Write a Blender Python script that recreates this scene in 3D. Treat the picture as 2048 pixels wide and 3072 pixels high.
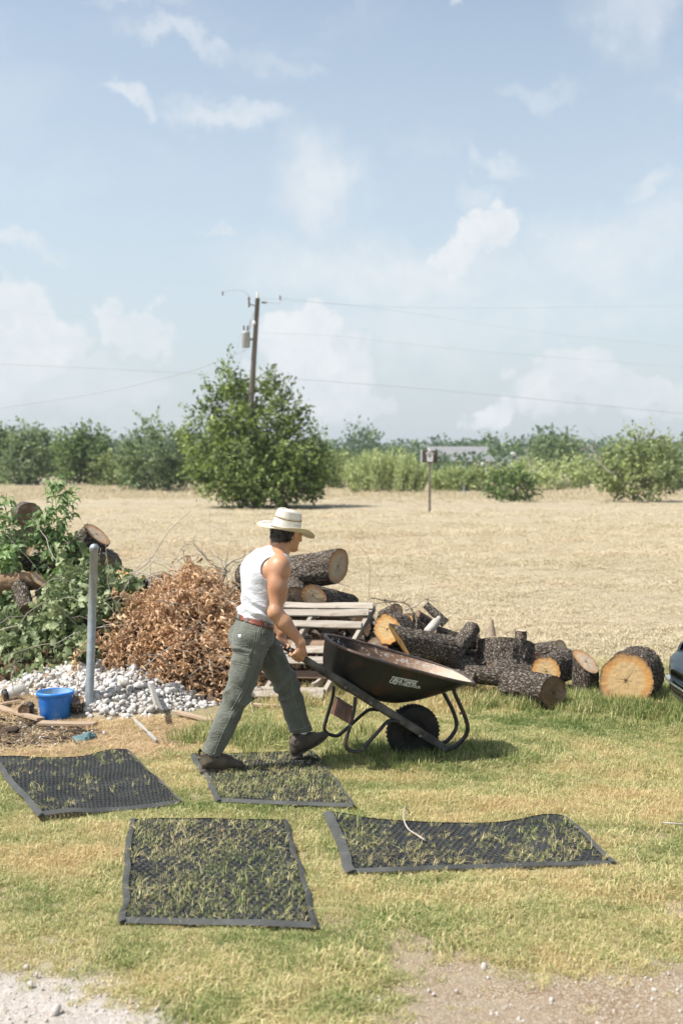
import bpy, bmesh, math, random
import numpy as np
from mathutils import Vector, Matrix
from mathutils.bvhtree import BVHTree

for _o in list(bpy.data.objects):
    bpy.data.objects.remove(_o)
SC = bpy.context.scene
COL = SC.collection
R = math.radians
PI = math.pi
RNG = np.random.default_rng(7)

# ------------------------------------------------------------------ camera
CAM_H, FPX, HORIZON = 2.0, 3700.0, 1390.0
PITCH = math.atan((1536 - HORIZON) / FPX)
cam_data = bpy.data.cameras.new("camera")
cam = bpy.data.objects.new("camera", cam_data)
COL.objects.link(cam)
cam.location = (0, 0, CAM_H)
cam.rotation_euler = (PI / 2 - PITCH, 0, 0)
cam_data.sensor_fit = 'VERTICAL'
cam_data.sensor_height = 36.0
cam_data.lens = FPX / 3072 * 36.0
cam_data.clip_end = 4000
cam_data.clip_start = 0.05
cam_data.dof.use_dof = True
cam_data.dof.focus_distance = 8.05
cam_data.dof.aperture_fstop = 2.5
SC.camera = cam

# ------------------------------------------------------------------ light
SUN_EL, SUN_AZ = R(56), R(15)          # light travels towards +x and a little towards +y
sun_dir = Vector((math.cos(SUN_EL) * math.cos(SUN_AZ), math.cos(SUN_EL) * math.sin(SUN_AZ), -math.sin(SUN_EL)))
sl = bpy.data.lights.new("sun", 'SUN')
sl.energy = 5.0
sl.angle = R(0.55)
sl.color = (1.0, 0.965, 0.91)
so = bpy.data.objects.new("sun", sl)
COL.objects.link(so)
so.rotation_euler = sun_dir.to_track_quat('-Z', 'Y').to_euler()
so.location = (-20, -5, 30)

world = bpy.data.worlds.new("World")
SC.world = world
world.use_nodes = True
SC.view_settings.view_transform = 'Standard'
SC.view_settings.look = 'None'
SC.view_settings.gamma = 1.0
SC.view_settings.use_curve_mapping = False
SC.view_settings.exposure = 0.51
SC.cycles.use_denoising = True
SC.cycles.max_bounces = 8
SC.cycles.transparent_max_bounces = 8
SC.cycles.use_adaptive_sampling = True
SC.cycles.adaptive_threshold = 0.015

# ------------------------------------------------------------------ node helpers
class NT:
    def __init__(self, tree):
        self.t = tree
    def n(self, typ, **kw):
        nd = self.t.nodes.new(typ)
        for k, v in kw.items():
            setattr(nd, k, v)
        return nd
    def set(self, sock, v):
        if v is None:
            return
        if isinstance(v, bpy.types.NodeSocket):
            self.t.links.new(v, sock)
        elif isinstance(v, (int, float)):
            if sock.type in ('RGBA',):
                sock.default_value = (v, v, v, 1)
            elif sock.type == 'VECTOR':
                sock.default_value = (v, v, v)
            else:
                sock.default_value = v
        else:
            v = tuple(v)
            if sock.type == 'RGBA' and len(v) == 3:
                v = v + (1,)
            sock.default_value = v
    def math(self, op, a, b=None, c=None, clamp=False):
        nd = self.n('ShaderNodeMath', operation=op)
        nd.use_clamp = clamp
        self.set(nd.inputs[0], a); self.set(nd.inputs[1], b)
        if c is not None: self.set(nd.inputs[2], c)
        return nd.outputs[0]
    def vmath(self, op, a, b=None):
        nd = self.n('ShaderNodeVectorMath', operation=op)
        self.set(nd.inputs[0], a); self.set(nd.inputs[1], b)
        return nd.outputs['Value'] if op in ('LENGTH', 'DOT_PRODUCT', 'DISTANCE') else nd.outputs[0]
    def pos(self):
        return self.n('ShaderNodeNewGeometry').outputs['Position']
    def objc(self):
        return self.n('ShaderNodeTexCoord').outputs['Object']
    def attr(self, name, what='Fac', typ='GEOMETRY'):
        nd = self.n('ShaderNodeAttribute')
        nd.attribute_name = name; nd.attribute_type = typ
        return nd.outputs[what]
    def rnd(self):
        return self.n('ShaderNodeObjectInfo').outputs['Random']
    def scale(self, vec, s):
        nd = self.n('ShaderNodeMapping')
        self.set(nd.inputs['Vector'], vec)
        nd.inputs['Scale'].default_value = s if isinstance(s, (tuple, list)) else (s, s, s)
        return nd.outputs[0]
    def noise(self, vec, scale=5.0, detail=3.0, rough=0.55, dist=0.0, what=0):
        nd = self.n('ShaderNodeTexNoise')
        self.set(nd.inputs['Vector'], vec)
        nd.inputs['Scale'].default_value = scale
        nd.inputs['Detail'].default_value = detail
        nd.inputs['Roughness'].default_value = rough
        nd.inputs['Distortion'].default_value = dist
        return nd.outputs[what]
    def voro(self, vec, scale=5.0, feature='F1', what='Distance', rnd=1.0):
        nd = self.n('ShaderNodeTexVoronoi', feature=feature)
        self.set(nd.inputs['Vector'], vec)
        nd.inputs['Scale'].default_value = scale
        nd.inputs['Randomness'].default_value = rnd
        return nd.outputs[what]
    def ramp(self, fac, stops, interp='LINEAR'):
        nd = self.n('ShaderNodeValToRGB')
        cr = nd.color_ramp
        cr.interpolation = interp
        while len(cr.elements) < len(stops):
            cr.elements.new(0.5)
        for e, (p, c) in zip(cr.elements, stops):
            e.position = p
            c = (c, c, c) if isinstance(c, (int, float)) else c
            e.color = tuple(c) + (1,) if len(c) == 3 else c
        self.set(nd.inputs[0], fac)
        return nd.outputs[0]
    def map(self, v, a, b, c=0.0, d=1.0, smooth=False):
        nd = self.n('ShaderNodeMapRange')
        nd.clamp = True
        nd.interpolation_type = 'SMOOTHSTEP' if smooth else 'LINEAR'
        self.set(nd.inputs[0], v)
        for i, x in enumerate((a, b, c, d)):
            nd.inputs[i + 1].default_value = x
        return nd.outputs[0]
    def mix(self, fac, a, b, mode='MIX'):
        nd = self.n('ShaderNodeMix', data_type='RGBA', blend_type=mode)
        self.set(nd.inputs[0], fac); self.set(nd.inputs[6], a); self.set(nd.inputs[7], b)
        return nd.outputs[2]
    def bump(self, h, strength=0.5, dist=0.01, normal=None):
        nd = self.n('ShaderNodeBump')
        nd.inputs['Strength'].default_value = strength
        nd.inputs['Distance'].default_value = dist
        self.set(nd.inputs['Height'], h)
        self.set(nd.inputs['Normal'], normal)
        return nd.outputs[0]
    def hsv(self, col, h=0.5, s=1.0, v=1.0):
        nd = self.n('ShaderNodeHueSaturation')
        self.set(nd.inputs['Color'], col); self.set(nd.inputs['Hue'], h)
        self.set(nd.inputs['Saturation'], s); self.set(nd.inputs['Value'], v)
        return nd.outputs[0]

def material(name, fn):
    m = bpy.data.materials.new(name)
    m.use_nodes = True
    nt = NT(m.node_tree)
    b = m.node_tree.nodes['Principled BSDF']
    fn(nt, b)
    return m

def bset(nt, b, **kw):
    names = dict(color='Base Color', rough='Roughness', metal='Metallic', normal='Normal', spec='Specular IOR Level',
                 trans='Transmission Weight', sss='Subsurface Weight', coat='Coat Weight', coat_rough='Coat Roughness', ior='IOR', alpha='Alpha', sheen='Sheen Weight')
    for k, v in kw.items():
        nt.set(b.inputs[names[k]], v)

def simple_mat(name, c1, c2=None, scale=8.0, rough=0.7, bump=0.2, bdist=0.004, bscale=None, spec=0.4, metal=0.0, detail=4.0, lo=0.35, hi=0.65, stretch=None):
    def f(nt, b):
        co = nt.objc()
        if stretch: co = nt.scale(co, stretch)
        n1 = nt.noise(co, scale, detail)
        col = nt.mix(nt.map(n1, lo, hi), c1, c2 if c2 is not None else c1)
        h = nt.noise(co, bscale or scale * 4, 4)
        bset(nt, b, color=col, rough=nt.map(h, 0.3, 0.7, max(0.02, rough - 0.08), min(1, rough + 0.08)), spec=spec, metal=metal, normal=nt.bump(h, bump, bdist))
    return material(name, f)

def leaf_mat(name, c_lo, c_hi, trans=0.35, rough=0.5, under=None, backlight=None):
    """two colours mixed by the per-leaf attribute 'var', with light passing through"""
    def f(nt, b):
        v = nt.attr('var')
        col = nt.mix(v, c_lo, c_hi)
        col = nt.hsv(col, v=nt.map(nt.noise(nt.objc(), 3.0, 2), 0.3, 0.7, 0.85, 1.15))
        bset(nt, b, color=col, rough=rough, spec=0.35)
        tr = nt.n('ShaderNodeBsdfTranslucent')
        nt.set(tr.inputs[0], nt.hsv(col, s=1.1, v=1.1))
        mx = nt.n('ShaderNodeMixShader')
        mx.inputs[0].default_value = trans
        out = nt.t.nodes['Material Output']
        nt.t.links.new(b.outputs[0], mx.inputs[1]); nt.t.links.new(tr.outputs[0], mx.inputs[2])
        nt.t.links.new(mx.outputs[0], out.inputs[0])
    return material(name, f)

# ------------------------------------------------------------------ sky
def build_sky():
    nt = NT(world.node_tree)
    bg = world.node_tree.nodes['Background']
    sky = nt.n('ShaderNodeTexSky', sky_type='NISHITA')
    sky.sun_disc = False
    sky.sun_elevation = SUN_EL
    # sun stands opposite to the direction in which its light travels
    sky.sun_rotation = math.atan2(-sun_dir.x, -sun_dir.y)
    sky.altitude = 150
    sky.air_density = 1.0
    sky.dust_density = 2.2
    sky.ozone_density = 1.2
    d = nt.n('ShaderNodeTexCoord').outputs['Generated']
    sep = nt.n('ShaderNodeSeparateXYZ'); nt.set(sep.inputs[0], d)
    az = nt.math('ARCTAN2', sep.outputs[0], sep.outputs[1])
    el = nt.math('ARCSINE', sep.outputs[2])
    cmb = nt.n('ShaderNodeCombineXYZ'); nt.set(cmb.inputs[0], az); nt.set(cmb.inputs[1], el)
    uv = cmb.outputs[0]
    # warped coordinates give the clouds ragged edges
    w1 = nt.noise(uv, 9.0, 6, 0.6, what=1)
    wv = nt.vmath('ADD', uv, nt.vmath('SCALE', nt.vmath('SUBTRACT', w1, (0.5, 0.5, 0.5)), None))
    sc = wv.node.inputs[1].links[0].from_node
    sc.inputs['Scale'].default_value = 0.10
    w2 = nt.noise(uv, 38.0, 6, 0.62, what=1)
    wv2n = nt.n('ShaderNodeVectorMath', operation='SCALE')
    nt.set(wv2n.inputs[0], nt.vmath('SUBTRACT', w2, (0.5, 0.5, 0.5))); wv2n.inputs['Scale'].default_value = 0.045
    wv = nt.vmath('ADD', wv, wv2n.outputs[0])
    def E(px, py):
        return ((px - 1024) / FPX, (HORIZON - py) / FPX)
    # (x, y, half width, half height, tilt in degrees, strength, softness)
    soft = [(560, 165, 190, 45, -12, .50), (830, 215, 150, 40, -20, .25), (430, 330, 110, 30, -18, .62), (720, 390, 190, 50, -12, .62),
            (950, 590, 160, 150, -40, .62), (1870, 130, 130, 160, 10, .45), (1150, 840, 560, 130, -3, .62), (1850, 760, 380, 150, 5, .60),
            (90, 785, 170, 35, -8, .6), (1490, 510, 90, 34, -20, .5), (1930, 580, 90, 50, 10, .45), (1600, 300, 120, 34, -6, .3),
            (1420, 600, 60, 60, 0, .35), (450, 40, 170, 46, -12, .35), (1360, 78, 36, 16, 5, .6), (640, 712, 70, 16, 3, .35), (1340, 4, 80, 14, 5, .5),
            (60, 330, 190, 110, 0, .14), (1700, 950, 420, 90, 3, .35), (1280, 1000, 480, 120, 0, .40)]
    crisp = [(1420, 720, 95, 62, 32, .85), (1350, 772, 80, 40, 10, .7), (110, 990, 150, 78, -22, .72), (60, 1070, 150, 120, -20, .55), (370, 965, 80, 32, -8, .6), (420, 1000, 120, 50, -10, .5),
             (900, 1050, 125, 85, 8, .85), (960, 1130, 150, 110, 0, .62), (860, 1150, 110, 70, 20, .55), (1460, 1230, 90, 42, 22, .75), (1680, 1135, 130, 72, 22, .55), (1850, 1180, 190, 60, 5, .42), (1100, 1220, 90, 40, 10, .4), (250, 1150, 240, 90, 0, .3)]
    total = None
    for lst, s0 in ((soft, 0.15), (crisp, 0.68)):
        for (px, py, rx, ry, tl, st) in lst:
            u0, v0 = E(px, py)
            mp = nt.n('ShaderNodeMapping', vector_type='TEXTURE')
            nt.set(mp.inputs[0], wv)
            mp.inputs['Location'].default_value = (u0, v0, 0)
            mp.inputs['Rotation'].default_value = (0, 0, R(tl))
            mp.inputs['Scale'].default_value = (rx * 1.25 / FPX, ry * 1.25 / FPX, 1)
            ln = nt.vmath('LENGTH', mp.outputs[0])
            m = nt.map(ln, 1.0 + 0.1 * s0, s0, 0.0, min(1.0, st * (1.25 if s0 > .3 else 1.05)), smooth=True)
            total = m if total is None else nt.math('MAXIMUM', total, m)
    # thin high cloud everywhere, thicker towards the horizon
    wisp = nt.noise(nt.scale(wv, (3.0, 7.0, 1.0)), 1.6, 7, 0.6)
    wis = nt.map(wisp, 0.5, 0.78, 0.0, 0.34, smooth=True)
    # scattered cloud goes on over the whole dome
    big = nt.map(nt.noise(nt.vmath('ADD', d, nt.vmath('SCALE', w1, None)), 3.0, 6, 0.6), 0.58, 0.74, 0.0, 0.45, smooth=True)
    big.node.inputs[0].links[0].from_node.inputs[0].links[0].from_node.inputs[1].links[0].from_node.inputs['Scale'].default_value = 0.1
    tot = nt.math('MAXIMUM', total, wis)
    mottle = nt.map(nt.noise(uv, 60.0, 5, 0.6), 0.3, 0.7, 0.75, 1.1)
    tot = nt.math('MULTIPLY', tot, mottle, clamp=True)
    # only where the view is not already filled with named clouds
    tot = nt.math('MAXIMUM', tot, nt.math('MULTIPLY', big, 0.35))
    skyc = nt.hsv(sky.outputs[0], h=0.490, s=SKY_SAT, v=SKY_VAL)
    low = nt.map(el, -0.02, 0.36, 0.85, 0.0)
    skyc = nt.mix(low, skyc, SKY_HAZE)
    shade = nt.map(nt.noise(wv, 22.0, 4), 0.35, 0.65, 0.0, 1.0)
    cloud = nt.mix(shade, CLOUD_A, CLOUD_B)
    nt.set(bg.inputs[0], nt.mix(tot, skyc, cloud))
    bg.inputs[1].default_value = 0.1
SKY_SAT, SKY_VAL = 0.70, 1.31
SKY_HAZE = (4.75, 5.35, 5.75)
CLOUD_A, CLOUD_B = (5.6, 5.95, 6.25), (6.3, 6.45, 6.6)
build_sky()
world.cycles.sampling_method = 'MANUAL'
world.cycles.sample_map_resolution = 256

# ------------------------------------------------------------------ picture-to-place helpers (pixel of the 2048 x 3072 photograph)
CP, SP = math.cos(PITCH), math.sin(PITCH)
EYE = np.array([0.0, 0.0, CAM_H])
def ray(px, py):
    cx, cy = (px - 1024) / FPX, (1536 - py) / FPX
    return np.array([cx, CP + cy * SP, -SP + cy * CP])
def P(px, py, d):
    r = ray(px, py)
    return EYE + r * (d / r[1])
def G(px, py, z=0.0):
    r = ray(px, py)
    return EYE + r * ((z - CAM_H) / r[2])
def onplane(px, py, p0, nrm):
    r = ray(px, py)
    t = np.dot(np.asarray(p0) - EYE, nrm) / np.dot(r, nrm)
    return EYE + r * t
def topx(p):
    p = np.atleast_2d(p) - EYE
    zc = p[:, 1] * CP - p[:, 2] * SP
    yc = p[:, 1] * SP + p[:, 2] * CP
    return np.stack([1024 + FPX * p[:, 0] / zc, 1536 - FPX * yc / zc], 1)

# ------------------------------------------------------------------ numpy noise
def _hash(ix, iy, iz, seed):
    h = (ix * 374761393 + iy * 668265263 + iz * 2147483647 * 3 + seed * 974634721) & 0xFFFFFFFF
    h = ((h ^ (h >> 13)) * 1274126177) & 0xFFFFFFFF
    h = (h ^ (h >> 16)) & 0xFFFFFFFF
    return h.astype(np.float64) / 4294967295.0
def vnoise(p, seed=0):
    p = np.asarray(p, float)
    f = np.floor(p); i = f.astype(np.int64); t = p - f
    t = t * t * (3 - 2 * t)
    if p.shape[1] == 2:
        i = np.c_[i, np.zeros(len(i), np.int64)]; t = np.c_[t, np.zeros(len(t))]
    r = np.zeros(len(p))
    for dx in (0, 1):
        for dy in (0, 1):
            for dz in ((0, 1) if p.shape[1] == 3 else (0,)):
                w = (t[:, 0] if dx else 1 - t[:, 0]) * (t[:, 1] if dy else 1 - t[:, 1]) * (t[:, 2] if dz else 1 - t[:, 2])
                r += w * _hash(i[:, 0] + dx, i[:, 1] + dy, i[:, 2] + dz, seed)
    return r * 2 - 1
def fbm(p, octaves=4, seed=0, gain=0.5):
    p = np.asarray(p, float)
    r = np.zeros(len(p)); a = 1.0
    for o in range(octaves):
        r += a * vnoise(p * (2.03 ** o) + 17.3 * o, seed + o)
        a *= gain
    return r
def inpoly(xy, poly):
    x, y = xy[:, 0], xy[:, 1]
    r = np.zeros(len(xy), bool)
    n = len(poly); j = n - 1
    for i in range(n):
        xi, yi = poly[i][:2]; xj, yj = poly[j][:2]
        c = ((yi > y) != (yj > y)) & (x < (xj - xi) * (y - yi) / (yj - yi + 1e-12) + xi)
        r ^= c; j = i
    return r
def polydist(xy, poly):
    """distance to the outline, negative inside"""
    best = np.full(len(xy), 1e9)
    n = len(poly)
    for i in range(n):
        a = np.asarray(poly[i][:2]); b = np.asarray(poly[(i + 1) % n][:2])
        ab = b - a
        t = np.clip(((xy - a) @ ab) / (ab @ ab + 1e-12), 0, 1)
        best = np.minimum(best, np.linalg.norm(xy - (a + t[:, None] * ab), axis=1))
    return np.where(inpoly(xy, poly), -best, best)
def unit(v):
    v = np.asarray(v, float)
    return v / (np.linalg.norm(v, axis=-1, keepdims=True) + 1e-12)

# ------------------------------------------------------------------ object helpers
ROOT = {}
def tag(o, label=None, cat=None, group=None, kind=None):
    if label: o['label'] = label
    if cat: o['category'] = cat
    if group: o['group'] = group
    if kind: o['kind'] = kind
    return o
def thing(name, loc, label, cat, group=None, kind=None):
    o = bpy.data.objects.new(name, None)
    o.empty_display_size = 0.1
    COL.objects.link(o)
    o.location = tuple(float(v) for v in loc)
    ROOT[o] = np.array(loc, float)
    return tag(o, label, cat, group, kind)
def make_mesh(name, V, F, smooth=True, attrs=None):
    me = bpy.data.meshes.new(name)
    V = np.asarray(V, float)
    if isinstance(F, np.ndarray):
        F = F.astype(np.int32)
        n, k = F.shape
        me.vertices.add(len(V)); me.vertices.foreach_set('co', V.astype(np.float32).ravel())
        me.loops.add(n * k); me.loops.foreach_set('vertex_index', F.ravel())
        me.polygons.add(n); me.polygons.foreach_set('loop_start', np.arange(0, n * k, k, dtype=np.int32))
        me.update(calc_edges=True)
        me.validate()
    else:
        me.from_pydata([tuple(v) for v in V], [], [tuple(f) for f in F])
    me.polygons.foreach_set('use_smooth', np.full(len(me.polygons), bool(smooth)))
    for k, a in (attrs or {}).items():
        a = np.asarray(a, np.float32)
        if a.ndim == 1:
            at = me.attributes.new(k, 'FLOAT', 'POINT'); at.data.foreach_set('value', a)
        else:
            at = me.attributes.new(k, 'FLOAT_VECTOR', 'POINT'); at.data.foreach_set('vector', a.ravel())
    me.update()
    return me
def part(name, V, F, mat, parent, smooth=True, attrs=None, label=None, kind=None):
    base = ROOT[parent]
    me = make_mesh(name, np.asarray(V, float) - base, F, smooth, attrs)
    for m in (mat if isinstance(mat, (list, tuple)) else [mat]):
        me.materials.append(m)
    o = bpy.data.objects.new(name, me)
    COL.objects.link(o)
    o.parent = parent
    ROOT[o] = base
    return tag(o, label, None, None, kind)
def solo(name, V, F, mat, label, cat, group=None, kind=None, smooth=True, attrs=None, loc=None):
    V = np.asarray(V, float)
    if loc is None:
        loc = np.array([V[:, 0].mean(), V[:, 1].mean(), V[:, 2].min()])
    me = make_mesh(name, V - loc, F, smooth, attrs)
    for m in (mat if isinstance(mat, (list, tuple)) else [mat]):
        me.materials.append(m)
    o = bpy.data.objects.new(name, me)
    COL.objects.link(o)
    o.location = tuple(float(v) for v in loc)
    ROOT[o] = np.array(loc, float)
    return tag(o, label, cat, group, kind)

class MB:
    """collects shapes as vertices and faces"""
    def __init__(self): self.V = []; self.F = []
    def add(self, V, F):
        b = len(self.V)
        self.V.extend([tuple(v) for v in V]); self.F.extend([tuple(int(i) + b for i in f) for f in F])
        return self
    def grid(self, A, closed_u=False, closed_v=False):
        """A: (nu, nv, 3) points"""
        nu, nv = A.shape[:2]
        F = []
        for i in range(nu if closed_u else nu - 1):
            for j in range(nv if closed_v else nv - 1):
                i2, j2 = (i + 1) % nu, (j + 1) % nv
                F.append((i * nv + j, i2 * nv + j, i2 * nv + j2, i * nv + j2))
        return self.add(A.reshape(-1, 3), F)
    def tube(self, pts, rad, seg=8, caps=True, closed=False, flat=1.0):
        pts = np.asarray(pts, float)
        n = len(pts)
        rad = np.broadcast_to(np.asarray(rad, float), (n,))
        T = np.zeros_like(pts)
        if closed:
            T = np.roll(pts, -1, 0) - np.roll(pts, 1, 0)
        else:
            T[1:-1] = pts[2:] - pts[:-2]; T[0] = pts[1] - pts[0]; T[-1] = pts[-1] - pts[-2]
        T = unit(T)
        up = np.array([0, 0, 1.0]) if abs(T[0][2]) < 0.9 else np.array([1.0, 0, 0])
        rings = []
        u = unit(np.cross(up, T[0]))
        for i in range(n):
            u = unit(u - T[i] * np.dot(u, T[i])); v = np.cross(T[i], u)
            a = np.arange(seg) / seg * 2 * PI
            rings.append(pts[i] + rad[i] * (np.cos(a)[:, None] * u + flat * np.sin(a)[:, None] * v))
        b = len(self.V)
        self.grid(np.array(rings), closed_u=closed, closed_v=True)
        if caps and not closed:
            self.F.append(tuple(b + k for k in range(seg))[::-1]); self.F.append(tuple(b + (n - 1) * seg + k for k in range(seg)))
        return self
    def box(self, c, ax, half, jit=0.0, rng=None):
        """box with half sizes along three axes, edges chamfered"""
        ax = [unit(a) for a in ax]
        c = np.asarray(c, float)
        b = min(half) * 0.18
        V = []; idx = {}
        for sx in (-1, 1):
            for sy in (-1, 1):
                for sz in (-1, 1):
                    for k in range(3):
                        h = [half[0], half[1], half[2]]
                        off = [sx * h[0], sy * h[1], sz * h[2]]
                        for m in range(3):
                            if m != k: off[m] -= (sx, sy, sz)[m] * b
                        idx[(sx, sy, sz, k)] = len(V)
                        V.append(c + off[0] * ax[0] + off[1] * ax[1] + off[2] * ax[2])
        F = []
        for k in range(3):
            o = [m for m in range(3) if m != k]
            for s in (-1, 1):
                q = []
                for (p, r) in ((-1, -1), (1, -1), (1, 1), (-1, 1)):
                    sg = [0, 0, 0]; sg[k] = s; sg[o[0]] = p; sg[o[1]] = r
                    q.append(idx[(sg[0], sg[1], sg[2], k)])
                F.append(q)
        for k in range(3):
            o = [m for m in range(3) if m != k]
            for s1 in (-1, 1):
                for s2 in (-1, 1):
                    q = []
                    for (s, kk) in ((-1, o[0]), (1, o[0]), (1, o[1]), (-1, o[1])):
                        sg = [0, 0, 0]; sg[k] = s; sg[o[0]] = s1; sg[o[1]] = s2
                        q.append(idx[(sg[0], sg[1], sg[2], kk)])
                    F.append(q)
        for sx in (-1, 1):
            for sy in (-1, 1):
                for sz in (-1, 1):
                    F.append([idx[(sx, sy, sz, k)] for k in range(3)])
        V = np.array(V)
        if jit and rng is not None:
            V = V + rng.normal(0, jit, V.shape)
        # consistent outward winding
        out = []
        for f in F:
            n = np.cross(V[f[1]] - V[f[0]], V[f[2]] - V[f[0]])
            m = V[list(f)].mean(0) - c
            out.append(f if np.dot(n, m) > 0 else f[::-1])
        return self.add(V, out)
    def lathe(self, c, prof, seg=24, axis=(0, 0, 1), cap0=False, cap1=False):
        """prof: list of (radius, height)"""
        ax = unit(axis)
        u = unit(np.cross(ax, (0, 1, 0) if abs(ax[1]) < 0.9 else (1, 0, 0))); v = np.cross(ax, u)
        a = np.arange(seg) / seg * 2 * PI
        A = np.array([np.asarray(c) + r * (np.cos(a)[:, None] * u + np.sin(a)[:, None] * v) + h * ax for r, h in prof])
        b = len(self.V)
        self.grid(A, closed_v=True)
        if cap0: self.F.append(tuple(b + k for k in range(seg))[::-1])
        if cap1: self.F.append(tuple(b + (len(prof) - 1) * seg + k for k in range(seg)))
        return self
    def part(self, name, mat, parent, smooth=True, **kw):
        return part(name, self.V, self.F, mat, parent, smooth, **kw)
    def solo(self, name, mat, label, cat, **kw):
        return solo(name, np.array(self.V), self.F, mat, label, cat, **kw)

def smooth_path(pts, n=8):
    """Catmull-Rom through the points"""
    pts = [np.asarray(p, float) for p in pts]
    p = [2 * pts[0] - pts[1]] + pts + [2 * pts[-1] - pts[-2]]
    out = []
    for i in range(1, len(p) - 2):
        for k in range(n):
            t = k / n
            out.append(0.5 * ((2 * p[i]) + (-p[i - 1] + p[i + 1]) * t + (2 * p[i - 1] - 5 * p[i] + 4 * p[i + 1] - p[i + 2]) * t * t + (-p[i - 1] + 3 * p[i] - 3 * p[i + 1] + p[i + 2]) * t ** 3))
    out.append(pts[-1])
    return np.array(out)

def frames(d, rng, roll=None):
    """rotation matrices whose x axis is d, with random roll; rows are the local axes"""
    d = unit(d)
    ref = np.where(np.abs(d[:, 2:3]) < 0.95, np.array([[0, 0, 1.0]]), np.array([[1.0, 0, 0]]))
    y = unit(np.cross(ref, d)); z = np.cross(d, y)
    a = rng.uniform(0, 2 * PI, len(d)) if roll is None else roll
    y2 = y * np.cos(a)[:, None] + z * np.sin(a)[:, None]
    z2 = np.cross(d, y2)
    return np.stack([d, y2, z2], 1)
def stamp(TV, TF, C, Rm, S, var):
    TV = np.asarray(TV, float); TF = np.asarray(TF)
    n, m = len(C), len(TV)
    S = np.asarray(S, float)
    if S.ndim == 1: S = S[:, None]
    V = np.einsum('nmk,nkj->nmj', TV[None] * S[:, None, :], Rm) + C[:, None, :]
    F = (TF[None] + (np.arange(n) * m)[:, None, None]).reshape(-1, TF.shape[1])
    return V.reshape(-1, 3), F, np.repeat(var, m)

def frames_n(d, nt, rng):
    """like frames, but the leaf's face turns towards nt"""
    d = unit(d)
    z = unit(nt - d * np.einsum('ij,ij->i', nt, d)[:, None])
    return np.stack([d, np.cross(z, d), z], 1)
def leaf_template(kind='oval'):
    """leaf along +x, unit length, gently folded and arched"""
    if kind == 'oval':
        st = [(0, .02), (.3, .24), (.65, .22), (1, .01)]
    elif kind == 'lance':
        st = [(0, .02), (.25, .13), (.6, .11), (1, .005)]
    elif kind == 'lobed':
        st = [(0, .02), (.2, .2), (.3, .10), (.48, .30), (.6, .15), (.78, .26), (1, .03)]
    elif kind == 'curl':
        st = [(0, .03), (.3, .26), (.7, .24), (1, .02)]
    V = []; F = []
    for (x, w) in st:
        arch = 0.18 * math.sin(x * PI) - (0.35 * x * x if kind == 'curl' else 0.15 * x * x)
        lift = w * (0.9 if kind == 'curl' else 0.4)
        V += [(x, -w * (0.7 if kind == 'curl' else 1), arch + lift), (x, 0, arch), (x, w * (0.7 if kind == 'curl' else 1), arch + lift)]
    for i in range(len(st) - 1):
        a = i * 3; b = a + 3
        F += [(a, b, b + 1, a + 1), (a + 1, b + 1, b + 2, a + 2)]
    return np.array(V), np.array(F)

def scatter(name, pts, eul, scl, idx, coll, label, cat=None, attrs=None, parent=None):
    """geometry-node instances of the collection's objects on points"""
    me = bpy.data.meshes.new(name)
    me.vertices.add(len(pts)); me.vertices.foreach_set('co', np.asarray(pts, np.float32).ravel())
    def av(k, a): me.attributes.new(k, 'FLOAT_VECTOR', 'POINT').data.foreach_set('vector', np.asarray(a, np.float32).ravel())
    scl = np.asarray(scl, float)
    if scl.ndim == 1: scl = np.repeat(scl[:, None], 3, 1)
    av('rot', eul); av('scl', scl)
    me.attributes.new('idx', 'INT', 'POINT').data.foreach_set('value', np.asarray(idx, np.int32))
    for k, a in (attrs or {}).items():
        me.attributes.new(k, 'FLOAT', 'POINT').data.foreach_set('value', np.asarray(a, np.float32))
    me.update()
    o = bpy.data.objects.new(name, me)
    COL.objects.link(o)
    ng = bpy.data.node_groups.new(name + '_nodes', 'GeometryNodeTree')
    ng.interface.new_socket('Geometry', in_out='INPUT', socket_type='NodeSocketGeometry')
    ng.interface.new_socket('Geometry', in_out='OUTPUT', socket_type='NodeSocketGeometry')
    N = ng.nodes; L = ng.links
    gi, go = N.new('NodeGroupInput'), N.new('NodeGroupOutput')
    iop = N.new('GeometryNodeInstanceOnPoints')
    ci = N.new('GeometryNodeCollectionInfo')
    ci.inputs['Collection'].default_value = coll
    ci.inputs['Separate Children'].default_value = True
    ci.inputs['Reset Children'].default_value = True
    def na(k, dt):
        n = N.new('GeometryNodeInputNamedAttribute'); n.data_type = dt; n.inputs[0].default_value = k
        return [s for s in n.outputs if s.enabled and s.name == 'Attribute'][0]
    L.new(gi.outputs[0], iop.inputs['Points']); L.new(ci.outputs[0], iop.inputs['Instance'])
    iop.inputs['Pick Instance'].default_value = True
    L.new(na('idx', 'INT'), iop.inputs['Instance Index'])
    L.new(na('rot', 'FLOAT_VECTOR'), iop.inputs['Rotation'])
    L.new(na('scl', 'FLOAT_VECTOR'), iop.inputs['Scale'])
    L.new(iop.outputs[0], go.inputs[0])
    md = o.modifiers.new('scatter', 'NODES'); md.node_group = ng
    if parent is not None:
        o.parent = parent
    return tag(o, label, cat, None, 'stuff')
def source_collection(name, meshes):
    c = bpy.data.collections.new(name)
    for i, me in enumerate(meshes):
        o = bpy.data.objects.new("%s_%02d" % (name, i), me)
        c.objects.link(o)
    return c
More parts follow.
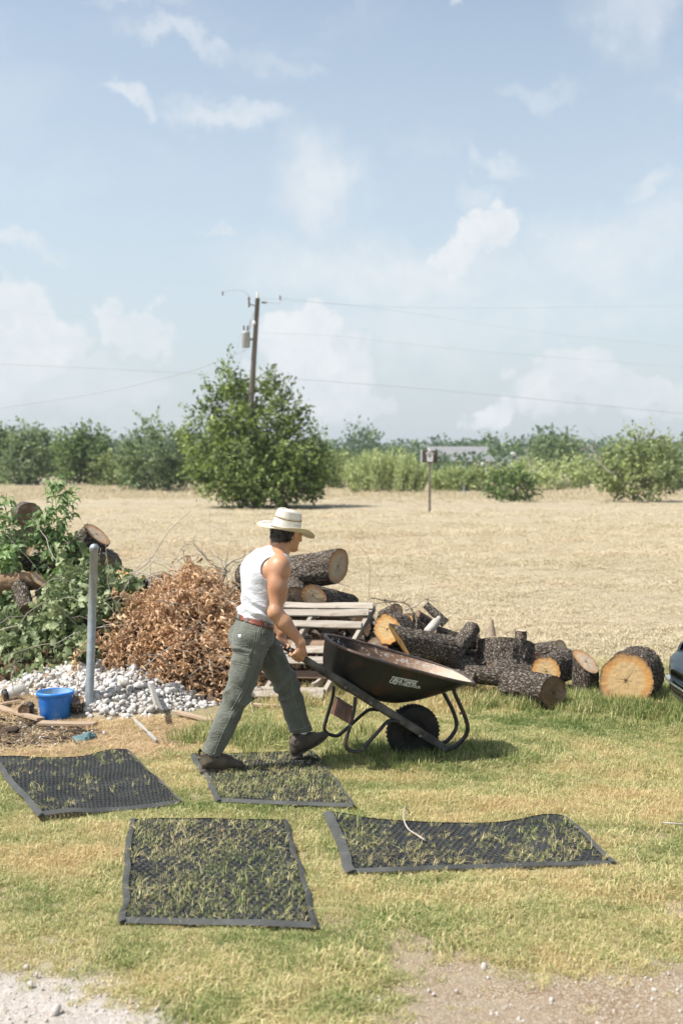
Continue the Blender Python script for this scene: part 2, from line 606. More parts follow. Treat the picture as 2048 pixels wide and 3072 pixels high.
# ================================================================== GROUND
def gpoly(pts):
    return [tuple(G(x, y)[:2]) for x, y in pts]
GRAVEL_L = gpoly([(-500, 2885), (0, 2893), (150, 2900), (300, 2925), (400, 2975), (520, 3005), (610, 3085), (600, 3600), (-900, 3600)])
GRAVEL_R = gpoly([(1060, 3110), (1190, 3010), (1230, 2920), (1300, 2862), (1480, 2872), (1600, 2882), (1720, 2893), (1900, 2880), (2100, 2868), (2800, 2855), (3000, 3700), (900, 3700)])
BARE = gpoly([(1150, 2815), (1190, 2790), (1250, 2800), (1270, 2830), (1230, 2850), (1170, 2842)])
BARE2 = gpoly([(1960, 2720), (2060, 2690), (2200, 2700), (2200, 2770), (2000, 2765)])
MULCH = gpoly([(-300, 2125), (110, 2160), (250, 2178), (320, 2200), (250, 2235), (60, 2250), (-300, 2262)])
STRAW = gpoly([(-400, 2060), (60, 2110), (300, 2170), (640, 2165), (700, 2160), (640, 2215), (560, 2258), (470, 2270), (395, 2262), (200, 2276), (0, 2283), (-400, 2320)])
HEAP_C, HEAP_R = (-1.98, 10.76), (1.08, 1.22)
def terrain(x, y):
    x = np.asarray(x, float); y = np.asarray(y, float)
    p = np.stack([x, y], 1)
    z = 0.010 * fbm(p * 1.7, 3, 3) + 0.006 * fbm(p * 7.0, 2, 9)
    far = np.clip((y - 14) / 20, 0, 1)
    z = z + far * 0.10 * fbm(p * 0.11, 3, 21)
    q = 1 - ((x - HEAP_C[0]) / HEAP_R[0]) ** 2 - ((y - HEAP_C[1]) / HEAP_R[1]) ** 2
    q = np.clip(q + 0.10 * fbm(p * 3.0, 2, 5) * (q > -0.3), 0, 1)
    return z + 0.27 * q ** 0.9
def tz(x, y):
    return float(terrain([x], [y])[0])

def sp_axis(a, b, step, far_lo, far_hi, grow=1.22):
    mid = list(np.arange(a, b + 1e-6, step))
    lo = []; v = a; s = step
    while v > far_lo:
        s *= grow; v -= s; lo.append(v)
    hi = []; v = b; s = step
    while v < far_hi:
        s *= grow; v += s; hi.append(v)
    return np.array(lo[::-1] + mid + hi)
xs = sp_axis(-4.2, 4.2, 0.06, -1800, 1800)
ys = sp_axis(3.0, 14.0, 0.06, -60, 2400)
GX, GY = np.meshgrid(xs, ys, indexing='ij')
gx, gy = GX.ravel(), GY.ravel()
gz = terrain(gx, gy)
xy = np.stack([gx, gy], 1)
wob = 0.10 * fbm(xy * 3.1, 3, 40)
near = (np.abs(gx) < 6) & (gy < 20)
def zone(poly, soft, w=1.0):
    r = np.zeros(len(xy))
    d = polydist(xy[near], poly) + wob[near] * w
    r[near] = np.clip(0.5 - d / soft, 0, 1)
    return r
A = np.stack([zone(GRAVEL_L, 0.30), np.maximum(zone(GRAVEL_R, 0.38), 0.8 * np.maximum(zone(BARE, .15), zone(BARE2, .15))), zone(MULCH, 0.15)], 1)
fieldv = np.clip((gy - 10.9 + 0.9 * fbm(xy * 0.6, 2, 8)) / 1.2, 0, 1)
heapv = np.zeros(len(xy)); heapv[near] = np.clip((1 - ((gx - HEAP_C[0]) / HEAP_R[0]) ** 2 - ((gy - HEAP_C[1]) / HEAP_R[1]) ** 2)[near] * 4, 0, 1)
B = np.stack([zone(STRAW, 0.2), fieldv, heapv], 1)
nx, ny = GX.shape
ii, jj = np.meshgrid(np.arange(nx - 1), np.arange(ny - 1), indexing='ij')
a = (ii * ny + jj).ravel()
GF = np.stack([a, a + ny, a + ny + 1, a + 1], 1)

def ground_mat(nt, b):
    p = nt.pos()
    sA = nt.n('ShaderNodeSeparateXYZ'); nt.set(sA.inputs[0], nt.attr('za', 'Vector'))
    sB = nt.n('ShaderNodeSeparateXYZ'); nt.set(sB.inputs[0], nt.attr('zb', 'Vector'))
    n1 = nt.noise(p, 1.1, 5); n2 = nt.noise(p, 14, 5, 0.65); n3 = nt.noise(p, 90, 4, 0.6)
    lawn = nt.mix(nt.map(n2, .3, .7), (.21, .17, .095), (.36, .30, .18))
    lawn = nt.mix(nt.map(n1, .45, .7, 0, .6), lawn, (.25, .235, .10))
    # dry field: pale tan with faint green and ochre drifts
    st = nt.noise(nt.scale(p, (0.16, 0.42, 0.3)), 1.0, 5, 0.6)
    fld = nt.ramp(st, [(.28, (0.312, 0.252, 0.158)), (.46, (0.360, 0.304, 0.207)), (.60, (0.384, 0.333, 0.240)), (.76, (0.330, 0.298, 0.185))])
    mid = nt.noise(nt.scale(p, (1.2, 2.6, 1)), 1.0, 5, 0.65)
    fld = nt.mix(nt.map(mid, .32, .68, 0, .55), fld, (0.300, 0.240, 0.153))
    fld = nt.mix(nt.map(n2, .4, .62, 0, .35), fld, (0.408, 0.351, 0.256))
    fld = nt.mix(nt.map(n3, .5, .75, 0, .3), fld, (0.252, 0.205, 0.131))
    col = nt.mix(sB.outputs[1], lawn, fld)
    strw = nt.mix(nt.map(n2, .35, .65), (.42, .28, .14), (.58, .45, .27))
    strw = nt.mix(nt.map(n3, .35, .6, 0.5, 0), strw, (.24, .15, .08))
    col = nt.mix(sB.outputs[0], col, strw)
    col = nt.mix(sB.outputs[2], col, nt.mix(nt.map(n2, .4, .6), (.36, .30, .24), (.52, .48, .42)))
    v1 = nt.voro(p, 55, what='Color'); v2 = nt.voro(p, 120, what='Color')
    bw1 = nt.n('ShaderNodeRGBToBW'); nt.set(bw1.inputs[0], v1)
    bw2 = nt.n('ShaderNodeRGBToBW'); nt.set(bw2.inputs[0], v2)
    gl = nt.ramp(bw1.outputs[0], [(.2, (.37, .33, .29)), (.5, (.43, .39, .35)), (.8, (.48, .445, .41))])
    gl = nt.mix(nt.map(n2, .35, .7, 0, .5), gl, (.40, .345, .29))
    col = nt.mix(sA.outputs[0], col, gl)
    gr = nt.mix(nt.map(bw2.outputs[0], .52, .66), (.225, .160, .10), (.37, .305, .225))
    gr = nt.mix(nt.map(nt.noise(nt.scale(p, (1.0, 2.2, 1)), 1.6, 5), .38, .66, 0, .75), gr, (.315, .258, .185))
    col = nt.mix(sA.outputs[1], col, gr)
    ml = nt.mix(nt.map(n2, .35, .6), (.030, .021, .014), (.085, .058, .036))
    ml = nt.mix(nt.map(bw2.outputs[0], .66, .74, 0, .8), ml, (.36, .28, .19))
    col = nt.mix(nt.math('MULTIPLY', sA.outputs[2], nt.map(nt.noise(p, 5, 4), .30, .46, .55, 1)), col, ml)
    h = nt.math('ADD', n3, nt.math('MULTIPLY', n2, 1.6))
    bset(nt, b, color=col, rough=0.95, spec=0.15, normal=nt.bump(h, 0.7, 0.02))
M_GROUND = material('ground_soil', ground_mat)
gme = make_mesh('ground', np.stack([gx, gy, gz], 1), GF, True, {'za': A, 'zb': B})
gme.materials.append(M_GROUND)
ground = bpy.data.objects.new('ground', gme)
COL.objects.link(ground)
tag(ground, 'mown lawn and dry pasture running out to the treeline', kind='structure')

# ================================================================== MATS (outline first: the lawn leaves room for them)
MATS = [  # far-left, far-right, near-right, near-left pixel corners; real width and length; label; share of holes with grass
    dict(c=[(388, 2453), (868, 2459), (957, 2774), (357, 2765)], nw=22, nl=38, grass=.84, z=.030, wave=0.006,
         label='nearest black rubber ring mat, squarely laid, grass sprouting through it all over'),
    dict(c=[(-30, 2283), (392, 2266), (560, 2404), (112, 2455)], nw=34, nl=24, grass=.24, z=.030, wave=0.022,
         label='black rubber ring mat at the left edge beside the straw and dirt'),
    dict(c=[(570, 2262), (945, 2251), (1070, 2417), (652, 2402)], nw=34, nl=24, grass=.90, z=.030, wave=0.008,
         label='black rubber ring mat under the walking man, thick with grass'),
    dict(c=[(968, 2452), (1712, 2478), (1858, 2588), (1040, 2616)], nw=38, nl=22, grass=.44, z=.030, wave=0.012,
         label='wavy black rubber ring mat on the right with a bent stick on it'),
]
for m in MATS:
    m['g'] = [G(x, y, m['z']) for x, y in m['c']]
    m['poly'] = [tuple(p[:2]) for p in m['g']]
def mat_pt(m, s, t):
    """s across, t from far to near edge -> ground position (without height)"""
    a, b, c, d = m['g']
    s = np.asarray(s)[..., None]; t = np.asarray(t)[..., None]
    p = (a * (1 - s) + b * s) * (1 - t) + (d * (1 - s) + c * s) * t
    q = p[..., :2].reshape(-1, 2)
    w = np.stack([fbm(q * 4.2, 2, 301), fbm(q * 4.2 + 9, 2, 302), np.zeros(len(q))], 1).reshape(p.shape)
    return p + .010 * w
def mat_z(m, s, t):
    k = MATS.index(m)
    p = np.stack([np.asarray(s) * 3.0 + 9 * k, np.asarray(t) * 2.2], -1).reshape(-1, 2)
    z = m['wave'] * (.5 + .6 * fbm(p, 2, 60 + k).reshape(np.shape(s)))
    if k == 3:
        z = z + 0.062 * np.exp(-((s - .93) / .14) ** 2) * (1 - t) ** 1.2 + 0.03 * np.exp(-((s - .02) / .12) ** 2) * (1 - t) - 0.012 * np.exp(-((s - .5) / .2) ** 2) * (1 - t)
    if k == 1:
        z = z + 0.045 * np.exp(-((s - .88) / .16) ** 2) * (1 - t) ** 1.5 + 0.02 * np.exp(-((s - .1) / .2) ** 2)
    return z + m['z']

# ================================================================== GRASS
def tuft_mesh(name, n, rad, hgt, wid, lean, rng, flat=False):
    V = []; F = []; var = []; tip = []
    for i in range(n):
        r = rad * math.sqrt(rng.uniform()); a = rng.uniform(0, 2 * PI)
        b = np.array([r * math.cos(a), r * math.sin(a), -0.006])
        h = hgt * rng.uniform(0.45, 1.1)
        da = rng.uniform(0, 2 * PI); ln = abs(rng.normal(0, lean)) + 0.1
        d = np.array([math.cos(da), math.sin(da), 0]); sd = np.array([-d[1], d[0], 0]) * wid * rng.uniform(0.7, 1.3)
        if flat:
            m = b + d * h * 0.5 + np.array([0, 0, 0.004 + rng.uniform(0, .014)]); t = b + d * h + np.array([0, 0, rng.uniform(0, .02)])
        else:
            m = b + d * h * ln * 0.35 + np.array([0, 0, h * 0.55]); t = b + d * h * ln * 1.1 + np.array([0, 0, h * max(0.35, 1 - ln * 0.4)])
        k = len(V); V += [b - sd, b + sd, m + sd * .85, m - sd * .85, t]
        F += [(k, k + 1, k + 2), (k, k + 2, k + 3), (k + 3, k + 2, k + 4)]
        v = rng.uniform(); var += [v] * 5; tip += [0, 0, .5, .5, 1]
    return make_mesh(name, np.array(V), np.array(F), True, {'var': var, 'tip': tip})

def grass_mat(name, stops, spread, trans=0.3):
    def f(nt, b):
        dry = nt.attr('dry', 'Fac', 'INSTANCER')
        v = nt.math('ADD', dry, nt.math('MULTIPLY', nt.math('SUBTRACT', nt.attr('var'), 0.5), spread))
        v = nt.math('ADD', v, nt.math('MULTIPLY', nt.math('SUBTRACT', nt.rnd(), 0.5), 0.25))
        v = nt.math('ADD', v, nt.math('MULTIPLY', nt.attr('tip'), 0.10), clamp=True)
        col = nt.ramp(v, stops)
        bset(nt, b, color=col, rough=0.55, spec=0.3)
        tr = nt.n('ShaderNodeBsdfTranslucent'); nt.set(tr.inputs[0], col)
        mx = nt.n('ShaderNodeMixShader'); mx.inputs[0].default_value = trans
        out = nt.t.nodes['Material Output']
        nt.t.links.new(b.outputs[0], mx.inputs[1]); nt.t.links.new(tr.outputs[0], mx.inputs[2]); nt.t.links.new(mx.outputs[0], out.inputs[0])
    return material(name, f)
GRASS_STOPS = [(0.0, (.095, .165, .042)), (.28, (.245, .295, .085)), (.52, (.48, .46, .195)), (.8, (.70, .605, .34)), (1.0, (.57, .425, .21))]
M_GRASS = grass_mat('lawn_grass', GRASS_STOPS, 0.75)
M_DRY = grass_mat('dry_grass', [(0.0, (0.396, 0.381, 0.199)), (.3, (0.540, 0.469, 0.307)), (.65, (0.630, 0.549, 0.390)), (1.0, (0.540, 0.425, 0.266))], 0.6)
M_STRAW = grass_mat('straw', [(0.0, (.50, .37, .20)), (.5, (.64, .50, .30)), (1.0, (.36, .22, .10))], 0.9, 0.15)
rg = np.random.default_rng(11)
lawn_src = [tuft_mesh('lawn_tuft_%d' % i, 44, .048, .038, .00135, .8, rg) for i in range(6)]
tall_src = [tuft_mesh('tall_tuft_%d' % i, 22, .05, .13, .0021, .45, rg) for i in range(4)]
field_src = [tuft_mesh('field_tuft_%d' % i, 44, .15, .075, .0042, .8, rg) for i in range(5)]
straw_src = [tuft_mesh('straw_tuft_%d' % i, 16, .08, .11, .0016, .5, rg, flat=True) for i in range(5)]
for lst, m in ((lawn_src, M_GRASS), (tall_src, M_GRASS), (field_src, M_DRY), (straw_src, M_STRAW)):
    for me in lst: me.materials.append(m)
C_LAWN, C_TALL, C_FIELD, C_STRAW = (source_collection(n, l) for n, l in (('lawn_source', lawn_src), ('tall_source', tall_src), ('field_source', field_src), ('straw_source', straw_src)))

def trapezoid(n, d0, d1, rng, k=0.29, m=0.4):
    d = np.sqrt(rng.uniform(d0 ** 2, d1 ** 2, n))
    x = rng.uniform(-1, 1, n) * (k * d + m)
    return np.stack([x, d], 1)
def blob(xy, px, py, r, sy=1.0):
    c = G(px, py)[:2]
    return np.exp(-(((xy[:, 0] - c[0]) / r) ** 2 + ((xy[:, 1] - c[1]) / (r * sy)) ** 2))
def eulers(n, rng, tilt=0.12):
    return np.stack([rng.normal(0, tilt, n), rng.normal(0, tilt, n), rng.uniform(0, 2 * PI, n)], 1)

xy = trapezoid(112000, 3.3, 12.6, rg, .29, 1.3)
keep = np.ones(len(xy), bool)
dmat = np.min([polydist(xy, m['poly']) for m in MATS], 0)
keep &= dmat > np.where(rg.uniform(size=len(xy)) < .7, -0.034, 0.0)
w3 = 0.10 * fbm(xy * 3.1, 3, 40)
gl = polydist(xy, GRAVEL_L) + w3; gr = polydist(xy, GRAVEL_R) + w3
br = np.minimum(polydist(xy, BARE), polydist(xy, BARE2)) + w3
u = rg.uniform(size=len(xy))
keep &= u < np.clip(0.50 + gl * 2.4, 0.012, 1)
keep &= u < np.clip(0.50 + gr * 2.2, 0.010, 1)
keep &= (br > 0.0) | (u < 0.12)
stz = polydist(xy, STRAW) + w3
keep &= (stz > 0.02) | (u < 0.06)
keep &= polydist(xy, MULCH) > 0.02
px_ = topx(np.c_[xy, np.zeros(len(xy))])
keep &= ~((px_[:, 0] < 700) & (px_[:, 1] < 2170))            # under the brush piles and the stone heap
keep &= (u < np.clip((12.9 - xy[:, 1]) / 1.6, 0, 1))
thin = fbm(xy * 2.6, 3, 77)
keep &= rg.uniform(size=len(xy)) < np.clip(0.92 + thin * 0.45, .22, 1)
xy = xy[keep]; dm = dmat[keep]
dry = 0.56 + 0.22 * fbm(xy * 1.1, 3, 31) + 0.20 * fbm(xy * 4.5, 3, 32)
for (px, py, r, sy, a_) in [(1500, 2160, .9, .5, -.26), (1900, 2180, .8, .6, -.24), (1250, 2270, .8, .35, -.24), (60, 2420, .5, .6, -.22), (560, 2210, .35, .5, -.25), (880, 2210, .35, .5, -.25),
                           (700, 2430, .6, .3, -.18), (1350, 2400, .9, .5, .26), (1700, 2420, .6, .6, .2), (250, 2600, .4, .8, .14), (1500, 2690, .9, .5, .18), (650, 2970, .4, .5, -.14),
                           (950, 2900, .6, .4, -.04), (100, 2800, .5, .4, .12), (1250, 2140, .7, .3, .22), (1100, 2330, .3, .4, .12), (980, 2560, .3, .8, -.12), (1960, 2730, .3, .3, -.3)]:
    dry += a_ * blob(xy, px, py, r, sy)
dry = np.clip(dry, 0.02, 1.0)
sc = rg.uniform(.7, 1.3, len(xy)) * (1 + 0.3 * fbm(xy * 3.3, 3, 90))
for (px, py, r, sy, a_) in [(1780, 2110, .7, .35, .8), (1980, 2120, .5, .4, .9), (1560, 2110, .6, .3, .5), (1300, 2290, .7, .25, .3), (570, 2215, .3, .5, .3)]:
    sc *= 1 + a_ * blob(xy, px, py, r, sy)
sc *= np.where(dm < 0.06, 0.8, 1.0)
gz_ = terrain(xy[:, 0], xy[:, 1])
scatter('lawn_grass', np.c_[xy, gz_], eulers(len(xy), rg), sc, rg.integers(0, 6, len(xy)), C_LAWN, 'short straw and green lawn grass between the mats', 'grass', {'dry': dry})

# longer grass along the logs and the pile edges
bands = [(1480, 2060, 2085, 2140, 1100, .30), (1780, 2060, 2090, 2150, 700, .22), (1000, 1480, 2075, 2125, 330, .78), (760, 1010, 2085, 2125, 160, .72), (540, 960, 2190, 2240, 220, .30), (1330, 1500, 2050, 2110, 160, .85), (1000, 1560, 2235, 2300, 300, .22)]
L_ = []
for (x0, x1, y0, y1, n, dr) in bands:
    q = np.array([G(a_, b_)[:2] for a_, b_ in zip(rg.normal((x0 + x1) / 2, (x1 - x0) * .30, n), rg.normal((y0 + y1) / 2, (y1 - y0) * .30, n))])
    L_.append(np.c_[q, np.clip(dr + rg.normal(0, .12, n), 0, 1), np.full(n, 0.75 if dr < .25 and y0 > 2200 else 1.0)])
L_ = np.vstack(L_)
pq = topx(np.c_[L_[:, :2], np.zeros(len(L_))]); L_ = L_[~((pq[:, 0] < 700) & (pq[:, 1] < 2165))]
L_ = L_[np.min([polydist(L_[:, :2], m['poly']) for m in MATS], 0) > 0.02]
scatter('tall_grass', np.c_[L_[:, :2], terrain(L_[:, 0], L_[:, 1])], eulers(len(L_), rg), rg.uniform(.6, 1.35, len(L_)) * L_[:, 3], rg.integers(0, 4, len(L_)), C_TALL, 'longer pale grass growing up around the logs', 'grass', {'dry': L_[:, 2]})

# dry pasture
d = np.exp(rg.uniform(math.log(10.6), math.log(62), 33000))
xf = rg.uniform(-1, 1, len(d)) * (0.29 * d + 0.6)
u = rg.uniform(size=len(d))
pxf = topx(np.c_[xf, d, np.zeros(len(d))])
k = (u < (d - 10.6) / 1.6) & (rg.uniform(size=len(d)) < np.clip((58 - d) / 30, .12, 1)) & ~((pxf[:, 0] < 720) & (pxf[:, 1] > 1850)) & ~((pxf[:, 0] < 420) & (d < 14))
xf, d = xf[k], d[k]
q = np.c_[xf, d]
dryf = 0.52 + 0.24 * fbm(q * np.array([.10, .34]), 3, 55) + 0.10 * fbm(q * 1.1, 2, 56)
scf = (0.8 + (d - 11) * 0.03) * rg.uniform(.6, 1.3, len(d)) * (1 + .35 * fbm(q * .5, 2, 57))
scatter('pasture_grass', np.c_[q, terrain(q[:, 0], q[:, 1])], eulers(len(q), rg), np.stack([scf, scf, scf * .40], 1), rg.integers(0, 5, len(q)), C_FIELD, 'dry pale pasture grass in the open field', 'grass', {'dry': np.clip(dryf, 0, 1)})
# tall standing grass in front of the shrubs
n = 5200
d = rg.uniform(58, 100, n); xf = rg.uniform(-1, 1, n) * (0.29 * d + 2)
q = np.c_[xf, d]
k = rg.uniform(size=n) < np.clip((d - 60) / 16 + 0.35 * fbm(q * .15, 2, 66), 0.04, 1)
q = q[k]; s_ = rg.uniform(2.2, 5.0, len(q)) * np.clip((q[:, 1] - 52) / 30, .4, 1)
scatter('meadow_grass', np.c_[q, terrain(q[:, 0], q[:, 1])], eulers(len(q), rg), np.stack([s_, s_, s_ * 1.25], 1), rg.integers(0, 5, len(q)), C_FIELD, 'tall pale grass standing before the far shrubs', 'grass', {'dry': rg.uniform(.2, .75, len(q))})
# loose straw over the bare ground beside the dirt patch
q = rg.uniform([-3.4, 7.9], [-0.75, 10.4], (5200, 2))
dd = polydist(q, STRAW) + 0.1 * fbm(q * 3, 2, 12)
k = (dd < 0.08) & (rg.uniform(size=len(q)) < np.where(polydist(q, MULCH) < 0, .12, 1)) & (np.min([polydist(q, m['poly']) for m in MATS], 0) > 0.03)
q = q[k]
scatter('loose_straw', np.c_[q, terrain(q[:, 0], q[:, 1]) + .006], eulers(len(q), rg, .05), rg.uniform(.6, 1.3, len(q)), rg.integers(0, 5, len(q)), C_STRAW, 'loose straw strewn over bare ground beside the dirt', 'straw', {'dry': np.clip(rg.normal(.5, .25, len(q)), 0, 1)})

# ------------------------------------------------------------------ the mats themselves
def rubber(nt, b):
    p = nt.objc()
    n = nt.noise(p, 35, 4); n2 = nt.noise(p, 4, 3)
    dust_sheen = nt.map(nt.math('MULTIPLY', n, n2), .16, .4, 0, .5)
    bset(nt, b, color=nt.mix(dust_sheen, (.014, .016, .017), (.070, .074, .068)), rough=0.7, spec=0.25, normal=nt.bump(n, .25, .002))
M_RUBBER = material('black_rubber', rubber)
def rubber_edge(nt, b):
    p = nt.objc()
    n = nt.noise(p, 30, 4); n2 = nt.noise(p, 6, 3)
    dust_sheen = nt.map(n2, .3, .7, .25, .9)  # dust, plus the sheen of glancing sun put into the strip's grey
    bset(nt, b, color=nt.mix(dust_sheen, (.028, .030, .029), (.092, .095, .088)), rough=0.72, spec=0.3, normal=nt.bump(n, .2, .002))
M_EDGE = material('dusty_sheen_rubber', rubber_edge)
holes = []
for mi, m in enumerate(MATS):
    nw, nl = m['nw'], m['nl']
    root_p = mat_pt(m, np.array(.5), np.array(.5)); root_p[2] = m['z']
    o = thing('rubber_mat', root_p, m['label'], 'mat', 'black ring mats laid on the lawn')
    e = 0.032                                       # border share across
    seg = 10
    V = []; F = []
    cs, ct = (1 - 2 * e) / nw, (1 - 2 * .016) / nl
    th = 0.016
    K = np.arange(seg) / seg * 2 * PI
    hexr = np.array([1 / max(abs(math.cos((a_ + PI / 6) % (PI / 3) - PI / 6)), .5) for a_ in K])
    C0 = []
    for j in range(nl):
        for i in range(nw - (j % 2)):
            C0.append((e + (i + .5 + .5 * (j % 2)) * cs, .016 + (j + .5) * ct))
    C0 = np.array(C0)
    # per hole: outer rim (cell edge), inner lip (top), inner lower
    cos, sin = np.cos(K), np.sin(K)
    def ringpts(fr, dz):
        s = C0[:, 0:1] + cos[None] * cs * .5 * fr; t = C0[:, 1:2] + sin[None] * ct * .5 * fr * 1.12
        p = mat_pt(m, s, t); p[..., 2] = mat_z(m, s, t) + dz
        return p
    rings = [ringpts(1.04, -.004), ringpts(.94, 0), ringpts(.78, 0), ringpts(.72, -th)]
    n = len(C0)
    V = np.concatenate([r.reshape(-1, 3) for r in rings])
    base = np.arange(n)[:, None] * seg
    kk = np.arange(seg)[None]; k2 = (kk + 1) % seg
    Fs = []
    for r in range(3):
        A_ = base + kk + r * n * seg; B_ = base + k2 + r * n * seg
        Fs.append(np.stack([A_, B_, B_ + n * seg, A_ + n * seg], -1).reshape(-1, 4))
    part('ring_grid', V, np.vstack(Fs), M_RUBBER, o)
    # four bevelled border strips with ribs along them
    def strip(fn, nlong, nacross, name):
        sA, tA = fn(*np.meshgrid(np.linspace(0, 1, nlong), np.linspace(0, 1, nacross), indexing='ij'))
        p = mat_pt(m, sA, tA)
        w = np.linspace(0, 1, nacross)[None]
        p[..., 2] = mat_z(m, sA, tA) + .002 - .016 * (1 - w) ** 2 + .0016 * np.cos(w * 7 * 2 * PI)
        MB().grid(p).part(name, M_EDGE, o)
    strip(lambda a_, w: (w * (e + .004), a_), 50, 29, 'edge_strip')
    strip(lambda a_, w: (1 - w * (e + .004), a_), 50, 29, 'edge_strip')
    strip(lambda a_, w: (a_ * (1 - 2 * e) + e, w * .017), 60, 9, 'edge_strip')
    strip(lambda a_, w: (a_ * (1 - 2 * e) + e, 1 - w * .020), 60, 9, 'edge_strip')
    # grass coming up through the holes
    pc = mat_pt(m, C0[:, 0], C0[:, 1]); pc[:, 2] = mat_z(m, C0[:, 0], C0[:, 1]) - .012
    pn = fbm(pc[:, :2] * 3.2, 3, 70 + mi)
    gk = rg.uniform(size=n) < np.clip(m['grass'] + .45 * pn, .03, .95)
    holes.append(np.c_[pc[gk], np.clip(.42 + .25 * fbm(pc[gk][:, :2] * 2.5, 2, 80) - (.08 if mi == 2 else 0), .1, .9)])
H_ = np.vstack(holes)
sprig_src = [tuft_mesh('sprig_%d' % i, 11, .014, .060, .0013, .65, rg) for i in range(6)]
for me in sprig_src: me.materials.append(M_GRASS)
scatter('mat_grass', H_[:, :3], eulers(len(H_), rg, .2), rg.uniform(.55, 1.15, len(H_)), rg.integers(0, 6, len(H_)), source_collection('sprig_source', sprig_src), 'thin grass sprigs growing through the holes of the mats', 'grass', {'dry': H_[:, 3]})

# ================================================================== STONES
def stone_mesh(name, seed, sub=2, flat=.7):
    bm = bmesh.new()
    bmesh.ops.create_icosphere(bm, subdivisions=sub, radius=1.0)
    V = np.array([v.co[:] for v in bm.verts]); F = np.array([[v.index for v in f.verts] for f in bm.faces])
    bm.free()
    r = np.random.default_rng(seed)
    V = V * (1 + .42 * fbm(V * 1.5 + seed * 3.7, 2, seed)[:, None]) * np.array([1, r.uniform(.65, .95), r.uniform(.42, .75) * flat / .7])
    return make_mesh(name, V, F, True)
def stone_mat(name, c1, c2, lo_=.62):
    def f(nt, b):
        p = nt.objc(); r = nt.rnd()
        n = nt.noise(nt.vmath('ADD', p, nt.n('ShaderNodeObjectInfo').outputs['Location']), 1.6, 5)
        col = nt.mix(nt.map(n, .4, .68), c1, c2)
        col = nt.hsv(col, v=nt.map(r, 0, 1, lo_, 1.08), s=nt.map(r, 0, 1, 1.25, .7))
        bset(nt, b, color=col, rough=.85, spec=.25, normal=nt.bump(nt.noise(p, 9, 4), .35, .1))
    return material(name, f)
M_WSTONE = stone_mat('white_limestone', (.70, .68, .65), (.46, .41, .35), .70)
M_GSTONE = stone_mat('drive_gravel', (.53, .48, .425), (.44, .385, .32), .88)
st_meshes = [stone_mesh('stone_%d' % i, i + 1) for i in range(8)]
for me in st_meshes: me.materials.append(M_WSTONE)
q = rg.uniform([-3.15, 9.35], [-0.9, 11.6], (6200, 2))
qq = 1 - ((q[:, 0] - HEAP_C[0]) / HEAP_R[0]) ** 2 - ((q[:, 1] - HEAP_C[1]) / HEAP_R[1]) ** 2
lim = .02 + .10 * fbm(q * 2.5, 2, 15)
k = (qq > lim) | ((qq > -.15) & (rg.uniform(size=len(q)) < .10))
q, qq = q[k], qq[k]
size = np.clip(rg.lognormal(math.log(.0165), .45, len(q)), .007, .046)
zz = terrain(q[:, 0], q[:, 1]) + size * .25 + rg.uniform(0, .03, len(q)) * np.clip(qq * 3, 0, 1)
pz = topx(np.c_[q, zz])
infront = (pz[:, 0] < 262) & (pz[:, 1] > 2085 + np.clip(pz[:, 0] - 200, 0, 99) * .9)
q, qq, size, zz, pz = (v[~infront] for v in (q, qq, size, zz, pz))
vis = (pz[:, 0] > 60) & (pz[:, 0] < 680) & (pz[:, 1] > 2015) & (pz[:, 1] < 2190)
order = np.argsort(-size * vis)
big, rest = order[:290], order[290:]
for n_, i in enumerate(big):
    o = bpy.data.objects.new('white_stone', st_meshes[n_ % 8])
    COL.objects.link(o)
    o.location = (q[i, 0], q[i, 1], zz[i]); o.rotation_euler = tuple(rg.uniform(0, 6.28, 3) * np.array([.12, .12, 1])); o.scale = (size[i],) * 3
    tag(o, 'rounded white limestone cobble in the heap around the grey post', 'stone', 'white cobbles heaped around the grey post')
scatter('small_stones', np.c_[q[rest], zz[rest]], rg.uniform(0, 6.28, (len(rest), 3)), size[rest], rg.integers(0, 8, len(rest)), source_collection('stone_source', st_meshes), 'small white stones filling the heap around the post', 'stones')
gs = [stone_mesh('gravel_%d' % i, i + 30, 1) for i in range(6)]
for me in gs: me.materials.append(M_GSTONE)
def fill(poly, n, smin, smed, xr, yr, soft):
    q = rg.uniform([xr[0], yr[0]], [xr[1], yr[1]], (n, 2))
    d_ = polydist(q, poly) + .1 * fbm(q * 3.1, 3, 40)
    q = q[(d_ < 0) | ((d_ < soft) & (rg.uniform(size=n) < .12))]
    s = np.clip(rg.lognormal(math.log(smed), .55, len(q)), smin, .022)
    return np.c_[q, terrain(q[:, 0], q[:, 1]) + s * .2], s
pl, sl_ = fill(GRAVEL_L, 9000, .0025, .0040, (-2.7, -.35), (3.2, 5.2), .25)
pr, sr_ = fill(GRAVEL_R, 6000, .002, .0030, (-.1, 2.0), (3.2, 5.4), .1)
pm, sm_ = fill(MULCH, 700, .004, .008, (-3.3, -1.3), (8.3, 10.2), .1)
pg, sg_ = np.vstack([pl, pr, pm]), np.concatenate([sl_, sr_, sm_])
# a few larger stones along the left gravel edge
for (px, py, s) in [(78, 2906, .018), (112, 2928, .013), (92, 2958, .017), (540, 2940, .012), (170, 3040, .028), (335, 2933, .009), (120, 2848, .010), (405, 3038, .009), (220, 2940, .008), (1300, 2985, .012), (1370, 2975, .010), (1555, 3062, .014), (1285, 2975, .011)]:
    p_ = G(px, py); pg = np.vstack([pg, [p_[0], p_[1], s * .3]]); sg_ = np.append(sg_, s)
scatter('drive_gravel', pg, rg.uniform(0, 6.28, (len(pg), 3)), sg_, rg.integers(0, 6, len(pg)), source_collection('gravel_source', gs), 'pale gravel scattered over the bare drive in the foreground', 'gravel')

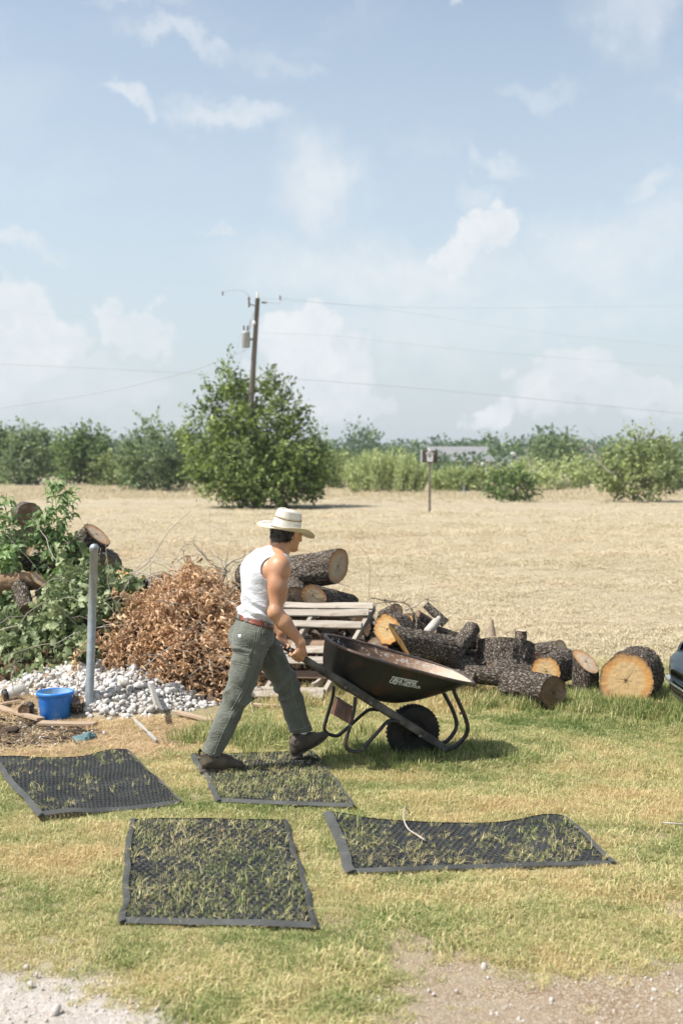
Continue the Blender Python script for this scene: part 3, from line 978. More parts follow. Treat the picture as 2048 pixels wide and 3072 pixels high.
# dark bark chips over the dirt patch
M_CHIP = simple_mat('dark_bark_chip', (.05, .034, .022), (.15, .10, .06), scale=2, rough=.95, bump=.3)
ch_ = [stone_mesh('chip_%d' % i, i + 90, 1, .35) for i in range(5)]
for me in ch_: me.materials.append(M_CHIP)
q = rg.uniform([-3.4, 8.3], [-1.4, 10.1], (3600, 2))
q = q[polydist(q, MULCH) + .12 * fbm(q * 3, 2, 12) < 0.03]
s_ = np.clip(rg.lognormal(math.log(.011), .5, len(q)), .004, .035)
scatter('bark_chips', np.c_[q, terrain(q[:, 0], q[:, 1]) + .003], eulers(len(q), rg, .3), np.stack([s_ * 1.6, s_, s_ * .6], 1), rg.integers(0, 5, len(q)), source_collection('chip_source', ch_), 'dark bark chips covering the dirt patch by the tub', 'bark chips')
# ================================================================== WHEELBARROW
HEAD = R(17)
HF = np.array([math.cos(HEAD), math.sin(HEAD), 0])       # heading of man and barrow
HL = np.array([-math.sin(HEAD), math.cos(HEAD), 0])      # to their left (away from the camera)
UP = np.array([0, 0, 1.0])
WC = P(1238, 2190, 8.33)                                  # wheel centre
def BP(px, py, v):
    return onplane(px, py, WC + HL * v, HL)

def barrow_paint(nt, b):
    p = nt.objc()
    n = nt.noise(p, 7, 6, .65); n2 = nt.noise(p, 40, 4)
    rust = nt.map(n, .56, .72)
    col = nt.mix(rust, (.010, .011, .012), (.075, .028, .012))
    col = nt.mix(nt.map(n2, .55, .8, 0, .25), col, (.06, .05, .04))
    bset(nt, b, color=col, rough=nt.mix(rust, (.42,) * 3, (.75,) * 3), spec=.4, normal=nt.bump(n2, .12, .002))
M_TRAY = material('black_tray_paint', barrow_paint)
def barrow_inside(nt, b):
    p = nt.objc()
    ln = nt.attr('along')
    n = nt.noise(p, 6, 6, .65); n2 = nt.noise(p, 30, 5, .7)
    base = nt.mix(nt.map(nt.math('ADD', ln, nt.math('MULTIPLY', nt.math('SUBTRACT', n, .5), .9)), .22, .55), (.026, .026, .028), (.25, .145, .09))
    base = nt.mix(nt.map(nt.math('ADD', ln, nt.math('MULTIPLY', nt.math('SUBTRACT', n2, .5), .5)), .62, .88), base, (.46, .35, .265))
    crust = nt.math('MULTIPLY', nt.map(n2, .54, .60), nt.map(nt.noise(p, 3.2, 3), .44, .51))
    col = nt.mix(crust, base, (.50, .48, .43))
    bset(nt, b, color=col, rough=.75, spec=.3, normal=nt.bump(nt.math('ADD', n2, crust), .5, .006))
M_TRAY_IN = material('rusty_tray_inside', barrow_inside)
M_RIM = simple_mat('worn_tray_rim', (.025, .028, .033), (.12, .075, .05), scale=14, rough=.42, bump=.15, spec=.5)
M_HANDLE = simple_mat('weathered_handle_wood', (.045, .042, .040), (.17, .155, .14), scale=9, rough=.8, bump=.6, bdist=.004, bscale=22, stretch=None, lo=.38, hi=.75)
M_TUBE = simple_mat('dark_steel_tube', (.016, .018, .021), (.10, .045, .025), scale=16, rough=.38, bump=.1, spec=.5, lo=.52, hi=.75)
M_PLATE = simple_mat('rusty_plate', (.16, .075, .048), (.07, .035, .026), scale=11, rough=.7, bump=.3)
M_TYRE = simple_mat('tyre_rubber', (.010, .010, .010), (.022, .02, .018), scale=10, rough=.8, bump=.2)
M_PRINT = simple_mat('white_print', (.62, .66, .67), (.42, .46, .47), scale=60, rough=.6, bump=.0, lo=.5, hi=.75)
M_BOLT = simple_mat('bolt_steel', (.35, .35, .34), (.2, .17, .15), scale=30, rough=.4, metal=.7)

barrow = thing('wheelbarrow', [WC[0], WC[1], 0], 'black steel wheelbarrow with rusty inside and grey wooden handles, pushed by the man', 'wheelbarrow')
# ---- tray
rb, rf = BP(988, 1930, 0), BP(1401, 2044, 0)
E1 = unit(rf - rb); TL = np.linalg.norm(rf - rb)
HT = unit(HL + UP * .085)                                # the tray leans a little to the near side
rb = rb + UP * .026
E3 = unit(np.cross(E1, HT));  E3 = E3 if E3[2] > 0 else -E3
NA = 72
ph = np.arange(NA) / NA * 2 * PI
def spow(v, p): return np.sign(v) * np.abs(v) ** p
def outline(x0, x1, w, pw, taper):
    cx = spow(np.cos(ph), pw[0]); cy = spow(np.sin(ph), pw[1])
    x = (x0 + x1) / 2 + (x1 - x0) / 2 * cx
    t = (x - x0) / (x1 - x0)
    return x, w * cy * (1 - taper * np.clip(t - .35, 0, 1) ** 1.5)
rx, ry = outline(0, TL, .315, (.62, .62), .20)
bx_, by_ = outline(.04 * TL, .60 * TL, .205, (.6, .6), .25)
DEPTH = .300
NR = 16
rings = []
for k in range(NR + 1):
    a_ = k / NR * PI / 2
    dp = math.sin(a_) ** .55; inn = 1 - math.cos(a_) ** .42 if k < NR else 1.0
    x = rx * (1 - dp) + bx_ * dp; y = ry * (1 - dp) + by_ * dp
    cx = .36 * TL
    x = x * (1 - inn) + cx * inn; y = y * (1 - inn)
    rings.append(rb + x[:, None] * E1 + y[:, None] * HT - (DEPTH * dp) * E3)
RG = np.array(rings)
def shell(RG, flip):
    m = MB(); m.grid(RG, closed_v=True)
    F = [f[::-1] for f in m.F] if flip else m.F
    return np.array(m.V), F
Vo, Fo = shell(RG, True)
cen = RG.reshape(-1, 3).mean(0)
n0 = np.cross(Vo[Fo[0][1]] - Vo[Fo[0][0]], Vo[Fo[0][2]] - Vo[Fo[0][0]])
if np.dot(n0, Vo[Fo[0][0]] - cen) < 0: Vo, Fo = shell(RG, False)
me_t = make_mesh('tmp', Vo, Fo)
nrm = np.array([v.normal[:] for v in me_t.vertices]); bpy.data.meshes.remove(me_t)
Vi = Vo - nrm * .004
V = np.vstack([Vo, Vi]); F = list(Fo) + [tuple(i + len(Vo) for i in f[::-1]) for f in Fo]
along = ((V - rb) @ E1) / TL
tray = part('tray', V, F, [M_TRAY, M_TRAY_IN], barrow, True, {'along': along}, label='deep black tray, rust and dried crust inside')
tray.data.polygons.foreach_set('material_index', np.array([0] * len(Fo) + [1] * len(Fo), np.int32))
MB().tube(RG[0] - E3 * .004, .011, 10, closed=True).part('rolled_rim', M_RIM, tray)
TRAY_BVH = BVHTree.FromPolygons([Vector(v) for v in Vo], [tuple(f) for f in Fo])

def cast(bvh, px, py, off=.0015):
    r = Vector(ray(px, py)).normalized()
    hit = bvh.ray_cast(Vector(EYE), r)
    if hit[0] is None: return None
    n = hit[1] if hit[1].dot(r) < 0 else -hit[1]
    return np.array(hit[0] + n * off)
def text_print(s, o, ex, ey, shear, width, height):
    """flat lettering: local text -> picture positions -> onto the tray side"""
    cu = bpy.data.curves.new('txt', 'FONT'); cu.body = s; cu.size = 1.0; cu.resolution_u = 3; cu.offset = .028
    to = bpy.data.objects.new('txt', cu); COL.objects.link(to)
    dg = bpy.context.evaluated_depsgraph_get(); dg.update()
    me = bpy.data.meshes.new_from_object(to.evaluated_get(dg))
    v = np.array([x.co[:2] for x in me.vertices]); f = [tuple(p.vertices) for p in me.polygons]
    bpy.data.objects.remove(to); bpy.data.curves.remove(cu); bpy.data.meshes.remove(me)
    lo, hi = v.min(0), v.max(0)
    u = (v[:, 0] - lo[0]) / (hi[0] - lo[0]) * width; w = (v[:, 1] - lo[1]) / (hi[1] - lo[1]) * height
    u = u + shear * w
    pxy = np.asarray(o) + u[:, None] * np.asarray(ex) + w[:, None] * np.asarray(ey)
    V = [cast(TRAY_BVH, *p) for p in pxy]
    return V, f
def print_poly(pxy, faces):
    return [cast(TRAY_BVH, *p) for p in pxy], faces
ex = np.array([math.cos(R(11)), math.sin(R(11))]); ey = np.array([ex[1], -ex[0]])
mb = MB()
def addp(v, f):
    if all(x is not None for x in v): mb.add(v, f)
addp(*text_print('TRUE TEMPER', (1177, 2043), ex, ey, .30, 71, 10.5))
addp(*text_print('STABLE-FOUR', (1194, 2054), ex, ey, .05, 67, 8.5))
def ribbon(path, w):
    path = np.array(path, float); T = np.gradient(path, axis=0); T = unit(T); Nn = np.stack([-T[:, 1], T[:, 0]], 1)
    v = np.vstack([path + Nn * w / 2, path - Nn * w / 2]); n = len(path)
    addp(*print_poly(v, [(i, i + 1, n + i + 1, n + i) for i in range(n - 1)]))
ribbon([np.array((1176, 2029.5)) + ex * t for t in np.linspace(0, 79, 12)], 2.6)
ribbon(smooth_path([(1178, 2031, 0), (1174, 2038, 0), (1169, 2043, 0), (1170, 2047, 0), (1176, 2048, 0)], 4)[:, :2], 2.6)
an = np.linspace(0, 2 * PI, 22)
ribbon(np.stack([1184.5 + 6.3 * np.cos(an), 2045 + 6.3 * np.sin(an)], 1), 3.2)
ribbon(np.stack([1184.5 + 2.2 * np.cos(an), 2045 + 2.2 * np.sin(an)], 1), 1.4)
if mb.V: mb.part('lettering', M_PRINT, tray, label='white printed lettering TRUE TEMPER STABLE-FOUR')

# ---- handles
def handle(v0, v1, pback, pfront, grip):
    a, b_ = BP(*pback, v0), BP(*pfront, v1)
    return a, b_
ga, gb = BP(871, 1948, -.265), BP(1336, 2246, -.075)
la = ga + HL * .53; lb = gb + HL * .15
def handle_mesh(a, b_):
    t = np.linspace(0, 1, 60)
    c = a + (b_ - a) * t[:, None]
    d = unit(b_ - a); s = unit(np.cross(d, UP)); w = np.cross(s, d)
    rad = np.interp(t, [0, .02, .06, .2, .34, .9, 1], [.013, .0175, .019, .021, .027, .027, .024])
    sq = np.interp(t, [0, .18, .32, 1], [1, 1, .45, .45])
    rings = []
    for i in range(len(t)):
        an = np.arange(16) / 16 * 2 * PI
        cx, cy = spow(np.cos(an), sq[i]), spow(np.sin(an), sq[i])
        rr = rad[i] * (1 + .03 * vnoise(np.stack([an * 3, np.full(16, t[i] * 9)], 1), 4))
        rings.append(c[i] + (rr * cx * .85)[:, None] * s + (rr * cy)[:, None] * w)
    m = MB(); m.grid(np.array(rings), closed_v=True)
    n = len(rings)
    m.F.append(tuple(range(16))[::-1]); m.F.append(tuple((n - 1) * 16 + k for k in range(16)))
    return m
handle_mesh(ga, gb).part('handle', M_HANDLE, barrow)
handle_mesh(la, lb).part('handle', M_HANDLE, barrow)
HANDLE_R, HANDLE_L = (ga, unit(gb - ga)), (la, unit(lb - la))
# ---- wheel
wr = .185
prof = [(.085, -.034), (.12, -.048), (.155, -.050), (.176, -.036), (.184, -.015), (.185, 0), (.184, .015), (.176, .036), (.155, .050), (.12, .048), (.085, .034)]
wz = WC.copy(); wz[2] = wr - .008
wheel = MB().lathe(wz, prof, 48, HL).part('wheel', M_TYRE, barrow)
tr = MB()
for k in range(40):
    a_ = k / 40 * 2 * PI
    d_ = math.cos(a_) * HF + math.sin(a_) * UP
    for s in (-1, 1):
        tr.box(wz + d_ * .183 + HL * .018 * s, (np.cross(d_, HL), HL, d_), (.007, .012, .0022))
tr.part('tread', M_TYRE, wheel, smooth=False)
MB().lathe(wz, [(.02, -.05), (.03, -.045), (.03, -.02), (.08, -.012), (.088, -.034), (.092, -.03), (.09, 0), (.092, .03), (.088, .034), (.08, .012), (.03, .02), (.03, .045), (.02, .05)], 32, HL, True, True).part('rim', M_TYRE, wheel)
MB().tube([wz - HL * .14, wz + HL * .14], .010, 10).part('axle', M_BOLT, barrow)
# ---- bent tube legs, brace, plate
def leg(pts, v):
    p = [BP(x, y, vv) for (x, y), vv in zip(pts, v)]
    return MB().tube(smooth_path(p, 7), .0125, 10).part('leg', M_TUBE, barrow)
leg([(1066, 2092), (1062, 2130), (1049, 2180), (1037, 2226), (1041, 2245), (1058, 2254), (1078, 2253), (1100, 2232), (1135, 2194), (1158, 2168), (1172, 2162), (1196, 2165)], [-.225] * 9 + [-.2, -.19, -.17])
leg([(1002, 2058), (997, 2095), (984, 2140), (973, 2180), (977, 2196), (990, 2204), (1012, 2207), (1030, 2194), (1070, 2158), (1098, 2134), (1115, 2128), (1135, 2130)], [.225] * 9 + [.2, .19, .17])
q4 = [BP(1007, 2090, .21), BP(1056, 2121, -.21), BP(1050, 2174, -.21), BP(992, 2140, .21)]
t_ = unit(np.cross(q4[1] - q4[0], q4[3] - q4[0]))
pv = [p - t_ * .002 for p in q4] + [p + t_ * .002 for p in q4]
plate = MB().add(pv, [(0, 1, 2, 3), (7, 6, 5, 4), (0, 4, 5, 1), (1, 5, 6, 2), (2, 6, 7, 3), (3, 7, 4, 0)]).part('brace_plate', M_PLATE, barrow, smooth=False, label='rust-brown plate between the legs')
MB().tube([q4[0], q4[1]], .006, 8).part('folded_edge', M_TUBE, plate)
# ---- front guards
g1 = [BP(1336, 2250, -.075), BP(1366, 2238, -.08), BP(1392, 2212, -.09), BP(1402, 2185, -.10), BP(1394, 2150, -.11), BP(1378, 2113, -.12), BP(1364, 2082, -.13), BP(1360, 2068, -.13)]
MB().tube(smooth_path(g1, 7), .0145, 10).part('front_guard', M_TUBE, barrow)
g2 = [p + HL * w for p, w in zip(g1, (.15, .16, .18, .20, .22, .24, .26, .26))]
MB().tube(smooth_path(g2, 7), .0145, 10).part('front_guard', M_TUBE, barrow)
for (px, py) in [(1051, 2177), (1088, 2246), (1380, 2140), (1269, 2195), (1036, 2062), (1112, 2110)]:
    v = -.235 if px < 1150 else (-.145 if px > 1300 else -.125)
    MB().lathe(BP(px, py, v), [(.009, 0), (.009, .006), (.005, .009)], 10, -HL, True, True).part('bolt', M_BOLT, barrow)
# ================================================================== PERSON
class Vox:
    """smoothly blended solid on a voxel grid -> one continuous surface"""
    def __init__(self, lo, hi, h):
        self.lo = np.array(lo, float); self.h = h
        self.n = np.ceil((np.array(hi) - self.lo) / h).astype(int) + 1
        self.D = np.full(self.n, 1.0)
        self.ax = [self.lo[i] + np.arange(self.n[i]) * h for i in range(3)]
    def win(self, lo, hi):
        s = []
        for i in range(3):
            a = max(0, int((lo[i] - self.lo[i]) / self.h)); b = min(self.n[i], int((hi[i] - self.lo[i]) / self.h) + 2)
            s.append(slice(a, max(a, b)))
        return tuple(s)
    def pts(self, s):
        return np.stack(np.meshgrid(self.ax[0][s[0]], self.ax[1][s[1]], self.ax[2][s[2]], indexing='ij'), -1)
    def put(self, s, d, k):
        c = self.D[s]
        if k > 0:
            h = np.maximum(k - np.abs(c - d), 0) / k
            self.D[s] = np.minimum(c, d) - h * h * k / 4
        else:
            self.D[s] = np.minimum(c, d)
    def cap(self, p0, p1, r0, r1, k=.02, side=None, end=None):
        p0, p1 = np.asarray(p0, float), np.asarray(p1, float)
        r0 = (r0, r0) if np.isscalar(r0) else r0; r1 = (r1, r1) if np.isscalar(r1) else r1
        m = max(*r0, *r1, end or 0) + k + .02
        s = self.win(np.minimum(p0, p1) - m, np.maximum(p0, p1) + m)
        if self.D[s].size == 0: return self
        X = self.pts(s)
        L = np.linalg.norm(p1 - p0); w = (p1 - p0) / max(L, 1e-9)
        if side is None: side = np.array([1.0, .13, .2]) if abs(w[0]) < .9 else np.array([0, 1.0, .2])
        u = unit(np.asarray(side) - w * np.dot(side, w)); v = np.cross(w, u)
        q = X - p0
        tw = q @ w; t = np.clip(tw / L, 0, 1)
        ov = tw - np.clip(tw, 0, L)
        a = r0[0] + (r1[0] - r0[0]) * t; b = r0[1] + (r1[1] - r0[1]) * t
        c = np.minimum(a, b) if end is None else end
        qu, qv = q @ u, q @ v
        k0 = np.sqrt((qu / a) ** 2 + (qv / b) ** 2 + (ov / c) ** 2) + 1e-6
        k1 = np.sqrt((qu / a ** 2) ** 2 + (qv / b ** 2) ** 2 + (ov / c ** 2) ** 2) + 1e-6
        self.put(s, k0 * (k0 - 1) / k1, k)
        return self
    def ell(self, c, r, axes=None, k=.02):
        c = np.asarray(c, float); m = max(r) + k + .02
        s = self.win(c - m, c + m)
        if self.D[s].size == 0: return self
        X = self.pts(s) - c
        if axes is None: axes = np.eye(3)
        q = [X @ unit(axes[i]) for i in range(3)]
        k0 = np.sqrt(sum((q[i] / r[i]) ** 2 for i in range(3))) + 1e-6
        k1 = np.sqrt(sum((q[i] / r[i] ** 2) ** 2 for i in range(3))) + 1e-6
        self.put(s, k0 * (k0 - 1) / k1, k)
        return self
    def allpts(self):
        return self.pts((slice(None),) * 3)
    def clip(self, p, n):
        """keep the side opposite to n"""
        d = (self.allpts() - np.asarray(p)) @ unit(n)
        self.D = np.maximum(self.D, d)
        return self
    def carve(self, other, grow=0.0, k=0.0):
        d = -(other.D - grow)
        self.D = np.maximum(self.D, d)
        return self
    def mesh(self):
        D = self.D; h = self.h
        S = D < 0
        n = D.shape
        c = np.zeros((n[0] - 1, n[1] - 1, n[2] - 1), np.int8)
        offs = [(i, j, k) for i in (0, 1) for j in (0, 1) for k in (0, 1)]
        for o in offs:
            c += S[o[0]:n[0] - 1 + o[0], o[1]:n[1] - 1 + o[1], o[2]:n[2] - 1 + o[2]]
        act = np.argwhere((c > 0) & (c < 8))
        ids = -np.ones(c.shape, np.int64); ids[tuple(act.T)] = np.arange(len(act))
        acc = np.zeros((len(act), 3)); cnt = np.zeros(len(act))
        for a in range(8):
            for ax in range(3):
                o = np.array(offs[a])
                if o[ax] == 1: continue
                o2 = o.copy(); o2[ax] = 1
                d0 = D[tuple((act + o).T)]; d1 = D[tuple((act + o2).T)]
                x = (d0 < 0) != (d1 < 0)
                t = np.where(x, d0 / np.where(x, d0 - d1, 1), 0)
                p = o + np.eye(3)[ax] * t[:, None]
                acc += p * x[:, None]; cnt += x
        V = self.lo + h * (act + acc / cnt[:, None])
        F = []
        for ax in range(3):
            b, cc = [(1, 2), (2, 0), (0, 1)][ax]
            sl0 = [slice(None)] * 3; sl1 = [slice(None)] * 3
            sl0[ax] = slice(0, -1); sl1[ax] = slice(1, None)
            s0, s1 = S[tuple(sl0)], S[tuple(sl1)]
            e = np.argwhere(s0 != s1)
            e = e[(e[:, b] > 0) & (e[:, cc] > 0) & (e[:, b] < n[b] - 1) & (e[:, cc] < n[cc] - 1)]
            fl = s0[tuple(e.T)]
            eb, ec = np.eye(3, dtype=int)[b], np.eye(3, dtype=int)[cc]
            q = np.stack([ids[tuple((e - eb - ec).T)], ids[tuple((e - ec).T)], ids[tuple(e.T)], ids[tuple((e - eb).T)]], 1)
            q = np.where(fl[:, None], q, q[:, ::-1])
            F.append(q)
        F = np.vstack(F); F = F[(F >= 0).all(1)]
        return V, F
def vnormals(V, F):
    n = np.zeros_like(V)
    fn = np.cross(V[F[:, 2]] - V[F[:, 0]], V[F[:, 3]] - V[F[:, 1]])
    for k in range(4): np.add.at(n, F[:, k], fn)
    return unit(n)
def relax(V, F, it=2, lam=.5):
    for _ in range(it):
        acc = np.zeros_like(V); cnt = np.zeros(len(V))
        for a_, b_ in ((0, 1), (1, 2), (2, 3), (3, 0)):
            np.add.at(acc, F[:, a_], V[F[:, b_]]); np.add.at(cnt, F[:, a_], 1)
            np.add.at(acc, F[:, b_], V[F[:, a_]]); np.add.at(cnt, F[:, b_], 1)
        V = V + lam * (acc / np.maximum(cnt, 1)[:, None] - V)
    return V

TYAW = R(27)                                              # the trunk is turned a little further away
TF_ = np.array([math.cos(TYAW), math.sin(TYAW), 0]); TLf = np.array([-math.sin(TYAW), math.cos(TYAW), 0])
J = dict(pelvis=P(758, 1905, 8.0), waist=P(764, 1852, 8.0), ribs=P(787, 1780, 8.02), chest=P(800, 1722, 8.03), upper=P(812, 1684, 8.04),
         neck=P(838, 1652, 8.05), head=P(858, 1600, 8.07))
J['rsh'] = P(840, 1697, 7.87); J['relb'] = P(827, 1838, 7.80)
gr, gd = HANDLE_R; gl, gld = HANDLE_L
HR = gr + gd * .055                                       # where the right hand holds
HLh = gl + gld * .075
J['lsh'] = P(820, 1690, 8.24); J['lelb'] = P(806, 1832, 8.40)
def hand_frame(d, outn):
    n = unit(outn - d * np.dot(outn, d)); u = np.cross(n, d); u = u if u[2] > 0 else -u
    return d, n, u
def wrist_of(c, d, outn):
    a, n, u = hand_frame(d, outn)
    return c + n * .026 + u * .070 - a * .028
J['rwr'] = wrist_of(HR, gd, -HL); J['lwr'] = wrist_of(HLh, gld, HL)
J['rhip'] = J['pelvis'] - HL * .085 - UP * .02; J['lhip'] = J['pelvis'] + HL * .085 - UP * .02 + HF * .03
J['rknee'] = P(713, 2086, 7.88); J['rank'] = P(628, 2272, 7.83)
J['lknee'] = P(856, 2046, 8.13); J['lank'] = P(906, 2208, 8.16)

# head frame
HY = R(42); hp = R(12)
hf = np.array([math.cos(HY) * math.cos(hp), math.sin(HY) * math.cos(hp), -math.sin(hp)])
hr = np.array([math.sin(HY), -math.cos(HY), 0]); hu = np.cross(hr, hf)
HC = P(863, 1598, 8.07)
def hpt(f, r, u): return HC + hf * f + hr * r + hu * u
HAX = (hf, hr, hu)

lo, hi = np.array([-1.02, 7.55, -.02]), np.array([.08, 8.65, 1.72])
def torso(v, g=0.0, k=.05):
    v.cap(J['pelvis'], J['waist'], (.150 + g, .108 + g), (.124 + g, .092 + g), k, TLf, .09)
    v.cap(J['waist'], J['ribs'], (.124 + g, .092 + g), (.148 + g, .110 + g), k, TLf, .09)
    v.cap(J['ribs'], J['chest'], (.148 + g, .110 + g), (.162 + g, .120 + g), k, TLf, .09)
    v.cap(J['chest'], J['upper'], (.162 + g, .120 + g), (.140 + g, .094 + g), k, TLf, .06)
    # upper back and shoulder line
    v.cap(J['upper'] - TLf * .12 - UP * .0, J['upper'] + TLf * .12, .062 + g, .062 + g, .06)
    v.cap(J['upper'] + UP * .01, J['neck'], (.085 + g, .07 + g), (.052 + g, .052 + g), .06, TLf)
    v.ell(J['chest'] - TF_ * .05 - TLf * .07 + UP * .01, (.10 + g, .085 + g, .11 + g), (TLf, TF_, UP), .05)
    v.ell(J['chest'] - TF_ * .05 + TLf * .07 + UP * .01, (.10 + g, .085 + g, .11 + g), (TLf, TF_, UP), .05)
def arm(v, sh, el, wr):
    mid = sh * .55 + el * .45
    v.ell(sh + (el - sh) * .10, (.070, .062, .082), (TF_, TLf, UP), .05)
    v.cap(sh, mid, .058, .052, .03); v.cap(mid, el, .051, .041, .03)
    v.ell(sh * .45 + el * .55 + TF_ * .012, (.050, .045, .082), (TF_, TLf, unit(el - sh)), .03)     # biceps
    v.ell(sh * .5 + el * .5 - TF_ * .018, (.042, .044, .088), (TF_, TLf, unit(el - sh)), .03)         # triceps
    v.ell(el - TF_ * .016, (.030, .034, .034), None, .03)
    fm = el * .68 + wr * .32
    v.cap(el, fm, .043, (.047, .043), .03); v.cap(fm, wr, (.047, .042), (.030, .024), .03)
def hand(v, c, d, outn):
    a, n, u = hand_frame(d, outn)
    wr = wrist_of(c, d, outn)
    kn = c + n * .031 - u * .010 + a * .004
    v.cap(wr, kn + u * .03, (.026, .021), (.040, .017), .018, a)
    v.cap(kn + u * .035, kn, (.041, .017), (.042, .015), .015, a, .014)
    for j, (s, ln) in enumerate(((.034, .95), (.011, 1.05), (-.012, 1.0), (-.034, .82))):
        k0 = kn + a * s
        k1 = c + a * s * .95 + n * .016 - u * .036 * ln
        k2 = c + a * s * .92 - n * .016 - u * .030 * ln
        k3 = c + a * s * .90 - n * .024 - u * .006
        v.cap(k0, k1, .0112, .0100, .006); v.cap(k1, k2, .0098, .0090, .004); v.cap(k2, k3, .0088, .0078, .004)
        v.ell(k0 + n * .004, (.0118,) * 3, None, .006)
    t0 = wr - n * .004 + a * .020 - u * .018
    t1 = c + a * .052 + n * .012 + u * .022; t2 = c + a * .060 - n * .016 + u * .020; t3 = c + a * .055 - n * .026 + u * .002
    v.cap(t0, t1, .016, .0125, .012); v.cap(t1, t2, .0118, .0105, .005); v.cap(t2, t3, .0105, .009, .005)

body = Vox(lo, hi, .0055)
torso(body)
arm(body, J['rsh'], J['relb'], J['rwr']); arm(body, J['lsh'], J['lelb'], J['lwr'])
hand(body, HR, gd, -HL); hand(body, HLh, gld, HL)
for h_, k_, a_ in (('rhip', 'rknee', 'rank'), ('lhip', 'lknee', 'lank')):
    body.cap(J[h_], J[k_], .072, .048, .03); body.cap(J[k_], J[a_], .046, .032, .03)
# neck with trapezius and throat
body.cap(J['neck'] - UP * .03, hpt(-.02, 0, -.05), (.056, .058), (.054, .056), .03)
body.cap(J['upper'] - TLf * .11 + UP * .035, hpt(-.035, .01, -.075), .036, .040, .05)
body.cap(J['upper'] + TLf * .11 + UP * .035, hpt(-.035, -.01, -.075), .036, .040, .05)
# head: skull, face wedge, jaw, brow, nose, lips, cheeks, chin, ears
body.ell(hpt(-.012, 0, .022), (.098, .076, .092), HAX, .02)
body.ell(hpt(.030, 0, -.022), (.066, .064, .080), HAX, .03)
body.cap(hpt(-.002, .046, -.050), hpt(.066, .014, -.092), .024, .018, .03)
body.cap(hpt(-.002, -.046, -.050), hpt(.066, -.014, -.092), .024, .018, .03)
body.ell(hpt(.078, 0, -.094), (.020, .024, .017), HAX, .02)
body.cap(hpt(.082, -.034, .022), hpt(.082, .034, .022), .013, .013, .02)
body.cap(hpt(.093, 0, .012), hpt(.116, 0, -.030), .009, .013, .014)
body.ell(hpt(.100, .012, -.033), (.011, .010, .009), HAX, .008); body.ell(hpt(.100, -.012, -.033), (.011, .010, .009), HAX, .008)
body.cap(hpt(.089, -.016, -.056), hpt(.089, .016, -.056), .0085, .0085, .008)
body.cap(hpt(.087, -.013, -.066), hpt(.087, .013, -.066), .009, .009, .006)
for s in (1, -1):
    body.ell(hpt(.064, .038 * s, -.018), (.020, .022, .018), HAX, .02)
    body.ell(hpt(.002, .086 * s, -.012), (.020, .009, .031), (unit(hf + hu * .15), unit(hr + hf * -.25 * s), hu), .010)
    body.ell(hpt(-.004, .091 * s, .004), (.017, .007, .017), (hf, unit(hr + hf * -.35 * s), hu), .006)
V, F = body.mesh()
V = relax(V, F, 1, .4)
def skin(nt, b):
    p = nt.objc()
    n = nt.noise(p, 6, 4); n2 = nt.noise(p, 90, 3)
    col = nt.mix(nt.map(n, .32, .68), (.52, .285, .165), (.37, .175, .092))
    col = nt.mix(nt.map(nt.noise(p, 38, 4, .65), .58, .75, 0, .35), col, (.33, .145, .085))
    bset(nt, b, color=col, rough=nt.map(n2, .3, .7, .36, .56), spec=.5, sss=.08, normal=nt.bump(n2, .08, .002))
    b.inputs['Subsurface Radius'].default_value = (.012, .005, .003)
M_SKIN = material('tanned_skin', skin)
man = solo('person', V, F, M_SKIN, 'man in straw cowboy hat, white tank top and olive trousers pushing the wheelbarrow', 'person', loc=np.array([J['pelvis'][0], J['pelvis'][1], 0]))

# ---- eyes (turned away from the camera)
M_EYE = simple_mat('eye_white', (.75, .73, .70), rough=.2, bump=0)
M_IRIS = simple_mat('dark_iris', (.03, .018, .01), rough=.2, bump=0)
for s in (1, -1):
    e_ = MB(); c_ = hpt(.078, .031 * s, .004)
    e_.lathe(c_, [(.0004, -.0115), (.006, -.0095), (.010, -.005), (.0115, 0), (.010, .005), (.006, .0095), (.0004, .0115)], 12, hf)
    eye = e_.part('eye', M_EYE, man)
    MB().lathe(c_ + hf * .0095, [(.0058, 0), (.004, .0018), (.0004, .0025)], 10, hf).part('iris', M_IRIS, eye)

# ---- hair
hv = Vox(HC - .19, HC + .19, .0045)
hv.ell(hpt(-.016, 0, .028), (.106, .086, .098), HAX, .0)
hv.ell(hpt(-.066, 0, -.036), (.046, .070, .056), HAX, .03)
hv.cap(hpt(-.030, .072, .03), hpt(-.034, .070, -.030), .018, .014, .02); hv.cap(hpt(-.030, -.072, .03), hpt(-.034, -.070, -.030), .018, .014, .02)
hv.cap(hpt(.026, .072, .03), hpt(.024, .072, .002), .009, .006, .010); hv.cap(hpt(.026, -.072, .03), hpt(.024, -.072, .002), .009, .006, .010)
X = hv.allpts() - HC
front = (X @ hf); sidev = np.abs(X @ hr); upv = X @ hu
hv.D = np.maximum(hv.D, np.minimum(front - .045 + 0 * upv, .028 - upv) if True else 0)
hv.D = np.maximum(hv.D, np.minimum(front + .012, .012 - upv - np.where((front > .004) & (front < .034) & (sidev > .066), .04, 0)))
fl = X.reshape(-1, 3)
curl = fbm(fl * np.array([60, 60, 45]), 2, 3).reshape(hv.D.shape)
hv.D = hv.D - .0100 * curl
HTF0 = unit(np.array([math.cos(HY), math.sin(HY), -math.tan(R(9))])); HTU0 = np.cross(unit(hr - UP * math.tan(R(8))), HTF0)
hv.D = np.maximum(hv.D, (hv.allpts() - P(858, 1588, 8.07)) @ HTU0 - .004)
HVv, HFf = hv.mesh()
def hairm(nt, b):
    p = nt.objc()
    n = nt.noise(nt.scale(p, (1, 1, .35)), 120, 4, .7)
    bset(nt, b, color=nt.mix(nt.map(n, .35, .7), (.006, .005, .005), (.026, .02, .017)), rough=.38, spec=.5, normal=nt.bump(n, .9, .006))
M_HAIR = material('black_hair', hairm)
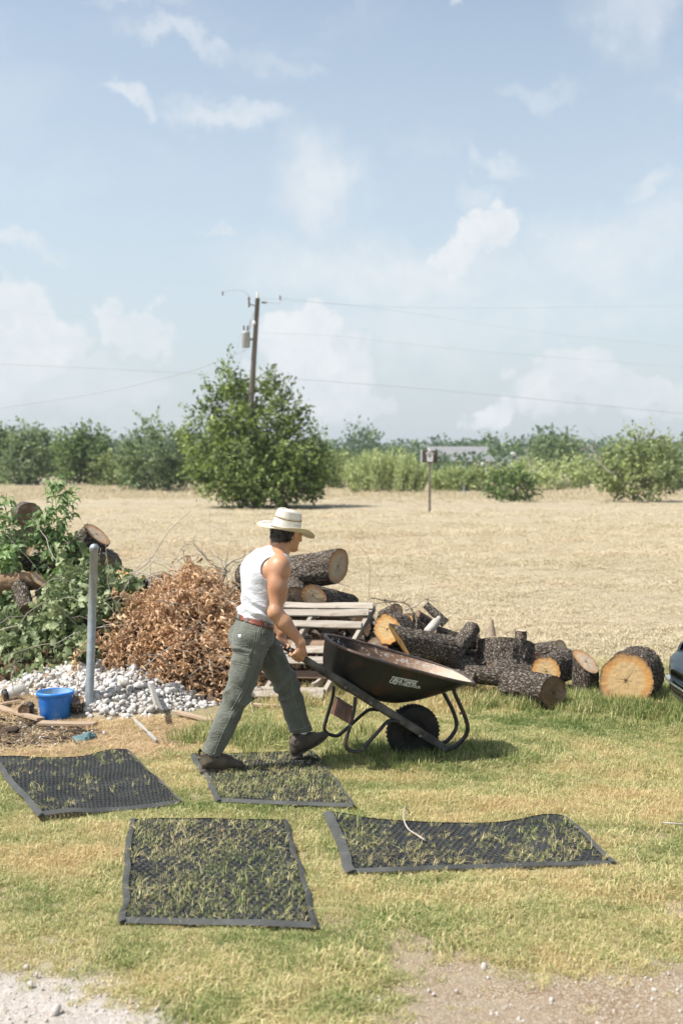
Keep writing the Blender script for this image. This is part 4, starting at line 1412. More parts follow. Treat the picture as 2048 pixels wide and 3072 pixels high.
hair = part('hair', HVv, HFf, M_HAIR, man)
rh = np.random.default_rng(5)
lk = MB()
for i in range(150):                                       # loose curls at the nape and sides
    a_ = rh.uniform(-1.35, 1.35) + PI
    base = hpt(.085 * math.cos(a_) - .012, .084 * math.sin(a_), rh.uniform(-.066, -.012))
    o_ = unit(base - hpt(-.012, 0, -.02))
    pts = [base - o_ * .008]
    d_ = unit(o_ * .5 + rh.normal(0, .5, 3) - hu * .6)
    for k in range(4):
        d_ = unit(d_ + rh.normal(0, .55, 3) - hu * .15 + o_ * .1); pts.append(pts[-1] + d_ * .0085)
    lk.tube(smooth_path(pts, 3), np.linspace(.0032, .0010, 13), 5)
lk.part('curls', M_HAIR, hair)

# ---- hat
def straw_hat(nt, b):
    p = nt.objc()
    w = nt.noise(p, 170, 2, .5); n = nt.noise(p, 14, 4)
    col = nt.mix(nt.map(n, .35, .7), (.70, .68, .61), (.60, .565, .47))
    col = nt.mix(nt.map(w, .52, .7, 0, .35), col, (.45, .38, .26))
    bset(nt, b, color=col, rough=.7, spec=.35, normal=nt.bump(w, .35, .002))
M_HAT = material('cream_straw', straw_hat)
M_BAND = simple_mat('brown_hat_cord', (.13, .07, .035), (.32, .22, .12), scale=160, rough=.7, bump=.3, bscale=300)
M_TRIM = simple_mat('hat_stitching', (.50, .38, .20), (.62, .52, .34), scale=120, rough=.7, bump=.2)
tilt = R(7)
tf = unit(hf * math.cos(-R(6)) + hu * math.sin(-R(6)) * 0 + hu * math.tan(R(4))); 
HTF = unit(np.array([math.cos(HY), math.sin(HY), -math.tan(R(9))])); HTR = unit(hr - UP * math.tan(R(8))); HTR = unit(HTR - HTF * np.dot(HTR, HTF)); HTU = np.cross(HTR, HTF)
H0 = P(858, 1588, 8.07)
def hatp(f, r, u): return H0 + np.multiply.outer(f, HTF) + np.multiply.outer(r, HTR) + np.multiply.outer(u, HTU)
nth = 96
th = np.arange(nth) / nth * 2 * PI
ct, st_ = np.cos(th), np.sin(th)
def brim_z(rr, c, s):
    k = np.clip(rr, 0, 1)
    return .034 * (np.abs(s) ** 2.2) * k ** 1.6 - .030 * np.clip(c, 0, 1) ** 1.6 * k ** 1.3 - .006 * np.clip(-c, 0, 1) ** 1.5 * k
ca, cb = .105, .086                                          # crown half sizes at the head band
ba, bb = .205, .172
def brim_ring(k, dz=0.0):
    f = (ca + (ba - ca) * k) * ct; r = (cb + (bb - cb) * k) * st_
    return hatp(f, r, brim_z(np.full(nth, k), ct, st_) + dz)
ks = np.linspace(0, 1, 14)
top = [brim_ring(k) for k in ks]; bot = [brim_ring(k, -.0035) for k in ks[::-1]]
crown = []
for k in np.linspace(0, 1, 15)[1:]:
    sh = 1 - .16 * k ** 1.2
    u_ = .118 * k
    crown.append((sh * ca, sh * cb, u_))
rows = bot + top[::-1][0:0]
hatm = MB()
hatm.grid(np.array(top[::-1] + [hatp(a_ * ct, b_ * st_, np.full(nth, u_)) for a_, b_, u_ in crown]), closed_v=True)
# crown top with a long teardrop crease and two side dents
a_, b_, u_ = crown[-1]
tops = []
for q_ in np.linspace(0, 1, 14)[1:]:
    f = a_ * (1 - q_) * ct; r = b_ * (1 - q_) * st_
    lift = .020 * math.sin(min(q_ * 2.6, 1) * PI / 2)
    cre = -.046 * np.exp(-(r / .026) ** 2) * np.clip(1.15 - (f / a_) ** 2 * .9, 0, 1) * min(1, q_ * 1.6)
    dent = -.020 * np.exp(-((np.abs(r) - .055) / .02) ** 2 - ((f - .055) / .035) ** 2)
    tops.append(hatp(f, r, u_ + lift + cre + dent + .010 * (f / a_) * 0))
hatm.grid(np.array([hatp(a_ * ct, b_ * st_, np.full(nth, u_))] + tops), closed_v=True)
hatm.grid(np.array(bot), closed_v=True)
hatm.grid(np.array([top[-1], bot[0]]), closed_v=True)
hat = hatm.part('cowboy_hat', M_HAT, man, label='cream straw cowboy hat with curled brim')
def hat_ring(k, grow, w, name, mt, zoff=0):
    A_ = []
    for dz in np.linspace(0, w, 4):
        kk = (k + dz) / .118
        sh = 1 - .16 * np.clip(kk, 0, 1) ** 1.2
        wv = .004 * np.sin(th * 2 + .6) if zoff else 0
        A_.append(hatp((sh * ca + grow) * ct, (sh * cb + grow) * st_, np.full(nth, k + dz) + wv))
    MB().grid(np.array(A_), closed_v=True).part(name, mt, hat)
hat_ring(.004, .0022, .007, 'sweat_band', M_BAND)
hat_ring(.066, .0028, .0055, 'hat_cord', M_BAND, 1); hat_ring(.074, .0022, .0035, 'hat_cord', M_TRIM, 1)
MB().tube(np.array(top[-1]) - HTU * .0015, .0032, 6, closed=True).part('brim_edge', M_TRIM, hat)
MB().tube(np.array(brim_ring(.72, .001)), .0016, 5, closed=True).part('brim_stitching', M_TRIM, hat)
for fx in (-.002, .014, .030):
    tt = math.acos(np.clip(fx / (ca * .97), -1, 1))
    c_ = hatp(np.array(fx), np.array(cb * .965 * math.sin(tt) + .001), np.array(.040))
    MB().lathe(c_, [(.0032, 0), (.0012, .001)], 8, HTR, True, True).part('eyelet', M_HAIR, hat)

# ---- tank top
armhole = Vox(lo, hi, .0055)
armhole.cap(P(826, 1712, 7.55), P(826, 1708, 7.94), (.090, .100), (.080, .090), .0, UP)
armhole.cap(P(846, 1704, 7.60), P(842, 1704, 7.92), (.060, .050), (.052, .040), .04, UP)
lsc = J['lsh'] + UP * .0
armhole.cap(lsc - TLf * .03, lsc + TLf * .4, (.085, .085), (.10, .10), .0, UP)
top_ = Vox(lo, hi, .0055)
torso(top_, .010)
for s in (-1, 1):
    top_.cap(J['upper'] + TLf * s * .088 + UP * .046 - TF_ * .05, J['upper'] + TLf * s * .082 + UP * .044 + TF_ * .05, (.026, .022), (.024, .020), .03, TLf)
BELT_P = P(764, 1862, 8.0); BELT_N = unit(UP * math.cos(R(17)) + HF * math.sin(R(17)))
top_.clip(BELT_P + BELT_N * .006, -BELT_N)
top_.carve(armhole)
neckv = Vox(lo, hi, .0055)
neckv.cap(J['neck'] - UP * .055 + TF_ * .035, J['neck'] + UP * .2, (.064, .064), (.072, .072), 0, TLf)
neckv.ell(J['upper'] + TF_ * .105 + UP * .02, (.075, .07, .10), (TLf, TF_, UP), .03)
top_.carve(neckv)
TV_, TF2 = top_.mesh()
nn = vnormals(TV_, TF2)
# soft pulls and creases around the waist and back
zz_ = TV_[:, 2]
hgt = np.clip((1.42 - zz_) / .4, 0, 1)
loc_ = TV_ - J['waist']
fold = np.sin((loc_[:, 2] * 70 + (loc_ @ TF_) * 38 + 2.2 * fbm(TV_ * 9, 2, 2)))
fold = np.sign(fold) * np.abs(fold) ** 1.4
amp = .0075 * np.exp(-((zz_ - J['waist'][2] - .05) / .07) ** 2) + .0028 * hgt
TV_ = TV_ + nn * (amp * fold + .004 * fbm(TV_ * 12, 2, 4) * hgt + .004 * np.exp(-((((TV_ - BELT_P) @ BELT_N) - .035) / .014) ** 2))[:, None]
def ribknit(nt, b):
    p = nt.objc()
    ang = nt.math('ARCTAN2', nt.math('ADD', nt.n('ShaderNodeSeparateXYZ').outputs[0], 0), 1.0)
    n = nt.noise(nt.scale(p, (220, 220, 8)), 1.0, 2)
    m = nt.noise(p, 16, 3)
    bset(nt, b, color=nt.mix(nt.map(m, .4, .7), (.57, .575, .60), (.52, .53, .56)), rough=.9, spec=.15, sheen=.2, normal=nt.bump(nt.noise(nt.scale(p, (1, 1, 2.2)), 20, 3, .5, 1.0), .5, .012, nt.bump(n, .25, .003)))
M_TANK = material('white_rib_knit', ribknit)
part('tank_top', TV_, TF2, M_TANK, man)

# ---- trousers
def trouser_solid(v, g=0.0):
    v.cap(J['pelvis'], J['waist'], (.168 + g, .128 + g), (.142 + g, .108 + g), .05, TLf, .08)
    v.ell(J['pelvis'] - HF * .055 - HL * .06 - UP * .02, (.095 + g, .09 + g, .10 + g), (HF, HL, UP), .05)
    v.ell(J['pelvis'] - HF * .045 + HL * .07 - UP * .02, (.095 + g, .09 + g, .10 + g), (HF, HL, UP), .05)
    v.cap(J['rhip'] - HF * .012, J['rknee'], (.112 + g, .106 + g), (.084 + g, .082 + g), .04)
    v.cap(J['rknee'], J['rank'], (.082 + g, .080 + g), (.066 + g, .064 + g), .04)
    v.cap(J['lhip'] + HF * .015, J['lknee'], (.108 + g, .102 + g), (.080 + g, .078 + g), .035)
    v.cap(J['lknee'], J['lank'], (.080 + g, .077 + g), (.070 + g, .066 + g), .04)
tv = Vox(lo, hi, .0055)
trouser_solid(tv)
tv.clip(BELT_P + BELT_N * .020, BELT_N)
rd, ld = unit(J['rank'] - J['rknee']), unit(J['lank'] - J['lknee'])
XX = tv.allpts()
dr = (XX - (P(636, 2266, 7.83))) @ unit(rd + HF * .10 - UP * .05)
dl = (XX - (P(907, 2190, 8.16))) @ unit(ld - HF * .25)
legside = ((XX - (J['rknee'] + J['lknee']) / 2) @ unit(J['lknee'] - J['rknee'] - UP * np.dot(J['lknee'] - J['rknee'], UP))) > 0
tv.D = np.maximum(tv.D, np.where(legside, np.where(XX[..., 2] < .6, dl, -1), np.where(XX[..., 2] < .6, dr, -1)))
QV, QF = tv.mesh()
qn = vnormals(QV, QF)
def seg_coord(V, a, b_):
    w = unit(b_ - a); q = V - a
    t = q @ w
    r_ = q - t[:, None] * w
    return t, r_
t1, r1 = seg_coord(QV, J['rknee'], J['rank']); t2, r2 = seg_coord(QV, J['lknee'], J['lank'])
t3, r3 = seg_coord(QV, J['rhip'], J['rknee']); t4, r4 = seg_coord(QV, J['lhip'], J['lknee'])
isR = np.linalg.norm(r1, axis=1) < np.linalg.norm(r2, axis=1)
disp = np.zeros(len(QV))
nz1 = fbm(QV * 7, 2, 14); nz2 = fbm(QV * 16, 2, 15)
def ridge(x): return 1 - 2 * np.abs(np.sin(x))
for sel, t, kn in ((isR, t1, 0), (~isR, t2, 0)):
    sd = (QV @ HF)
    below = np.exp(-((t - .02) / .11) ** 2)
    disp += np.where(sel, below * .0095 * ridge(t * 26 + sd * 11 + nz1 * 1.8), 0)
    low = np.clip((t - .15) / .3, 0, 1)
    disp += np.where(sel, low * .0060 * ridge(t * 15 - sd * 9 + nz1 * 2.2), 0)
crotch = np.exp(-(np.linalg.norm(QV - (J['pelvis'] + HF * .05 - UP * .10), axis=1) / .13) ** 2)
dvec = QV - (J['pelvis'] + HF * .09 - UP * .08)
disp += crotch * .011 * ridge(np.arctan2(dvec[:, 2], dvec @ HF) * 5.0 + nz1 * 1.6)
seat = np.exp(-(np.linalg.norm(QV - (J['rhip'] - HF * .09 - UP * .07), axis=1) / .10) ** 2)
disp += seat * .012 * ridge(((QV[:, 2] - J['rhip'][2]) * 34 + (QV @ HF) * 12 + nz1 * 1.2))
disp += .005 * nz2 + .006 * nz1
hemr = np.where(isR, np.exp(-((t1 - (np.linalg.norm(J['rank'] - J['rknee']) - .02)) / .012) ** 2), np.exp(-((t2 - (np.linalg.norm(J['lank'] - J['lknee']) - .045)) / .012) ** 2))
disp += .0018 * hemr
QV = QV + qn * disp[:, None]
QV = relax(QV, QF, 1, .3)
def duck(nt, b):
    p = nt.objc()
    n = nt.noise(p, 9, 5, .6); w = nt.noise(p, 320, 2)
    col = nt.mix(nt.map(n, .32, .7), (.102, .109, .088), (.157, .164, .136))
    col = nt.mix(nt.map(nt.noise(p, 26, 4), .60, .78, 0, .35), col, (.22, .22, .17))
    bset(nt, b, color=col, rough=.92, spec=.12, sheen=.25, normal=nt.bump(nt.noise(nt.scale(p, (1, 1, 1.8)), 34, 4, .55, 1.4), .75, .014, nt.bump(w, .3, .003)))
M_DUCK = material('olive_duck_canvas', duck)
M_STITCH = simple_mat('olive_stitching', (.24, .25, .20), (.17, .18, .14), scale=90, rough=.9, bump=.2)
trousers = part('trousers', QV, QF, M_DUCK, man)
TB = BVHTree.FromPolygons([Vector(v) for v in QV], [tuple(int(i) for i in f) for f in QF])
def stitch(path, name, rad=.0022, off=.0016, mt=None):
    pts = [cast(TB, x, y, off) for x, y in smooth_path([(a_, b_, 0) for a_, b_ in path], 6)[:, :2]]
    pts = [p for p in pts if p is not None]
    if len(pts) > 2: MB().tube(pts, rad, 5).part(name, mt or M_STITCH, trousers)
def panel(poly, name, mt, off=.0035, n=7, **kw):
    a, b_, c, d_ = [np.array(p, float) for p in poly]
    A_ = []
    for s in np.linspace(0, 1, n):
        row = []
        for t in np.linspace(0, 1, n):
            q = (a * (1 - s) + b_ * s) * (1 - t) + (d_ * (1 - s) + c * s) * t
            e_ = 0.3 if s in (0, 1) or t in (0, 1) else 1
            h_ = cast(TB, q[0], q[1], off * e_)
            if h_ is None: return
            row.append(h_)
        A_.append(row)
    MB().grid(np.array(A_)).part(name, mt, trousers, **kw)
panel([(701, 1886), (766, 1896), (757, 1946), (704, 1935)], 'back_pocket', M_DUCK, .0055, 9)
panel([(694, 1988), (752, 2000), (728, 2068), (690, 2050)], 'leg_pocket', M_DUCK, .0055, 9)
stitch([(701, 1886), (733, 1890), (766, 1896)], 'seam'); stitch([(766, 1896), (762, 1926), (750, 1958), (735, 1964), (712, 1955)], 'seam')
stitch([(786, 1876), (776, 1915), (768, 1980), (752, 2030), (730, 2080), (700, 2135), (670, 2195), (642, 2262)], 'seam', .0019)
stitch([(780, 1878), (770, 1915), (762, 1978), (746, 2028), (724, 2076), (694, 2130)], 'seam')
stitch([(694, 1988), (724, 1993), (752, 2000)], 'seam'); stitch([(690, 2050), (710, 2060), (728, 2068)], 'seam'); stitch([(691, 2044), (711, 2054), (730, 2061)], 'seam')
stitch([(818, 1890), (815, 1908), (802, 1924), (778, 1934)], 'pocket_edge', .0026)
stitch([(612, 2239), (632, 2258), (664, 2270)], 'seam'); stitch([(877, 2190), (905, 2186), (934, 2174)], 'seam')
stitch([(866, 1985), (872, 2030), (878, 2080), (896, 2135), (915, 2180)], 'seam')
panel([(738, 1960), (752, 1958), (752, 1996), (744, 1990)], 'hammer_loop', M_DUCK, .010, 7)
M_PATCH = simple_mat('patch_cloth', (.66, .66, .68), (.55, .56, .6), scale=40, rough=.9, bump=.2)
M_ORANGE = simple_mat('patch_orange', (.62, .27, .05), (.5, .2, .04), scale=40, rough=.9, bump=.2)
panel([(714, 1900), (727, 1901), (726, 1916), (713, 1914)], 'cloth_patch', M_PATCH, .0058, 5, label='small white square patch with an orange mark')
panel([(717.5, 1904), (723.5, 1904.5), (723, 1910.5), (717, 1910)], 'patch_mark', M_ORANGE, .0070, 4)

# ---- belt and loops
bv = Vox(lo, hi, .0055)
trouser_solid(bv, .010)
dB = np.abs((bv.allpts() - BELT_P) @ BELT_N) - .0165
bv.D = np.maximum(bv.D, dB); bv.D = np.where(bv.allpts()[..., 2] < .75, 1.0, bv.D)
BV, BF = bv.mesh()
M_BELT = simple_mat('red_brown_leather', (.20, .055, .030), (.13, .035, .02), scale=12, rough=.42, bump=.25, spec=.5)
belt = part('belt', BV, BF, M_BELT, man)
BB = BVHTree.FromPolygons([Vector(v) for v in BV], [tuple(int(i) for i in f) for f in BF])
for (x, y) in ((742, 1853), (797, 1872), (716, 1846)):
    A_ = []
    for yy in np.linspace(-11, 12, 7):
        row = []
        for xx in (-4.5, 0, 4.5):
            h_ = cast(BB, x + xx - yy * .18, y + yy, .004) 
            if h_ is None: h_ = cast(TB, x + xx - yy * .18, y + yy, .004)
            row.append(h_)
        if all(r_ is not None for r_ in row): A_.append(row)
    if len(A_) > 2: MB().grid(np.array(A_)).part('belt_loop', M_DUCK, trousers)

# ---- boots
def boot(ank, sole_c, fwd, lift, name):
    """chelsea boot: sole_c is the ground point under the ankle"""
    f = unit(fwd); s = unit(np.cross(UP, f)); u = np.cross(f, s)
    def bp(a, b_, c): return sole_c + f * a + s * b_ + u * c
    v = Vox(np.minimum(bp(.08, 0, .08), ank) - .26, np.maximum(bp(.08, 0, .08), ank) + .26, .0045)
    v.cap(bp(-.020, 0, .070), ank + unit(ank - bp(-.02, 0, .07)) * .015, (.048, .042), (.054, .047), .02, f, .012)
    v.cap(bp(-.045, 0, .050), bp(.06, 0, .050), (.038, .040), (.044, .038), .03, s, .030)
    v.cap(bp(.05, 0, .048), bp(.160, .006, .036), (.045, .036), (.042, .026), .03, s, .034)
    v.cap(bp(.00, 0, .095), bp(.10, 0, .066), (.036, .031), (.036, .025), .045, s)
    d_ = (v.allpts() - bp(0, 0, .016)) @ (-u)
    v.D = np.maximum(v.D, d_)
    BVv, BFf = v.mesh()
    o = part(name, BVv, BFf, M_BOOT, man)
    # sole with heel
    m = MB()
    an = np.arange(36) / 36 * 2 * PI
    L0, L1 = -.082, .203
    ox = (L0 + L1) / 2 + (L1 - L0) / 2 * spow(np.cos(an), .8)
    wd = np.interp(ox, [-.09, -.03, .04, .12, .205], [.034, .036, .034, .046, .030])
    oy = wd * spow(np.sin(an), .75)
    pr = lambda z, g: np.array([bp(a * (1 + g), b_ * (1 + g), z + .012 * max(0, (a - .12) / .09) ** 2) for a, b_ in zip(ox, oy)])
    A_ = np.array([pr(.006, -.02), pr(.008, .0), pr(.014, .01), pr(.020, .01), pr(.022, -.04)])
    m.grid(A_, closed_v=True); m.F.append(tuple(range(36))[::-1])
    m.box(bp(-.052, 0, .002), (f, s, u), (.036, .033, .010))
    m.part('sole', M_SOLE, o)
    # elastic side panel and pull tab
    for sd in (-1, 1):
        w = bp(-.005, .0455 * sd, .095)
        A_ = np.array([[bp(-.030 + .05 * i / 5 + .006 * j / 5, sd * (.044 + .003 * math.sin(j / 5 * PI) - .002 * abs(i / 5 - .5)), .060 + .055 * j / 5) for i in range(6)] for j in range(6)])
        MB().grid(A_).part('elastic_panel', M_ELASTIC, o)
    tb = ank - f * .052
    MB().tube(smooth_path([tb - u * .012, tb - f * .008 + u * .02, tb - f * .002 + u * .036, tb + f * .006 + u * .02], 5), .003, 6, flat=2.2).part('pull_tab', M_ELASTIC, o)
    return o
M_BOOT = simple_mat('worn_brown_leather', (.052, .040, .029), (.105, .084, .062), scale=14, rough=.62, bump=.3, bdist=.004, spec=.35)
M_SOLE = simple_mat('dark_boot_sole', (.04, .033, .028), (.09, .075, .06), scale=20, rough=.8, bump=.3)
M_ELASTIC = simple_mat('dark_elastic', (.022, .014, .012), rough=.9, bump=.3, bscale=200)
sr = P(641, 2316, 7.83); sr[2] = .030
boot(P(626, 2264, 7.83), sr, unit(HF + HL * -.10), 0, 'boot')
fl_ = unit(HF * math.cos(R(27)) + UP * math.sin(R(27)))
boot(P(901, 2212, 8.15), P(910, 2258, 8.15), fl_, 0, 'boot')
M_SOCK = simple_mat('white_sock', (.72, .72, .74), (.6, .6, .62), scale=30, rough=.95, bump=.3)
MB().tube([P(907, 2170, 8.16), P(903, 2190, 8.16), P(901, 2208, 8.15), P(902, 2222, 8.15)], [.044, .045, .047, .044], 20).part('sock', M_SOCK, man)
# ---- neck chain
ch = []
for a_ in np.linspace(0, 2 * PI, 40)[:-1]:
    ch.append(J['neck'] + TLf * .070 * math.cos(a_) + TF_ * (.066 * math.sin(a_) + .008) - UP * (.012 + .034 * max(0, math.sin(a_))) )
M_SILVER = simple_mat('silver_chain', (.8, .79, .76), rough=.25, bump=0, metal=1.0)
MB().tube(np.array(ch), .0022, 5, closed=True).part('necklace', M_SILVER, man)
# ================================================================== LOGS
M_SPLIT = simple_mat('split_wood', (.27, .175, .105), (.15, .095, .058), scale=9, rough=.9, bump=.6, bdist=.01, bscale=26)
M_TWIG = simple_mat('grey_twig_bark', (.30, .24, .18), (.17, .125, .09), scale=18, rough=.9, bump=.4)
def bark(nt, b):
    p = nt.attr('bc', 'Vector')
    warp = nt.noise(p, 30, 3, what=1)
    q = nt.vmath('ADD', p, nt.vmath('MULTIPLY', nt.vmath('SUBTRACT', warp, (.5, .5, .5)), (.03, .03, .045)))
    q = nt.scale(q, (1, 1, .42))
    sv = nt.n('ShaderNodeVectorMath', operation='SCALE'); nt.set(sv.inputs[0], q); nt.set(sv.inputs['Scale'], nt.map(nt.rnd(), 0, 1, .9, 1.5)); q = sv.outputs[0]
    e = nt.voro(q, 52, 'DISTANCE_TO_EDGE'); e2 = nt.voro(q, 120, 'DISTANCE_TO_EDGE')
    cid = nt.voro(q, 52, 'F1', 'Color')
    bw = nt.n('ShaderNodeRGBToBW'); nt.set(bw.inputs[0], cid)
    n = nt.noise(p, 14, 5, .6); n2 = nt.noise(p, 130, 4, .6)
    plate = nt.map(nt.math('ADD', e, nt.math('MULTIPLY', nt.math('SUBTRACT', n2, .5), .14)), .02, .22)
    top = nt.ramp(nt.math('ADD', nt.math('MULTIPLY', bw.outputs[0], .6), nt.math('MULTIPLY', n2, .5)), [(.2, (.115, .090, .070)), (.5, (.195, .165, .135)), (.8, (.30, .265, .225))])
    top = nt.mix(nt.map(n, .56, .7, 0, .6), top, (.17, .105, .068))
    col = nt.mix(plate, (.038, .029, .022), top)
    col = nt.mix(nt.map(e2, .0, .06, .55, 0), col, (.04, .03, .022))
    col = nt.hsv(col, v=nt.map(nt.rnd(), 0, 1, .85, 1.35))
    h = nt.math('ADD', plate, nt.math('MULTIPLY', n2, .3))
    bset(nt, b, color=col, rough=.95, spec=.1, normal=nt.bump(h, .9, .012))
M_BARK = material('furrowed_bark', bark)
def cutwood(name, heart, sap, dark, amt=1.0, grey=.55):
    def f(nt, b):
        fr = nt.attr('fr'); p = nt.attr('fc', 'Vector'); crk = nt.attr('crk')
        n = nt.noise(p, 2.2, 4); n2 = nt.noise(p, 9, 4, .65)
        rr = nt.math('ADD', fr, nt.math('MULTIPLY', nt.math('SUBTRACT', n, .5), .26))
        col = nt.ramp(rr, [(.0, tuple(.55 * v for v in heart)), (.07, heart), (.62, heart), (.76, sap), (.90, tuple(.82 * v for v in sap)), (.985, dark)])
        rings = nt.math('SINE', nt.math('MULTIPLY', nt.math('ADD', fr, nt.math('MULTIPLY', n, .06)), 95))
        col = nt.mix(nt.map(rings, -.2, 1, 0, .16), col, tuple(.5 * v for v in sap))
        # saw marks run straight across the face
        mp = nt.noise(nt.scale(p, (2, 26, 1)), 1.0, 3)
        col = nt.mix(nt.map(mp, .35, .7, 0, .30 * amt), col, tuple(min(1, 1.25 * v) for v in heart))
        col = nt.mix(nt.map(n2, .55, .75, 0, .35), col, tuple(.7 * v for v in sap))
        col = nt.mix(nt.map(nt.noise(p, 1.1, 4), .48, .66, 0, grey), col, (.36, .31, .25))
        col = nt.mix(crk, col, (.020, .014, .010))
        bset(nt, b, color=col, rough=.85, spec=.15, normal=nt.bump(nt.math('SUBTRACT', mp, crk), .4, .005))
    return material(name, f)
M_FRESH = cutwood('fresh_orange_cut', (.54, .375, .185), (.55, .275, .085), (.12, .055, .03), grey=.22)
M_TAN = cutwood('weathered_tan_cut', (.46, .36, .25), (.46, .24, .10), (.10, .06, .04))
M_SHADECUT = cutwood('shaded_brown_cut', (.17, .11, .07), (.20, .12, .07), (.05, .035, .025))  # dark brown wood; shade on ends turned from the sun put into the colour
M_PALE = cutwood('pale_cut', (.56, .47, .36), (.52, .33, .16), (.14, .09, .05))
def log(p0, p1, r0, r1=None, seed=0, label='', cut0=None, cut1=None, sl0=(0, 0), sl1=(0, 0), name='log', cat='log', amp=1.0, half=None, group='cut logs heaped behind the barrow', barkm=None):
    """p0 is the end that shows; sl slants that end's cut; half keeps one side of the axis (direction) to give a split face"""
    p0, p1 = np.asarray(p0, float), np.asarray(p1, float)
    r1 = r0 if r1 is None else r1
    L = np.linalg.norm(p1 - p0); w = unit(p1 - p0)
    ref = UP if abs(w[2]) < .85 else np.array([1.0, 0, 0])
    u = unit(np.cross(ref, w)); v = np.cross(w, u)
    na = int(np.clip(r0 * 520, 36, 110)); ns = int(np.clip(L / .011, 10, 90))
    th = np.arange(na) / na * 2 * PI
    c, s = np.cos(th), np.sin(th)
    lobe = 1 + .07 * vnoise(np.stack([c * 1.3 + seed, s * 1.3], 1), seed) + .03 * vnoise(np.stack([c * 3.1 + seed, s * 3.1], 1), seed + 1)
    T = np.linspace(0, 1, ns)
    Pm = np.zeros((ns, na, 3)); BK = np.zeros((ns, na, 3))
    for i, t in enumerate(T):
        r = r0 + (r1 - r0) * t
        q = np.stack([c * r / .017 + seed * 7, s * r / .017, np.full(na, t * L / .075)], 1)
        n1 = vnoise(q, seed + 2); n2 = vnoise(q * np.array([2.1, 2.1, 2.4]), seed + 3); n3 = vnoise(q * .5 + 3, seed + 5)
        plate = 1 - np.abs(n1 + .35 * n2) * 1.9
        fiss = np.clip(1 - plate, 0, 1)                                 # 1 on plates
        b_ = np.clip(.25 + fiss * .75 + .25 * n3, 0, 1)
        BK[i] = np.stack([c * r + seed * .37, s * r, np.full(na, t * L)], 1)
        rr = r * lobe * (1 + .03 * vnoise(np.stack([np.full(na, t * 4 + seed), th], 1), seed + 9)) + amp * min(.016, r * .11) * (b_ - .7)
        s0 = (sl0[0] * c + sl0[1] * s) * r * (1 - t) + (sl1[0] * c + sl1[1] * s) * r * t
        Pm[i] = p0 + w * (t * L) + rr[:, None] * (c[:, None] * u + s[:, None] * v) + s0[:, None] * w
    o = thing(name, [(p0[0] + p1[0]) / 2, (p0[1] + p1[1]) / 2, min(p0[2], p1[2]) - r0 * .8], label, cat, group)
    m = MB(); m.grid(Pm, closed_v=True)
    V_ = np.array(m.V); F_ = [f[::-1] for f in m.F]
    part('bark', V_, np.array(F_), barkm or M_BARK, o, True, {'bc': BK.reshape(-1, 3)})
    for end, cm in ((0, cut0), (1, cut1)):
        cm = cm or M_SHADECUT
        ring = Pm[0] if end == 0 else Pm[-1]
        cen = ring.mean(0)
        nr = 16
        rs = np.linspace(0.02, 1, nr)
        rn = np.random.default_rng(seed * 2 + end)
        cracks = [(rn.uniform(0, 2 * PI), rn.uniform(.15, .62), rn.uniform(.009, .022)) for _ in range(9)]
        A_ = []; fr = []; fc = []; ck = []
        inset = -w * .004 if end else w * .004
        for k, q in enumerate(rs):
            rim = cen + (ring - cen) * min(q, .995)
            A_.append(rim + inset * (1 - q ** 6) + w * .0015 * vnoise(np.stack([c * q * 9, s * q * 9], 1), seed + 20)[:, None])
            fr.append(np.full(na, q)); fc.append(np.stack([c * q, s * q, np.full(na, seed * 1.7)], 1))
            cr = np.zeros(na)
            for (a_, ln, wd) in cracks:
                wob = .15 * math.sin(q * 9 + a_)
                da = np.abs((th - a_ - wob + PI) % (2 * PI) - PI) * q
                cr = np.maximum(cr, np.clip(1 - da / (wd * (1.15 - q / ln)), 0, 1) if q < ln else 0)
            ck.append(np.maximum(cr, np.clip(1 - q / .10, 0, 1)))
        m = MB(); m.grid(np.array(A_), closed_v=True)
        F_ = m.F if end == 0 else [f[::-1] for f in m.F]
        m2 = [tuple(range(na))]
        part('cut_face', m.V, [f[::-1] for f in F_] + m2, cm, o, False, {'fr': np.concatenate(fr), 'fc': np.concatenate(fc), 'crk': np.concatenate(ck)})
    return o
GL = 'sawn logs in the row behind the barrow'
log(P(1875, 2041, 10.0), P(1875, 2041, 10.0) + np.array([.20, .44, -.01]), .222, .225, 3, 'largest round log at the right end, bright orange cut face towards us', M_FRESH, M_TAN, group=GL)
log(P(1660, 2080, 9.86), P(1535, 2060, 10.30), .135, .142, 4, 'short log lying on its side in front, shaded brown hollow-looking end', M_SHADECUT, M_SHADECUT, group=GL)
log(P(1637, 2014, 10.45), P(1695, 1992, 10.85), .135, .14, 5, 'log with half-hidden orange cut face behind the short front log', M_FRESH, M_TAN, group=GL)
log(P(1756, 1984, 10.42), P(1758, 2085, 10.45), .108, .118, 6, 'upright split log with slanted top left of the largest log', M_TAN, M_SHADECUT, sl0=(-.55, .6), group=GL)
log(P(1515, 1928, 11.1), P(1517, 2046, 11.0), .262, .285, 7, 'wide dark tree stump standing upright in the log row', M_PALE, M_SHADECUT, sl0=(.03, .05), amp=1.5, name='stump', cat='stump', group=GL)
log(P(1562, 1891, 11.05), P(1560, 1925, 11.05), .055, .06, 8, 'small round block standing on the wide dark stump', M_PALE, M_SHADECUT, group=GL)
log(P(1684, 1946, 11.25), P(1600, 1962, 11.45), .085, .10, 10, 'log poking out to the right behind the wide stump', M_PALE, M_SHADECUT, group=GL)
log(P(1418, 1882, 11.0), P(1336, 1990, 10.7), .075, .09, 11, 'slanting mossy log leaning up against the wide stump', M_SHADECUT, M_SHADECUT, group=GL)
log(P(1160, 1889, 10.72), P(1245, 1885, 11.2), .130, .135, 12, 'log with round orange cut face showing above the barrow, beside the pallet', M_FRESH, M_TAN, group=GL)
